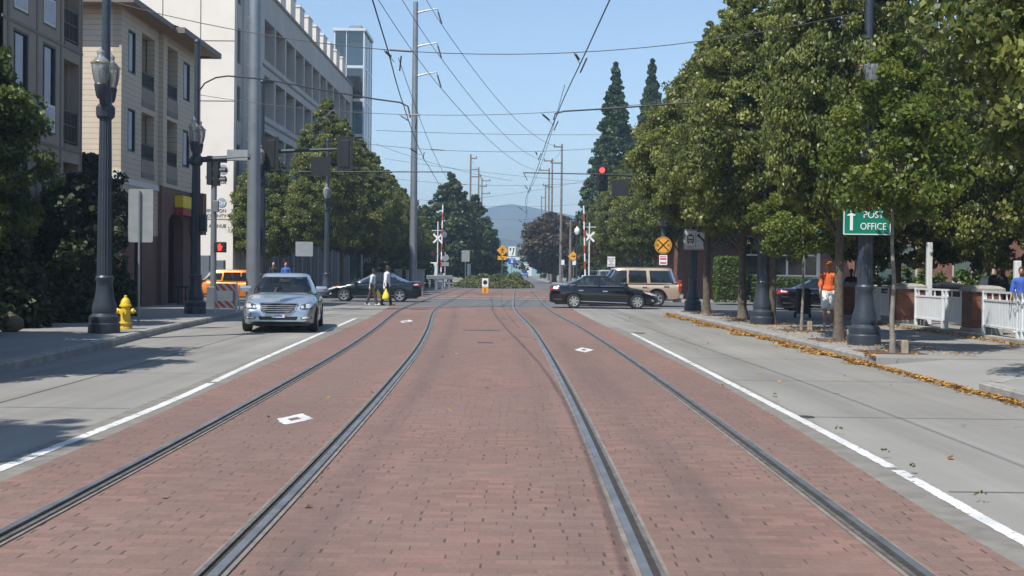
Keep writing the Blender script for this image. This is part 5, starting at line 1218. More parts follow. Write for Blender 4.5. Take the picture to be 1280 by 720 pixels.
tb = thing('cafe_table', 'small dark cafe table with a bench in the shade by the brick arch', 'table', (CX + .9, 47.6, .15))
MB().box(-.35, -.6, .68, .35, .6, .73).build('table_top', 'metal_dark', tb)
for sx in (-.28, .28):
    for sy in (-.5, .5): MB().box(sx - .025, sy - .025, 0, sx + .025, sy + .025, .68).build('leg', 'metal_dark', tb)
MB().box(.5, -.6, .4, .8, .6, .44).build('bench_seat', 'metal_dark', tb)
# blue framed board at the garage corner
Y = 66.6; x0, z1 = AT(226, 293, Y); x1, z0 = AT(236, 352, Y); x0 = x1 - 1.3
t = thing('poster_board', 'tall blue framed board with an orange top and black lettered panel by the garage', 'board', ((x0 + x1) / 2, Y, .15))
MB().box(x0, Y, .15, x1, Y + .12, z1 - .25).build('frame', mat('board_blue', (.02, .16, .36), .5), t, True)
MB().box(x0, Y - .02, z1 - .249, x1, Y + .12, z1).build('top_strip', mat('board_orange', (.5, .16, .05), .5), t, True)
MB().box(x0 + .15, Y - .02, 1.75, x1 - .15, Y - .005, z1 - .6).build('poster', mat('poster_pale', (.5, .46, .36), .6, var=.25, scale=5), t, True)
b = MB().box(x0 + .05, Y - .03, .35, x1 - .05, Y - .01, 1.6).build('black_panel', 'sign_ink', t, True)
MB().text('Park', .52, x1 - .12, Y - .034, .8, 'RIGHT').build('letters', 'sign_white', b, True)

# ------------------------------------------------------------------ parking garage with glass lift tower
PX, P0, P1, PT = -16.8, 70.0, 119.0, 19.7
t = thing('parking_garage', 'large pale concrete parking garage with deep openings and lettering on its end wall', 'building', (-30, 95, 0))
gx0 = -46
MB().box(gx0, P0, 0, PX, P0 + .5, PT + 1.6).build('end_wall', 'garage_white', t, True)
jn = MB()
for z in (4.45, 7.9, 11.35, 14.85, 18.3): jn.box(gx0, P0 - .004, z - .03, PX, P0 + .01, z + .03)
for x in (-30.5, -26.0, -20.7 - .3, -18.78): jn.box(x - .03, P0 - .004, 4.5 if x > -20 else 0, x + .03, P0 + .01, PT + 1.6)
jn.build('panel_joint', mat('joint_brown', (.16, .13, .11), .9), t, True)
slz = (3.3, 6.85, 10.3, 13.7, 17.2)
MB().wall('x', PX - .3, .3, P0 + .5, 77.6, 0, PT, [(70.75, 71.6, z, z + 2.1) for z in slz]).build('corner_wall', 'garage_white_shaded', t, True)
MB().box(PX, 71.9, 0, PX + .12, 72.6, PT + .2).build('corner_pier', 'garage_white_shaded', t, True)
for z in slz:
    fr = MB().wall('x', PX - .2, .16, 70.76, 71.59, z + .01, z + 2.09, [(70.84, 71.51, z + .1, z + 2.0)]).build('slot_window', 'garage_deep', t, True)
    MB().box(PX - .18, 70.84, z + .1, PX - .16, 71.51, z + 2.0).build('pane', 'window_dark', fr, True)
FLZ = [4.3, 7.95, 11.6, 15.25]; FH = 2.62; bw = 3.62
hs = [(78.2 + k * bw, 78.2 + k * bw + bw - .42, z, z + FH) for k in range(11) for z in FLZ]
MB().wall('x', PX - .45, .45, 77.6, P1, 3.6, PT, hs).build('street_wall', 'garage_white_shaded', t, True)
fn = MB()
for k in range(12): y = 78.2 + k * bw - .42; fn.box(PX - 2.2, y, 3.6, PX - .45, y + .42, PT - .4)
fn.build('fin', 'garage_white_shaded', t, True)
fl = MB()
for z in FLZ: fl.box(PX - 9, 77.6, z - .45, PX - .45, P1, z - .02).box(PX - 2.35, 77.6, z, PX - 2.2, P1, z + 1.0)
fl.build('floor_slab', 'garage_white_shaded', t, True)
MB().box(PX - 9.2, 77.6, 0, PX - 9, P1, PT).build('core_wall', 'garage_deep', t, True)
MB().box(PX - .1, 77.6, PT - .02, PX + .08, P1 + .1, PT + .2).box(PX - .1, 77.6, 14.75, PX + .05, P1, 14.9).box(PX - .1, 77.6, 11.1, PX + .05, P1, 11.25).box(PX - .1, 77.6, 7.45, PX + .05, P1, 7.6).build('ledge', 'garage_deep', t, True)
for k in range(11):
    y = 76.6 + k * 3.62; MB().box(PX - 1.4, y, PT + .2, PX - .12, y + 1.9, PT + 1.75).box(PX - 1.45, y - .05, PT + 1.75, PX - .07, y + 1.95, PT + 1.9).build('parapet_block', 'garage_white', t, True)
MB().box(gx0, P0 + .5, PT, PX - .3, P1, PT + .18).build('roof_deck', 'garage_deep', t, True)
sf = MB().box(PX - .9, 77.6, 0, PX - .8, P1, 3.6).build('shop_glass', 'window_dark', t, True)
cl = MB()
for k in range(23): y = 77.8 + k * bw / 2; cl.box(PX - .45, y, 0, PX, y + (.5 if k % 2 == 0 else .14), 3.6)
cl.build('ground_column', 'garage_white_shaded', t, True)
MB().box(PX - 9, P1 - .3, 0, PX - .45, P1, PT).build('far_wall', 'garage_white_shaded', t, True)
lt = MB(); xr = AT(283, 230, P0)[0]
def tl(s, ybase, size): lt.text(s, size, xr, P0 - .014, AT(283, ybase, P0)[1], 'RIGHT', .02)
tl('HILLSBORO', 223.3, .235); tl('PARKADE', 229.3, .27); tl('WASHINGTON', 265.3, .27); tl('COUNTY', 271.8, .27); tl('155 S. FIRST AVENUE', 284.3, .27)
lt.build('wall_lettering', mat('letter_grey', (.13, .13, .13), .5, metal=.2), t, True)
for py in (253, 211.5):
    x, z = AT(277 if py > 240 else 279, py, P0); e = MB().lathe([(.002, -.03), (.27, -.03), (.27, 0), (.002, 0)], 26, (x, P0 - .004, z), 'y').build('round_emblem', mat('emblem_silver', (.33, .37, .42), .4, metal=.3), t, True)
    w = MB()
    for s, dz in ((1, .03), (-1, -.08)):
        P = [(x - .22 + .44 * k / 10, z + dz + .05 * s * math.sin(2 * PI * k / 10)) for k in range(11)]
        w.prism_y(P + [(a, b_ - .035) for a, b_ in P[::-1]], P0 - .042, P0 - .035)
    w.build('emblem_wave', 'sign_white', e, True)
# lift tower
t = thing('glass_tower', 'glass lift tower at the far end of the garage', 'tower', (-17.3, 122.5, 0), group=None)
TX0, TX1, TY0, TY1, TZ = -18.75, -15.7, 119.3, 125.5, 25.3
fr = MB()
for x in (TX0, TX1 - .14):
    for y in (TY0, TY1 - .14): fr.box(x, y, 0, x + .14, y + .14, TZ)
for y in (121.3, 123.4): fr.box(TX1 - .10, y, 0, TX1 - .01, y + .08, TZ)
fr.box(-17.55, TY0 + .02, 0, -17.47, TY0 + .08, TZ)
fr.build('mullion', 'tower_frame', t, True)
for z in (4.2, 7.9, 11.5, 15.1, 18.6, 21.9): MB().box(TX0 + .02, TY0 + .02, z - .28, TX1 - .02, TY1 - .02, z).build('floor_plate', 'tower_frame', t, True)
MB().box(TX0 - .12, TY0 - .12, TZ, TX1 + .12, TY1 + .12, TZ + .28).build('roof', 'tower_frame', t, True)
MB().bbox(-17.6, 121, TZ + .28, -16.1, 123, TZ + .95, .2).build('roof_vent', 'galvanized', t, True)
g = MB().box(TX0 + .15, TY0 + .04, 0, TX1 - .15, TY0 + .06, TZ).box(TX1 - .06, TY0 + .15, 0, TX1 - .04, TY1 - .15, TZ).box(TX0 + .15, TY1 - .06, 0, TX1 - .15, TY1 - .04, TZ).box(TX0 + .04, TY0 + .15, 0, TX0 + .06, TY1 - .15, TZ)
g.build('glazing', 'tower_glass', t, True)
MB().box(-17.4, 122.2, 19, -16.2, 123.6, 21.2).box(-16.9, 122.4, 12, -16.2, 123.4, 14.4).build('lift_car', mat('lift_blue', (.08, .12, .14), .5), t, True)

# ------------------------------------------------------------------ brick building on the right behind the plaza
BY = 70.5
t = thing('brick_building', 'low red brick building behind the right trees with a green awning and glass door', 'building', (26, 76, 0))
wh = [(20.8 + k * 4.5, 23.3 + k * 4.5, 1.2, 3.5) for k in range(8)]
MB().wall('y', BY, .35, 9.4, 62, 0, 8.2, wh + [(12.9, 17.6, .15, 4.0)]).build('front_wall', 'brick_red', t, True)
MB().box(9.4, BY + .35, 0, 9.75, BY + 14, 8.2).build('side_wall', 'brick_red', t, True)
MB().box(9.2, BY - .12, 8.2, 62.2, BY + 14, 8.6).build('cornice', 'trim_white', t, True)
for (x0, x1, z0, z1) in wh:
    w = MB(); frame(w, x0, z0, x1, z1, .12, BY + .05, BY + .2); w.box((x0 + x1) / 2 - .08, BY + .05, z0 + .12, (x0 + x1) / 2 + .08, BY + .2, z1 - .12).box(x0 + .12, BY + .06, 2.6, x1 - .12, BY + .19, 2.7)
    f_ = w.build('window', mat('frame_tan', (.42, .36, .28), .6), t, True)
    MB().box(x0 + .12, BY + .12, z0 + .12, x1 - .12, BY + .13, z1 - .12).build('pane', mat('pane_green', (.06, .09, .085), .1, var=.2), f_, True)
d = MB(); frame(d, 12.9, .15, 17.6, 4.0, .22, BY + .05, BY + .2)
for x in (14.4, 15.0 + .6, 16.6): d.box(x, BY + .05, .37, x + .12, BY + .2, 3.78)
for z in (1.5, 2.7): d.box(13.12, BY + .06, z, 17.38, BY + .19, z + .09)
fd = d.build('glass_door', 'trim_white', t, True); MB().box(13.12, BY + .12, .37, 17.38, BY + .13, 3.78).build('pane', 'window_dark', fd, True)
aw = MB(); aw.add([(12.4, BY - .01, 5.2), (18.2, BY - .01, 5.2), (18.2, BY - 1.5, 4.25), (12.4, BY - 1.5, 4.25), (12.4, BY - .01, 4.25), (18.2, BY - .01, 4.25), (12.4, BY - 1.5, 3.95), (18.2, BY - 1.5, 3.95)], [(0, 3, 2, 1), (0, 4, 3), (1, 2, 5), (3, 6, 7, 2)])
aw.build('awning', 'awning_green', t, True)
MB().box(10.9, BY - .06, 1.9, 12.3, BY - .01, 3.6).build('wall_board', mat('board_brown', (.08, .045, .03), .6), t, True)
MB().box(20.6 - .9, BY - .08, .15, 20.6, BY - .02, 4.2).build('navy_panel', mat('navy_paint', (.012, .022, .05), .5), t, True)
# far buildings at the end of the road
t = thing('warehouse', 'pale blue warehouse with a white roof edge at the end of the far road', 'building', (9, 480, 0))
x0, zt = AT(634, 321, 460); x1, _ = AT(675, 321, 460)
MB().box(x0, 460, 0, x1 + 20, 480, zt - 1.2).build('wall', mat('warehouse_blue', (.20, .36, .40), .7), t, True)
MB().box(x0 - .5, 459.5, zt - 1.2, x1 + 20.5, 480.5, zt).build('roof', 'trim_white', t, True)
xd = AT(660, 330, 460)[0]; MB().box(xd - 1.5, 459.9, 0, xd + 1.5, 459.98, 4.5).build('door', 'trim_white', t, True)
t = thing('far_building', 'pale narrow building with white bands right of the broad evergreens', 'building', (-10, 330, 0))
x0, zt = AT(601, 293, 330); x1, _ = AT(618, 293, 330)
MB().box(x0 - 4, 330, 0, x1, 345, zt).build('wall', mat('far_concrete', (.36, .34, .32), .8), t, True)
for k in range(4): z = zt - 1.5 - k * 3.2; MB().box(x0 - 4, 329.9, z - 1.2, x1 - .6, 329.97, z).build('window_band', 'window_dark', t, True)
MB().box(x0 - 4.3, 329.7, zt, x1 + .3, 345.3, zt + .5).build('roof', 'trim_white', t, True)
# ------------------------------------------------------------------ vehicles
glass_mat('car_glass', (.42, .46, .46), .08, .62)
glass_mat('car_glass_clear', (.72, .77, .76), .05, .85)
glass_mat('car_glass_dark', (.06, .07, .08), .06, .35)
mat('tyre', (.018, .018, .018), .85, var=.1)
mat('rim_silver', (.55, .56, .58), .3, metal=.85, var=.05)
mat('chrome', (.7, .72, .75), .12, metal=1., var=0)
mat('trim_black', (.012, .012, .013), .5, var=.1)
mat('interior_dark', (.03, .03, .032), .8, var=.2)
mat('interior_beige', (.38, .33, .25), .8, var=.1)
mat('tail_red', (.32, .015, .015), .15, var=.05)
mat('head_clear', (.55, .58, .60), .1, metal=.3, var=.15, scale=20)
mat('head_dark', (.10, .11, .12), .12, metal=.6, var=.3, scale=30)
mat('amber', (.6, .16, .02), .2, var=.05)
mat('plate_white', (.6, .62, .66), .5, var=.1, scale=20)
mat('day_light', (.8, .8, .75), .2, var=0)
def paint(name, col, metal=.35, rough=.25): return mat(name, col, rough, metal, .03, 2, coat=.6)
paint('paint_silver', (.36, .42, .48), .6, .28); paint('paint_black', (.006, .006, .008), .2, .15); paint('paint_teal', (.006, .012, .016), .4, .2)
paint('paint_tan', (.46, .36, .26), .3, .3); paint('paint_orange', (.72, .20, .02), .25, .25); paint('paint_blue', (.015, .03, .13), .3, .2); paint('paint_sky', (.05, .16, .42), .2, .25)
paint('paint_white', (.65, .66, .67), .0, .3)

from mathutils.bvhtree import BVHTree
def decal(tree, way, out, off, sg, L):
    """a lamp, grille or plate that follows the body: outline (y, z) seen from the front or rear, (x, z) seen from the side"""
    P = []
    for i in range(len(out)):
        (a, b), (c, d) = out[i], out[(i + 1) % len(out)]; P += [(a + (c - a) * k / 4, b + (d - b) * k / 4) for k in range(4)]
    n = len(P); cx = sum(p[0] for p in P) / n; cz = sum(p[1] for p in P) / n
    def hit(u, z):
        if way == 'side': o, d = Vector((u, sg * 3, z)), Vector((0, -sg, 0))
        else: f = 1 if way == 'front' else -1; o, d = Vector((f * L, u, z)), Vector((-f, 0, 0))
        h = tree.ray_cast(o, d)[0]
        return None if h is None else h - d * off
    vs = []
    for s in (1.0, .97, .66, .33):
        for u, z in P:
            h = hit(cx + (u - cx) * s, cz + (z - cz) * s); vs.append(h if h is not None else (vs[-1] if vs else Vector((0, 0, z))))
    vs.append(hit(cx, cz) or vs[-1])
    d = Vector((0, -sg, 0)) if way == 'side' else Vector((-1 if way == 'front' else 1, 0, 0))
    for i in range(n): vs[i] = vs[i] + d * (off + .02)
    fs = [(k * n + i, k * n + (i + 1) % n, (k + 1) * n + (i + 1) % n, (k + 1) * n + i) for k in range(3) for i in range(n)] + [(3 * n + i, 3 * n + (i + 1) % n, 4 * n) for i in range(n)]
    return MB().add(vs, fs)
def car(name, label, cat, loc, rz, pm, S, group=None, glass='car_glass', inner='interior_dark', lod=2):
    """x forward, y left; S gives lengths, heights and profile lines in metres"""
    L, W, zb, r = S['L'], S['W'] / 2, S.get('zb', .2), S['r']
    xf, xr = L / 2 - S['fo'], L / 2 - S['fo'] - S['wb']
    top = S['top']                                        # (x, z) of the body below the windows
    t = thing(name, label, cat, loc, rz, group)
    plan = S.get('plan', [(-L / 2, .74), (-L / 2 + .12, .86), (-L / 2 + .45, .96), (-L / 2 + 1.1, 1), (L / 2 - 1.3, 1), (L / 2 - .6, .95), (L / 2 - .22, .84), (L / 2, .62)])
    X = sorted({*np.round(np.arange(-L / 2 + .02, L / 2, .055), 4), *[float(x) for x in (-L / 2, L / 2, xf - r * 1.16, xf + r * 1.16, xr - r * 1.16, xr + r * 1.16)]})
    rings = []; ra = r * 1.15
    tx, tz = [p[0] for p in top], [p[1] for p in top]
    for x in X:
        w = W * float(np.interp(x, [p[0] for p in plan], [p[1] for p in plan])); zt = float(np.interp(x, tx, tz))
        z0 = zb + .10 * max(0, (abs(x) - L / 2 + .5) / .5) ** 2; za = z0
        for xa in (xf, xr):
            if abs(x - xa) < ra: za = max(za, r + math.sqrt(ra * ra - (x - xa) ** 2))
        h = zt - z0; half = []
        for fy, fz in ((0, 0), (.90, 0), (.965, .06), (.985, .25), (1.0, .52), (.99, .70), (.97, .80), (.90, .93), (.76, .985), (.4, 1.01), (0, 1.02)):
            half.append((w * fy, max(z0 + h * fz, za) if fz < .95 else z0 + h * fz))
        rings.append([(x, -y, z) for y, z in half[::-1]] + [(x, y, z) for y, z in half[1:-1]])
    bo = MB().loft(rings).build('body', pm, t, smooth=True, ang=38); tree = BVHTree.FromPolygons([v.co for v in bo.data.vertices], [tuple(p.vertices) for p in bo.data.polygons])
    for nm, m, way, out, off, pair in S.get('decals', ()):
        for sg in ((1, -1) if pair else (1,)):
            decal(tree, way, [(a * sg, b) if way != 'side' else (a, b) for a, b in out], off, sg, L).build(nm, m, t, smooth=True, ang=50)
    MB().box(-L / 2 + .25, -W * .80, zb - .02, L / 2 - .3, W * .80, r * 2 + .05).build('underbody', 'trim_black', t)
    # cabin: rings from belt to roof
    c = S['cab']; zB, zR = c['z0'], c['z1']; n_ = 5.
    fx = lambda q: float(np.interp(q, [0, 1], [c['wb'], c['wr']])) - .05 * math.sin(PI * q)
    rxq = lambda q: float(np.interp(q, [0, 1], [c['rb'], c['rr']])) + .04 * math.sin(PI * q)
    wy = lambda q: W * (c['y0'] + (c['y1'] - c['y0']) * q + .025 * math.sin(PI * q))
    def side_y(x, q):
        a = (fx(q) - rxq(q)) / 2; cx = (fx(q) + rxq(q)) / 2; u = min(.999, abs((x - cx) / a)); return wy(q) * (1 - u ** n_) ** (1 / n_)
    def end_x(y, q, front):
        a = (fx(q) - rxq(q)) / 2; cx = (fx(q) + rxq(q)) / 2; u = min(.999, abs(y / wy(q))); e = a * (1 - u ** n_) ** (1 / n_); return cx + (e if front else -e)
    def ring(q, z, s=1., dz=0.):
        a = (fx(q) - rxq(q)) / 2 * s; cx = (fx(q) + rxq(q)) / 2; b = wy(q) * s; o = []
        for k in range(120):
            th = 2 * PI * k / 120; cs, sn = math.cos(th), math.sin(th); f = lambda v, e: math.copysign(abs(v) ** e, v)
            o.append((cx + a * f(cs, 2 / n_), b * f(sn, 2 / n_), z + dz))
        return o
    qs = list(np.linspace(0, 1, 13)); zq = lambda q: zB + (zR - zB) * q
    rings = [ring(q, zq(q)) for q in qs]
    for s, dz in ((.97, .028), (.9, .048), (.7, .066), (.4, .075), (.05, .078)): rings.append(ring(1, zR, s, dz))
    m_ = MB().loft(rings)
    wins = c['wins']                                    # side panes: (xr0, xf0, xr1, xf1, q0, q1)
    def in_side(x, q):
        for a0, b0, a1, b1, q0, q1 in wins:
            if q0 < q < q1:
                f = (q - q0) / (q1 - q0)
                if a0 + (a1 - a0) * f < x < b0 + (b1 - b0) * f: return True
        return False
    keep = []
    for f in m_.f:
        P = [m_.v[i] for i in f]; x, y, z = (sum(p[k] for p in P) / len(P) for k in range(3)); q = (z - zB) / (zR - zB)
        if 0 < q < 1:
            if abs(y) > .8 * wy(q) and in_side(x, q): continue
            mid = (fx(q) + rxq(q)) / 2
            if abs(y) < wy(q) * .88:
                if x > mid and x > fx(q) - .25 and .08 < q < .93: continue
                if x < mid and x < rxq(q) + .25 and c.get('rw', .1) < q < .9: continue
        keep.append(f)
    m_.f = keep; m_.build('roof', pm, t, smooth=True, ang=40)
    g = glass
    def sheet(fn, nu, nv): 
        b = MB(); vs = [fn(i / nu, j / nv) for j in range(nv + 1) for i in range(nu + 1)]
        return b.add(vs, [(j * (nu + 1) + i, j * (nu + 1) + i + 1, (j + 1) * (nu + 1) + i + 1, (j + 1) * (nu + 1) + i) for j in range(nv) for i in range(nu)])
    o_ = .006
    sheet(lambda u, v: (end_x((2 * u - 1) * wy(.06 + .88 * v) * .90, .06 + .88 * v, True) + o_, (2 * u - 1) * wy(.06 + .88 * v) * .90, zq(.06 + .88 * v) + .004), 16, 8).build('windscreen', S.get('wsg', g), t, smooth=True)
    q0r = c.get('rw', .1)
    sheet(lambda u, v: (end_x((2 * u - 1) * wy(q0r + (.91 - q0r) * v) * .90, q0r + (.91 - q0r) * v, False) - o_, (2 * u - 1) * wy(q0r + (.91 - q0r) * v) * .90, zq(q0r + (.91 - q0r) * v) + .004), 14, 8).build('rear_window', g, t, smooth=True)
    for s in (-1, 1):
        for a0, b0, a1, b1, q0, q1 in wins:
            d = .03
            sheet(lambda u, v: ((lambda q: (lambda x: (x, s * (side_y(x, q) + .006), zq(q)))((a0 - d) + ((a1 - d) - (a0 - d)) * v + ((b0 + d + (b1 - b0) * v) - (a0 - d + (a1 - a0) * v)) * u))(q0 - .03 + (q1 - q0 + .06) * v)), 8, 6).build('side_window', g, t, smooth=True)
            if c.get('chrome'):
                e = MB().tube([(x, s * (side_y(x, q0 - .03) + .014), zq(q0 - .03)) for x in np.linspace(a0, b0, 6)], .011, 5); e.build('window_trim', 'chrome', t)
    # cabin floor, seats
    MB().box(c['rb'] + .1, -W * c['y0'] + .08, zB - .05, c['wb'] - .1, W * c['y0'] - .08, zB + .045).build('interior_tray', 'interior_dark', t)
    for x in S.get('seats', ()):
        for s in (-1, 1):
            MB().bbox(x - .10, s * .37 - .22, zB - .25, x + .03, s * .37 + .22, zB + .22, .04).bbox(x - .09, s * .37 - .11, zB + .24, x, s * .37 + .11, zB + .40, .03).build('seat', inner, t)
    for x_, in ((xf,), (xr,)):
        for s in (-1, 1):
            yo = s * (W - .10)
            w = MB().lathe([(r * .60, -.11), (r * .92, -.11), (r, -.07), (r, .07), (r * .92, .11), (r * .66, .11), (r * .62, .08)], 28, (0, 0, 0), 'y', cap=False).build('wheel', 'tyre', t, smooth=True, ang=40, rot=Matrix.Identity(3) if s > 0 else Matrix.Rotation(PI, 3, 'Z'), loc=(x_, yo, r))
            rb = MB(); R_ = r * .66
            rb.lathe([(R_ * .92, .06), (R_, .10), (R_, .112), (R_ * .9, .105), (R_ * .88, .05)], 28, axis='y', cap=False).lathe([(.002, .095), (R_ * .2, .095), (R_ * .24, .07)], 14, axis='y')
            ns = S.get('spokes', 5)
            for k in range(ns):
                a = 2 * PI * k / ns + .3; ca, sa = math.cos(a), math.sin(a); v = []
                for rr, hw in ((R_ * .12, R_ * .17), (R_ * .94, R_ * S.get('spw', .2))):
                    for sg in (-1, 1): v.append((rr * ca - sg * hw * sa, .092, rr * sa + sg * hw * ca))
                rb.add(v + [(p[0], .06, p[2]) for p in v], [(0, 1, 3, 2), (0, 2, 6, 4), (1, 5, 7, 3), (2, 3, 7, 6)])
            M_ = Matrix.Identity(3) if s > 0 else Matrix.Rotation(PI, 3, 'Z')
            rb.build('rim', 'rim_silver', w, rot=M_, loc=(x_, yo, r)); MB().lathe([(.002, .03), (R_ * .95, .03), (R_ * .95, .05), (.002, .05)], 24, axis='y').build('brake_shadow', 'trim_black', w, rot=M_, loc=(x_, yo, r))
    # seams and handles
    sm = MB(); zc = zb + .15
    bt = lambda x: float(np.interp(x, tx, tz))
    for xs_ in S['seams']:
        for s in (-1, 1): sm.tube([(xs_, s * (W * .99 + .002), zc + .05), (xs_, s * (W * 1.0 + .001), zc + .25), (xs_, s * (W * .985), bt(xs_) - .17)], .007, 5)
    sm.build('door_seam', 'trim_black', t)
    for xs_ in S['handles']:
        for s in (-1, 1): MB().bbox(xs_ - .11, s * W * .985 - .025, bt(xs_) - .21, xs_ + .11, s * W * .985 + .025, bt(xs_) - .17, .008).build('handle', S.get('hm', 'chrome'), t)
    for s in (-1, 1):
        xm = c['wb'] - S.get('mx', .28); b = MB()
        b.loft([[(xm + dx * k, s * (W * .93 + dy), zB + .06 + z_) for dx, z_ in ((.0, -.02), (.11, 0), (.12, .08), (.02, .14), (-.03, .09), (-.03, .01))] for dy, k in ((-.02, .5), (.06, .9), (.2, 1), (.26, .5))]).build('mirror', S.get('mm', pm), t, smooth=True, ang=50)
    for nm, m, fn in S.get('extra', ()):
        for sd_ in ((1, -1) if getattr(fn, 'pair', 0) else (0,)):
            b = MB(); fn(b, W, L, sd_) if sd_ else fn(b, W, L); b.build(nm, m, t, smooth=True, ang=40)
    return t

# -- the silver saloon that drives towards us
def on_front(plan_w, L): return 0
def mirrored(fn):
    fn.pair = 1; return fn
def patch(b, pts, th=.02):
    """a closed outline given in 3-D, thickened along x"""
    n = len(pts); v = [(x + th, y, z) for x, y, z in pts] + [(x - .08, y, z) for x, y, z in pts]
    return b.add(v, [tuple(range(n)), tuple(range(2 * n - 1, n - 1, -1))] + [(i, i + n, (i + 1) % n + n, (i + 1) % n) for i in range(n)])
sal_top = [(-2.44, .86), (-2.36, .98), (-2.0, 1.02), (-1.2, 1.0), (0, .965), (.95, .965), (1.5, .93), (2.0, .85), (2.3, .74), (2.40, .62), (2.44, .45)]
SAL = dict(L=4.88, W=1.86, r=.325, fo=.86, wb=2.87, zb=.19, top=sal_top, seats=(.15, -.85), seams=(.85, -.25, -1.25), handles=(-.1, -1.1), mx=.35,
    plan=[(-2.44, .78), (-2.2, .92), (-1.5, 1), (1.2, 1), (1.8, .975), (2.15, .93), (2.33, .86), (2.44, .76)], wsg='car_glass_clear',
    cab=dict(z0=.95, z1=1.42, wb=.98, wr=.18, rb=-1.95, rr=-1.2, y0=.90, y1=.66, wins=[(-.18, .72, -.18, .22, .12, .86), (-1.15, -.28, -1.05, -.26, .12, .86), (-1.55, -1.24, -1.28, -1.14, .2, .8)]),
    decals=[('grille', 'trim_black', 'front', [(-.46, .735), (.46, .735), (.40, .56), (.30, .485), (-.30, .485), (-.40, .56)], .006, 0),
        ('headlight', 'head_dark', 'front', [(.55, .70), (.70, .755), (.83, .775), (.86, .68), (.82, .60), (.62, .585), (.52, .60)], .006, 1),
        ('headlight_core', 'head_clear', 'front', [(.68, .73), (.80, .735), (.82, .66), (.76, .615), (.68, .63)], .016, 1), ('headlight_core', 'head_clear', 'front', [(.55, .68), (.62, .69), (.63, .62), (.56, .615)], .016, 1),
        ('lower_grille', 'trim_black', 'front', [(-.50, .415), (.50, .415), (.46, .325), (-.46, .325)], .006, 0), ('fog_recess', 'trim_black', 'front', [(.54, .40), (.82, .42), (.84, .355), (.56, .34)], .006, 1),
        ('day_lamp', 'day_light', 'front', [(.58, .395), (.78, .405), (.78, .37), (.58, .36)], .014, 1), ('chin', 'trim_black', 'front', [(-.72, .27), (.72, .27), (.70, .225), (-.70, .225)], .006, 0),
        ('side_lamp', 'amber', 'side', [(2.05, .52), (2.14, .51), (2.14, .48), (2.06, .485)], .006, 1)],
    extra=[('grille_frame', 'chrome', lambda b, W, L: b.tube([(2.355, .47, .745), (2.415, .41, .56), (2.445, .30, .475), (2.455, 0, .468), (2.445, -.30, .475), (2.415, -.41, .56), (2.355, -.47, .745), (2.335, 0, .76), (2.355, .47, .745)], .017, 6)),
           *[('grille_bar', 'chrome', lambda b, W, L, z=z, w=w, x=x: b.tube([(x, -w, z), (x + .03, 0, z), (x, w, z)], .011, 5)) for z, w, x in ((.53, .36, 2.412), (.58, .39, 2.395), (.63, .41, 2.378), (.68, .43, 2.362))],
           ('number_plate', 'plate_white', lambda b, W, L: b.box(2.45, -.16, .385, 2.462, .16, .475)), ('plate_band', 'sign_blue', lambda b, W, L: b.box(2.463, -.10, .41, 2.465, .10, .445)),
           ('emblem', 'chrome', lambda b, W, L: b.tube([(2.32, 0, .75), (2.31, 0, .80)], .006, 5).lathe([(.028, -.004), (.034, -.004), (.034, .004), (.028, .004)], 14, (2.31, 0, .825), 'x')),
           ('wiper', 'trim_black', lambda b, W, L: b.tube([(.98, .1, .985), (.93, -.55, 1.03)], .008, 5).tube([(.98, .6, .985), (.93, .05, 1.03)], .008, 5)),
           ('mirror_glass', 'interior_dark', lambda b, W, L: b.bbox(.42, -.13, 1.25, .45, .13, 1.32, .01)),
           ('steering_wheel', 'interior_dark', lambda b, W, L: b.tube([(.42 + .05 * math.sin(a), .37 + .18 * math.cos(a), 1.0 + .16 * math.sin(a)) for a in np.linspace(0, 2 * PI, 19)], .015, 6))])
xm, ym = G(352, 413.5)
MERC = car('sedan_car', 'silver-blue saloon driving towards us in the left lane', 'car', (xm - .16, ym + 1.3, 0), -PI / 2 + .12, 'paint_silver', SAL)
# black hybrid sedan, side on
BS_top = [(-2.41, .84), (-2.35, 1.02), (-2.0, 1.05), (-1.2, 1.0), (0, .97), (.9, .96), (1.4, .90), (1.9, .81), (2.2, .70), (2.36, .58), (2.41, .45)]
def sedan_extra(tail='tail_red', sill='chrome'):
    return [('sill_trim', sill, mirrored(lambda b, W, L, s: b.tube([(-1.15, s * W * .985, .33), (1.0, s * W * .985, .27)], .018, 6))),
            ('bumper_line', 'trim_black', mirrored(lambda b, W, L, s: b.tube([(-2.40, s * W * .7, .42), (-2.1, s * W * .95, .40), (-1.85, s * W * .985, .40)], .012, 5)))]
SED_DEC = [('headlight', 'head_clear', 'side', [(1.72, .80), (2.05, .735), (2.24, .64), (2.10, .62), (1.85, .70)], .006, 1), ('turn_lamp', 'amber', 'side', [(1.78, .785), (2.0, .74), (1.96, .715), (1.80, .75)], .012, 1), ('headlight', 'head_clear', 'front', [(.55, .66), (.80, .70), (.78, .60), (.56, .57)], .006, 1), ('grille', 'trim_black', 'front', [(-.40, .64), (.40, .64), (.34, .48), (-.34, .48)], .006, 0),
    ('tail_lamp', 'tail_red', 'side', [(-2.36, .95), (-2.1, .93), (-1.98, .895), (-2.12, .82), (-2.37, .79)], .006, 1), ('lamp_clear', 'head_clear', 'side', [(-2.24, .925), (-2.02, .90), (-2.08, .85), (-2.26, .86)], .012, 1), ('tail_lamp', 'tail_red', 'rear', [(.50, .95), (.86, .95), (.86, .80), (.55, .80)], .006, 1), ('fog_lamp', 'head_clear', 'side', [(2.1, .44), (2.22, .40), (2.2, .34), (2.12, .36)], .008, 1), ('number_plate', 'plate_white', 'rear', [(-.17, .80), (.17, .80), (.17, .68), (-.17, .68)], .01, 0)]
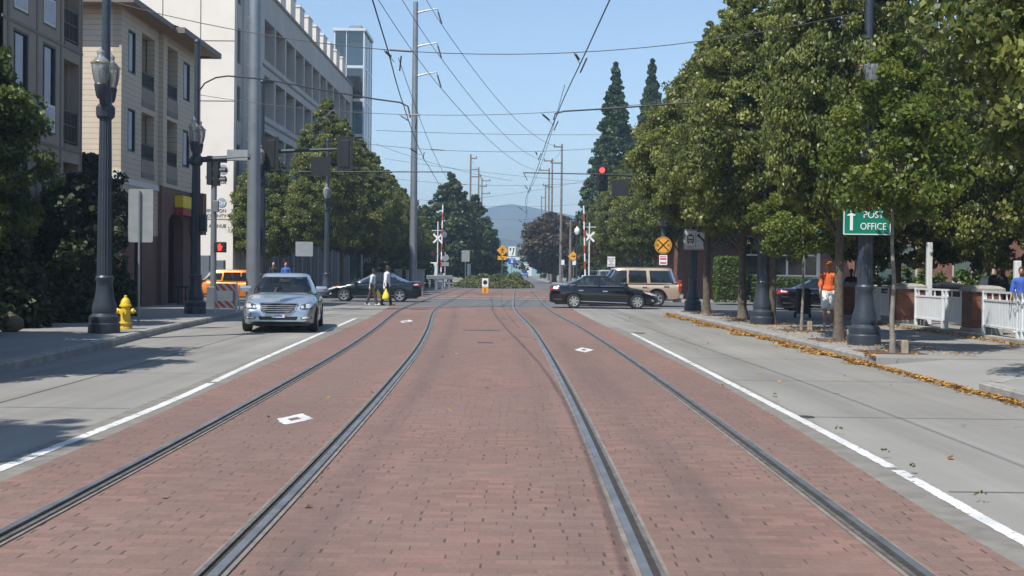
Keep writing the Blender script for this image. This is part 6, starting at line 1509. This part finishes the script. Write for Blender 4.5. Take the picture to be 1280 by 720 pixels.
BS = dict(decals=SED_DEC, L=4.82, W=1.83, r=.325, fo=.94, wb=2.80, zb=.20, top=BS_top, seats=(.2, -.8), seams=(.92, -.22, -1.2), handles=(.05, -1.02), mx=.3, spokes=7, spw=.17,
    cab=dict(z0=.96, z1=1.40, wb=1.22, wr=.25, rb=-2.0, rr=-.95, y0=.90, y1=.66, chrome=True, wins=[(-.16, .85, -.16, .28, .12, .88), (-1.18, -.28, -.95, -.28, .14, .88), (-1.62, -1.28, -1.22, -1.1, .22, .72)]), extra=sedan_extra())
car('sedan_car', 'black sedan crossing to the right in front of the tan suv', 'car', ((754 - 650) / 1500 * 53.9, 53.95, 0), -.02, 'paint_black', BS, inner='interior_beige')
TS = dict(BS); TS['cab'] = dict(BS['cab'], chrome=False, wr=.2, rb=-1.95); TS['spokes'] = 5; TS['hm'] = 'paint_teal'; TS['extra'] = sedan_extra(sill='trim_black')
car('sedan_car', 'dark blue-green sedan crossing to the left behind the two walkers', 'car', ((468 - 650) / 1500 * 61, 61.2, 0), PI + .02, 'paint_teal', TS)
# tan suv
SV = dict(L=5.05, W=2.0, r=.39, fo=.95, wb=2.95, zb=.32, top=[(-2.525, .98), (-2.48, 1.12), (-1.5, 1.12), (1.0, 1.13), (1.4, 1.14), (2.1, 1.08), (2.42, .98), (2.525, .7)], seats=(.35, -.7), seams=(1.1, .05, -.95), handles=(.25, -.80), mx=.2, spokes=6,
    plan=[(-2.525, .90), (-2.4, .96), (-2.0, 1), (1.6, 1), (2.2, .96), (2.45, .88), (2.525, .8)], hm='chrome',
    cab=dict(z0=1.10, z1=1.80, wb=1.30, wr=.70, rb=-2.46, rr=-2.16, y0=.95, y1=.74, rw=.2, wins=[(.08, 1.02, .08, .68, .08, .86), (-.88, -.08, -.84, -.08, .08, .86), (-2.16, -1.10, -1.98, -1.05, .10, .86)]),
    extra=[('tail_lamp', 'tail_red', mirrored(lambda b, W, L, s: b.bbox(-2.545, s * W * .82 - .09, .78, -2.40, s * W * .82 + .20, 1.28, .02))), ('amber_lamp', 'amber', mirrored(lambda b, W, L, s: b.bbox(-2.555, s * W * .82 - .08, 1.0, -2.44, s * W * .82 + .206, 1.10, .01))),
           ('rear_bumper', mat('bumper_tan', (.40, .31, .22), .45), lambda b, W, L: b.bbox(-2.66, -.92, .42, -2.46, .92, .66, .04)), *[('wheel_lip', 'trim_black', mirrored(lambda b, W, L, s, x0=x0: b.tube([(x0 + .47 * math.cos(a), s * (W + .005), .39 + .47 * math.sin(a)) for a in np.linspace(.05, PI - .05, 13)], .035, 6))) for x0 in (1.575, -1.375)],
           ('roof_rail', 'trim_black', mirrored(lambda b, W, L, s: b.tube([(.5, s * .68, 1.88), (-2.1, s * .68, 1.88)], .02, 6))), ('headlight', 'head_clear', mirrored(lambda b, W, L, s: b.bbox(2.35, s * .72 - .16, .78, 2.50, s * .72 + .16, 1.0, .02))),
           ('emblem', 'chrome', mirrored(lambda b, W, L, s: b.box(-1.95, s * W - .01, .95, -1.7, s * W + .006, 1.02)))])
car('suv_car', 'tan suv crossing to the left behind the black sedan', 'suv', ((853 - 650) / 1500 * 57 - 2.6, 57.9, 0), PI, 'paint_tan', SV, glass='car_glass_dark')
# orange hatchback
OH = dict(L=4.1, W=1.70, r=.30, fo=.80, wb=2.5, zb=.2, top=[(-2.05, .82), (-2.0, .98), (-1.5, .99), (0, .95), (1.1, .96), (1.5, .90), (1.85, .76), (2.0, .6), (2.05, .45)], seats=(.25, -.7), seams=(1.0, .0, -.85), handles=(.15, -.72), mx=.2, spokes=7, hm='paint_orange',
    cab=dict(z0=.95, z1=1.47, wb=1.55, wr=.5, rb=-1.98, rr=-1.55, y0=.93, y1=.70, wins=[(.1, .98, .1, .55, .1, .86), (-.80, .0, -.75, .0, .1, .86), (-1.75, -.95, -1.35, -.9, .2, .78)]),
    extra=[('tail_lamp', 'tail_red', mirrored(lambda b, W, L, s: b.bbox(-2.03, s * W * .80 - .08, .82, -1.86, s * W * .80 + .15, 1.18, .02))), ('headlight', 'head_clear', mirrored(lambda b, W, L, s: b.add([(1.35, s * W * .97, .87), (1.85, s * W * .84, .74), (1.9, s * W * .8, .66), (1.5, s * W * .96, .72)], [(0, 1, 2, 3)])))])
car('hatchback_car', 'bright orange hatchback between the barricade post and the thick steel pole', 'car', ((249 - 650) / 1500 * 59 + 2.05, 59.4, 0), 0, 'paint_orange', OH)
# parked cars on the right
PK = dict(BS); PK['extra'] = sedan_extra()
car('sedan_car', 'black parked sedan seen from its tail between the right tree trunks', 'car', (13.3, 51.8, 0), 0.05, 'paint_black', PK, group='cars at the right end of the cross street')
PB = dict(TS); PB['extra'] = sedan_extra(sill='trim_black')
car('sedan_car', 'dark blue sedan nosing out to the left of the black parked sedan', 'car', (13.85, 54.9, 0), PI, 'paint_blue', PB, group='cars at the right end of the cross street')
car('sedan_car', 'blue car at the right edge behind the plaza people', 'car', (22.6, 50.8, 0), PI, 'paint_sky', TS, group='cars at the right end of the cross street')
VS = dict(SV); VS['cab'] = dict(SV['cab'], chrome=True, z1=1.86)
car('suv_car', 'dark van-like suv with chrome window trim behind the plaza bushes at the right edge', 'suv', (24.6, 58.0, 0), PI, 'paint_blue', VS, group='cars at the right end of the cross street', glass='car_glass_dark')
PU = dict(SV); PU['extra'] = SV['extra'][:2]
x, _ = AT(655.5, 340, 300)
car('pickup_truck', 'blue pickup driving away at the end of the far road', 'pickup', (x, 310, .0), PI / 2, 'paint_sky', dict(PU, zb=.55, r=.45, L=5.05), glass='car_glass_dark')
x, _ = AT(757, 335, 118)
car('van_car', 'white van parked behind the mesh fence', 'van', (x, 119, 0), PI / 2 + .05, 'paint_white', dict(SV, extra=SV['extra'][:2]), glass='car_glass_dark')
# ------------------------------------------------------------------ plaza: brick pillars, white fence panels, poles
PF = 'white metal fence panels along the plaza'
PB_ = 'brick pillars with concrete caps'
def pillar(x, y, w, h, label):
    t = thing('brick_pillar', label, 'pillar', (x, y, .15), group=PB_)
    MB().bbox(-w / 2 - .03, -w / 2 - .03, 0, w / 2 + .03, w / 2 + .03, .16, .015).build('plinth', 'kerb_concrete', t)
    MB().box(-w / 2, -w / 2, .16, w / 2, w / 2, h - .14).build('shaft', 'brick_red', t)
    MB().loft([[(sx * (w / 2 + d), sy * (w / 2 + d), z) for sx, sy in ((-1, -1), (1, -1), (1, 1), (-1, 1))] for d, z in ((.06, h - .14), (.06, h - .06), (-.05, h), (-.2, h + .02))]).build('cap', 'kerb_concrete', t)
pillar(11.45, 35.6, .78, 1.22, 'sunlit brick pillar with a concrete cap left of the pale pole')
pillar(11.75, 30.6, .74, 1.22, 'dark shaded brick pillar between the two white fence panels')
pillar(15.8, 44.5, .74, 1.2, 'farther brick pillar seen just right of the pale pole')
pillar(10.9, 39.9, .8, 1.22, 'shaded brick pillar behind the person in orange')
pillar(11.05, 24.2, .74, 1.22, 'brick pillar at the right edge of the view')
def fence(x0, y0, x1, y1, label, zb=.22, h=1.08):
    L = math.hypot(x1 - x0, y1 - y0); t = thing('fence_panel', label, 'fence', (x0, y0, .15), math.atan2(y1 - y0, x1 - x0), PF)
    for z in (zb, h - .22, h - .02): MB().box(0, -.025, z, L, .025, z + .05).build('rail', 'white_metal', t)
    s = MB(); n = int(L / .115)
    for k in range(n + 1): x = k * L / n; s.box(x - .035, -.012, zb + .05, x + .035, .012, h - .22)
    s.build('slat_screen', 'white_metal', t)
    for f in (0.02, .5, .56, .98): MB().box(f * L - .035, -.04, .0, f * L + .035, .04, h + .02).build('post', 'white_metal', t)
    n = max(2, int(L / .55))
    for k in range(n): x = (k + .5) * L / n; MB().box(x - .02, -.015, h - .17, x + .02, .015, h - .02).build('spacer', 'white_metal', t)
fence(11.55, 35.15, 11.75, 31.05, 'sunlit white fence panel between the two nearer brick pillars')
fence(11.6, 30.15, 11.1, 24.65, 'white fence panel at the right edge beyond the dark pillar')
fence(11.0, 39.4, 11.4, 36.05, 'grey shaded fence panel left of the sunlit brick pillar')
fence(12.2, 44.9, 15.35, 44.6, 'far white fence panel left of the farther brick pillar')
fence(16.3, 44.4, 21.5, 43.6, 'far white fence panel behind the plaza people')
struct(MB().box(11.0, 24, .1, 11.25, 40, .22).build('fence_kerb', 'kerb_concrete'))
for px, py0, Y, lab in ((1162, 303, 36.6, 'pale square pole rising behind the sunlit fence panel'), (1272, 326, 31.5, 'pale grey pole near the right edge behind the last fence panel')):
    x, z = AT(px, py0, Y); tag(MB().bbox(x - .08, Y - .08, .15, x + .08, Y + .08, z, .015).build('plaza_pole', 'white_metal'), lab, 'pole')
x, y = G(1004, 389, .15)
t = thing('hand_cart', 'small dark two-wheeled cart standing beside the shaded pillar', 'cart', (9.55, 40.5, .15))
MB().bbox(-.22, -.2, .14, .22, .2, 1.0, .05).build('bag', 'interior_dark', t)
for s in (-1, 1): MB().lathe([(.03, -.025), (.1, -.025), (.1, .025), (.03, .025)], 16, (s * .25, .1, .1), 'x').build('wheel', 'tyre', t)
MB().tube([(-.18, .2, .3), (-.18, .26, 1.12), (.18, .26, 1.12), (.18, .2, .3)], .015, 6).build('handle', 'galvanized', t)

# ------------------------------------------------------------------ people: one continuous skin, clothes and hair as parts
mat('skin_light', (.46, .27, .19), .55, var=.06); mat('skin_dark', (.10, .055, .035), .5, var=.08); mat('skin_tan', (.34, .18, .11), .55, var=.06)
mat('hair_black', (.012, .010, .009), .7, var=.2); mat('hair_red', (.22, .07, .03), .7, var=.2); mat('hair_grey', (.40, .37, .34), .8, var=.1)
for n_, c_ in dict(cloth_white=(.66, .68, .74), cloth_pale=(.42, .50, .53), cloth_orange=(.62, .12, .025), cloth_shorts=(.72, .73, .76), cloth_brown=(.06, .04, .03), cloth_navy=(.014, .018, .035), cloth_blue=(.04, .10, .42), cloth_black=(.015, .015, .017), cloth_teal=(.06, .18, .20), shoe_white=(.6, .58, .55), shoe_brown=(.16, .07, .03), cap_orange=(.72, .17, .03)).items(): mat(n_, c_, .85, var=.12, scale=14)
mat('bag_yellow', (.72, .60, .06), .45, var=.12, scale=8)
def capsule(bm, a, b, ra, rb, n=10):
    a = Vector(a); b = Vector(b); d = b - a; L = d.length
    q = d.to_track_quat('Z', 'Y').to_matrix() if L > 1e-6 else Matrix.Identity(3)
    prof = [(ra * math.cos(t), -ra * math.sin(t)) for t in (1.5, 1.0, .5, 0)] + [(rb * math.cos(t), L + rb * math.sin(t)) for t in (0, .5, 1.0, 1.5)]
    m_ = MB().lathe(prof, n); base = len(bm.v)
    bm.add([a + q @ Vector(p) for p in m_.v], m_.f)
def skin(name, caps, m, parent, vox=.014, blobs=()):
    b = MB()
    for c in caps: capsule(b, *c)
    for (cx, cy, cz), (rx, ry, rz) in blobs:
        l = MB().lathe([(math.sin(t), -math.cos(t)) for t in np.linspace(.12, PI - .12, 9)], 14); b.add([(cx + p[0] * rx, cy + p[1] * ry, cz + p[2] * rz) for p in l.v], l.f)
    o = b.build(name, m, parent)
    md = o.modifiers.new('r', 'REMESH'); md.mode = 'VOXEL'; md.voxel_size = vox
    m2 = o.modifiers.new('s', 'SMOOTH'); m2.factor = .5; m2.iterations = 3
    dg = bpy.context.evaluated_depsgraph_get(); dg.update(); me = bpy.data.meshes.new_from_object(o.evaluated_get(dg)); o.modifiers.clear(); old = o.data; o.data = me; bpy.data.meshes.remove(old)
    for p in me.polygons: p.use_smooth = True
    me.name = name; return o
def person(label, loc, rz, H=1.75, hip=(0, 0), knee=(0, 0), arm=(0, 0), elbow=(15, 15), lean=0., sit=False, turn=0., skinm='skin_light', hair='hair_black', top='cloth_white', legs='cloth_navy', shoe='shoe_white', shorts=False, cap=None, bald=False, long_top=.0, sleeve=.55, group=None, detail=True, spread=.0):
    """faces +Y; x is the person's right; angles in degrees, forward positive"""
    t = thing('person', label, 'person', loc, rz, group); k = H / 1.75; r_ = math.radians
    hz_ = .48 if sit else .93; P = lambda x, y, z: (x * k, y * k, z * k)
    ln = math.tan(r_(lean)); up = lambda z, x=0, y=0: P(x, (z - hz_) * ln + y, z)
    Z = lambda z: z - .93 + hz_                         # heights given for a standing 1.75 m figure
    caps = [(up(Z(.95)), up(Z(1.12)), .125, .115), (up(Z(1.12)), up(Z(1.34)), .118, .128), (up(Z(1.38), -.11), up(Z(1.38), .11), .085, .085), (up(Z(1.36)), up(Z(1.54)), .062, .055), (P(-.075, 0, Z(.94)), P(.075, 0, Z(.94)), .115, .115)]
    caps = [(a, b, ra * k, rb * k) for a, b, ra, rb in caps]
    body = list(caps); trou = [caps[4], (up(Z(.95)), up(Z(1.02)), .132 * k, .125 * k)]; shirt = [(up(Z(1.03 - long_top)), up(Z(1.12)), .150 * k, .135 * k), (up(Z(1.12)), up(Z(1.36)), .135 * k, .142 * k), (up(Z(1.38), -.125), up(Z(1.38), .125), .098 * k, .098 * k), (up(Z(1.40)), up(Z(1.455)), .085 * k, .068 * k), (P(-.06, 0, Z(1.03 - long_top)), P(.06, 0, Z(1.03 - long_top)), .122 * k, .122 * k)]
    shoes = []; low = []
    for i, s in enumerate((-1, 1)):
        h0 = Vector(P(s * .095, 0, Z(.92))); a = r_(hip[i]); kn = h0 + Vector((s * spread * .1, math.sin(a) * .43 * k, -math.cos(a) * .43 * k)); b = a - r_(knee[i]); an = kn + Vector((s * spread * .04, math.sin(b) * .42 * k, -math.cos(b) * .42 * k))
        toe = an + Vector((s * .02 * k, .15 * k * math.cos(b * .4), (-.045 + .15 * math.sin(b * .4)) * k)); heel = an + Vector((0, -.04 * k, -.04 * k)); low.append(min(toe.z, heel.z) - .038 * k)
        body += [(h0, kn, .085 * k, .058 * k), (kn, kn + (an - kn) * .35, .056 * k, .06 * k), (kn + (an - kn) * .35, an, .058 * k, .036 * k), (heel, toe, .036 * k, .03 * k)]
        trou += [(h0, kn, .105 * k, .082 * k)]
        if shorts: trou[-1] = (h0, h0 + (kn - h0) * .85, .112 * k, .108 * k)
        else: trou += [(kn, an, .08 * k, .062 * k)]
        shoes += [(heel, toe, .047 * k, .04 * k)]
    hands = []
    for i, s in enumerate((-1, 1)):
        sh = Vector(up(Z(1.38), s * .185)); a = r_(arm[i]); el = sh + Vector((s * .04 * k, math.sin(a) * .28 * k, -math.cos(a) * .28 * k)); b = a + r_(elbow[i]); wr = el + Vector((s * .005, math.sin(b) * .25 * k, -math.cos(b) * .25 * k)); d = (wr - el).normalized()
        body += [(sh, el, .048 * k, .038 * k), (el, wr, .038 * k, .026 * k)]
        shirt += [(sh, sh + (el - sh) * min(1, sleeve * 1.8), .066 * k, .062 * k)]
        if sleeve > .9: shirt += [(el, wr - d * .02, .055 * k, .042 * k)]
        n1 = Vector((1, 0, 0)); fw = d.cross(n1).normalized()
        body += [(wr, wr + d * .085 * k, .026 * k, .032 * k), (wr + d * .02 * k + fw * .02 * k, wr + d * .075 * k + fw * .06 * k, .013 * k, .010 * k)]
        for q, fl in ((-.030, .062), (-.010, .074), (.010, .078), (.030, .070)):
            f0 = wr + d * .085 * k + fw * q * k; f1 = f0 + d * fl * .55 * k - n1 * s * .010 * k; f2 = f1 + d * fl * .40 * k - n1 * s * .026 * k
            body += [(f0, f1, .0095 * k, .009 * k), (f1, f2, .009 * k, .0075 * k)]
        hands.append(wr + d * .10 * k)
    hc = Vector(up(Z(1.645))) + Vector((0, .02 * k, 0)); hd = Matrix.Rotation(r_(turn), 3, 'Z')
    hb = [(tuple(hc), (.073 * k, .092 * k, .115 * k)), (tuple(hc + hd @ Vector((0, .045, -.055)) * k), (.05 * k, .05 * k, .055 * k))]
    for s in (-1, 1): hb.append((tuple(hc + hd @ Vector((s * .076, -.005, -.01)) * k), (.012 * k, .022 * k, .032 * k)))
    hb.append((tuple(hc + hd @ Vector((0, .097, -.02)) * k), (.014 * k, .02 * k, .026 * k)))
    bd = skin('body', body, skinm, t, .011 if detail else .018, hb)
    skin('shirt', shirt, top, t, .014); skin('trousers', trou, legs, t, .014); 
    if shoe: skin('shoes', shoes, shoe, t, .012)
    if not bald: skin('hair', [], hair, t, .012, [(tuple(hc + hd @ Vector((0, -.014, .022)) * k), (.083 * k, .096 * k, .108 * k))])
    else: skin('hair', [], hair, t, .012, [(tuple(hc + hd @ Vector((0, -.03, -.01)) * k), (.082 * k, .078 * k, .07 * k))])
    for s in (-1, 1):
        e = MB().lathe([(math.sin(q) * .011 * k, -math.cos(q) * .011 * k) for q in np.linspace(.1, PI - .1, 6)], 8); e.build('eye', 'hair_black', t, loc=hc + hd @ Vector((s * .03, .088, .008)) * k)
    mth = MB().box(-.022 * k, -.004, -.004 * k, .022 * k, .004, .004 * k); mth.build('mouth', mat('lip', (.22, .07, .05), .6), t, rot=hd, loc=hc + hd @ Vector((0, .094, -.062)) * k)
    if cap:
        skin('cap', [], cap, t, .012, [(tuple(hc + hd @ Vector((0, -.008, .078)) * k), (.088 * k, .104 * k, .062 * k)), (tuple(hc + hd @ Vector((0, .10, .058)) * k), (.072 * k, .075 * k, .014 * k))])
    t.location.z += -min(low) if not sit else 0
    return t, hands
WK = 'people walking on the street and sidewalk'
x1, y1 = G(465, 382); x2, y2 = G(483, 382)
w1, h1 = person('walker in a loose pale shirt and brown trousers crossing the street', (x1, y1, 0), -PI / 2, 1.66, (-16, 20), (6, 8), (12, -14), (15, 12), lean=4, skinm='skin_dark', top='cloth_pale', legs='cloth_brown', long_top=.20, group=WK)
w2, h2 = person('walker in a long white shirt carrying a full yellow bag', (x2, y2, 0), -PI / 2, 1.80, (-14, 17), (4, 6), (8, -6), (8, 8), lean=2, skinm='skin_dark', top='cloth_white', legs='cloth_navy', shoe='shoe_brown', long_top=.24, sleeve=1., group=WK)
def bag(hand, root, size, label):
    p = root.matrix_basis @ Vector((0, 0, 0)); R_ = Matrix.Rotation(root.rotation_euler.z, 3, 'Z'); q = Vector(root.location) + R_ @ hand
    t = thing('shopping_bag', label, 'bag', tuple(q)); s = size; rings = []
    for rx, ry, z in ((.02, .01, .0), (.05, .03, -.10), (.10, .07, -.20), (.145, .10, -.30), (.155, .11, -.40), (.13, .10, -.47), (.06, .05, -.49)):
        rings.append([(rx * s * math.cos(a) * (1 + .08 * math.sin(3 * a + z * 20)), ry * s * math.sin(a) * (1 + .1 * math.sin(4 * a - z * 15)), z * s) for a in np.linspace(0, 2 * PI, 19)[:-1]])
    MB().loft(rings).build('sack', 'bag_yellow', t, smooth=True, ang=70); t.rotation_euler.z = PI / 2 * 0
    for d in (-.018, .018): MB().tube([(-.05, d, -.12 * s), (-.02, d, .01), (.02, d, .01), (.05, d, -.12 * s)], .008, 5).build('handle', 'bag_yellow', t)
bag(h2[1], w2, 1.05, 'full yellow shopping bag in the hand of the walker in the white shirt'); bag(h1[0], w1, .85, 'yellow shopping bag half hidden behind the walker in the pale shirt')
person('person in an orange shirt, orange cap and white shorts behind the thick linden trunk', (8.68, 33.8, .15), PI - .25, 1.80, (-8, 14), (4, 6), (-12, 14), (12, 18), skinm='skin_tan', top='cloth_orange', legs='cloth_shorts', shorts=True, cap='cap_orange', hair='hair_red', group=WK)
for px, lab, kw in ((342, 'balding person in a dark jacket over a pale shirt above the silver car roof', dict(top='cloth_black', hair='hair_grey', bald=True, sleeve=1., legs='cloth_navy')), (357.5, 'red-haired person in a blue shirt above the silver car roof', dict(top='cloth_blue', hair='hair_red', legs='cloth_black'))):
    x, _ = AT(px, 340, 66.8); person(lab, (x, 66.8, .15), PI, 1.80, (-6, 8), (2, 4), (-5, 6), group=WK, detail=False, **kw)
PZ = 'people resting in the shaded plaza'
x, _ = AT(1236, 350, 34); person('dark-haired person with a white sleeve standing behind the dark pillar', (x, 34, .15), 2.4, 1.72, (0, 4), (0, 2), (5, 20), (40, 60), skinm='skin_dark', top='cloth_white', legs='cloth_black', group=PZ, detail=False)
x, _ = AT(1246, 350, 33); person('person all in black standing closest to the dark pillar', (x + .12, 33.2, .15), 2.9, 1.78, (0, 4), (0, 2), (10, 10), (20, 30), skinm='skin_dark', top='cloth_black', legs='cloth_black', sleeve=1., group=PZ, detail=False)
x, _ = AT(1277, 350, 31); person('person in a blue shirt at the right edge behind the fence', (x, 31, .15), 2.6, 1.70, (0, 4), (0, 2), (5, 10), (30, 30), skinm='skin_tan', top='cloth_blue', legs='cloth_navy', group=PZ, detail=False)
def bench(x, y, rz, label):
    t = thing('plaza_bench', label, 'bench', (x, y, .15), rz, 'plaza benches')
    MB().bbox(-.8, -.22, .40, .8, .22, .46, .01).build('seat', 'weathered_wood', t)
    for s in (-.62, .62): MB().box(s - .04, -.2, 0, s + .04, .2, .40).build('leg', 'kerb_concrete', t)
x, _ = AT(1104, 355, 42.5); bench(x, 42.6, 0, 'bench behind the grey shaded fence panel')
person('seated person in a teal shirt behind the shaded fence panel', (x - .1, 42.6, .15), PI - .3, 1.6, (88, 84), (88, 84), (25, 20), (40, 45), sit=True, skinm='skin_dark', top='cloth_teal', legs='cloth_navy', group=PZ, detail=False)
person('seated person in dark clothes beside the one in the teal shirt', (x + .5, 42.6, .15), PI + .2, 1.6, (88, 84), (88, 84), (25, 20), (40, 45), sit=True, skinm='skin_dark', top='cloth_black', legs='cloth_navy', group=PZ, detail=False)
x, _ = AT(1066, 355, 41); person('person in dark clothes half hidden by the shaded pillar', (x, 41.2, .15), 2.8, 1.66, (0, 4), (0, 2), (5, 10), (30, 30), skinm='skin_dark', top='cloth_black', legs='cloth_black', group=PZ, detail=False)
x, _ = AT(1262, 368, 35.5); bench(x, 35.6, .5, 'bench in the shade behind the right fence panel')
person('seated person in black on the bench near the right edge', (x, 35.6, .15), PI + .5, 1.65, (88, 84), (88, 84), (25, 20), (40, 45), sit=True, skinm='skin_dark', top='cloth_black', legs='cloth_navy', group=PZ, detail=False)
# the driver, seated behind the wheel of the silver saloon
ml = Vector(MERC.location); R_ = Matrix.Rotation(MERC.rotation_euler.z, 3, 'Z'); q = ml + R_ @ Vector((-.12, .37, 0))
person('driver of the silver saloon, hands on the wheel', (q.x, q.y, .05), MERC.rotation_euler.z - PI / 2, 1.62, (80, 80), (50, 50), (40, 40), (45, 45), sit=True, skinm='skin_tan', top='cloth_black', legs='cloth_navy', sleeve=.6, detail=False, shoe=None)
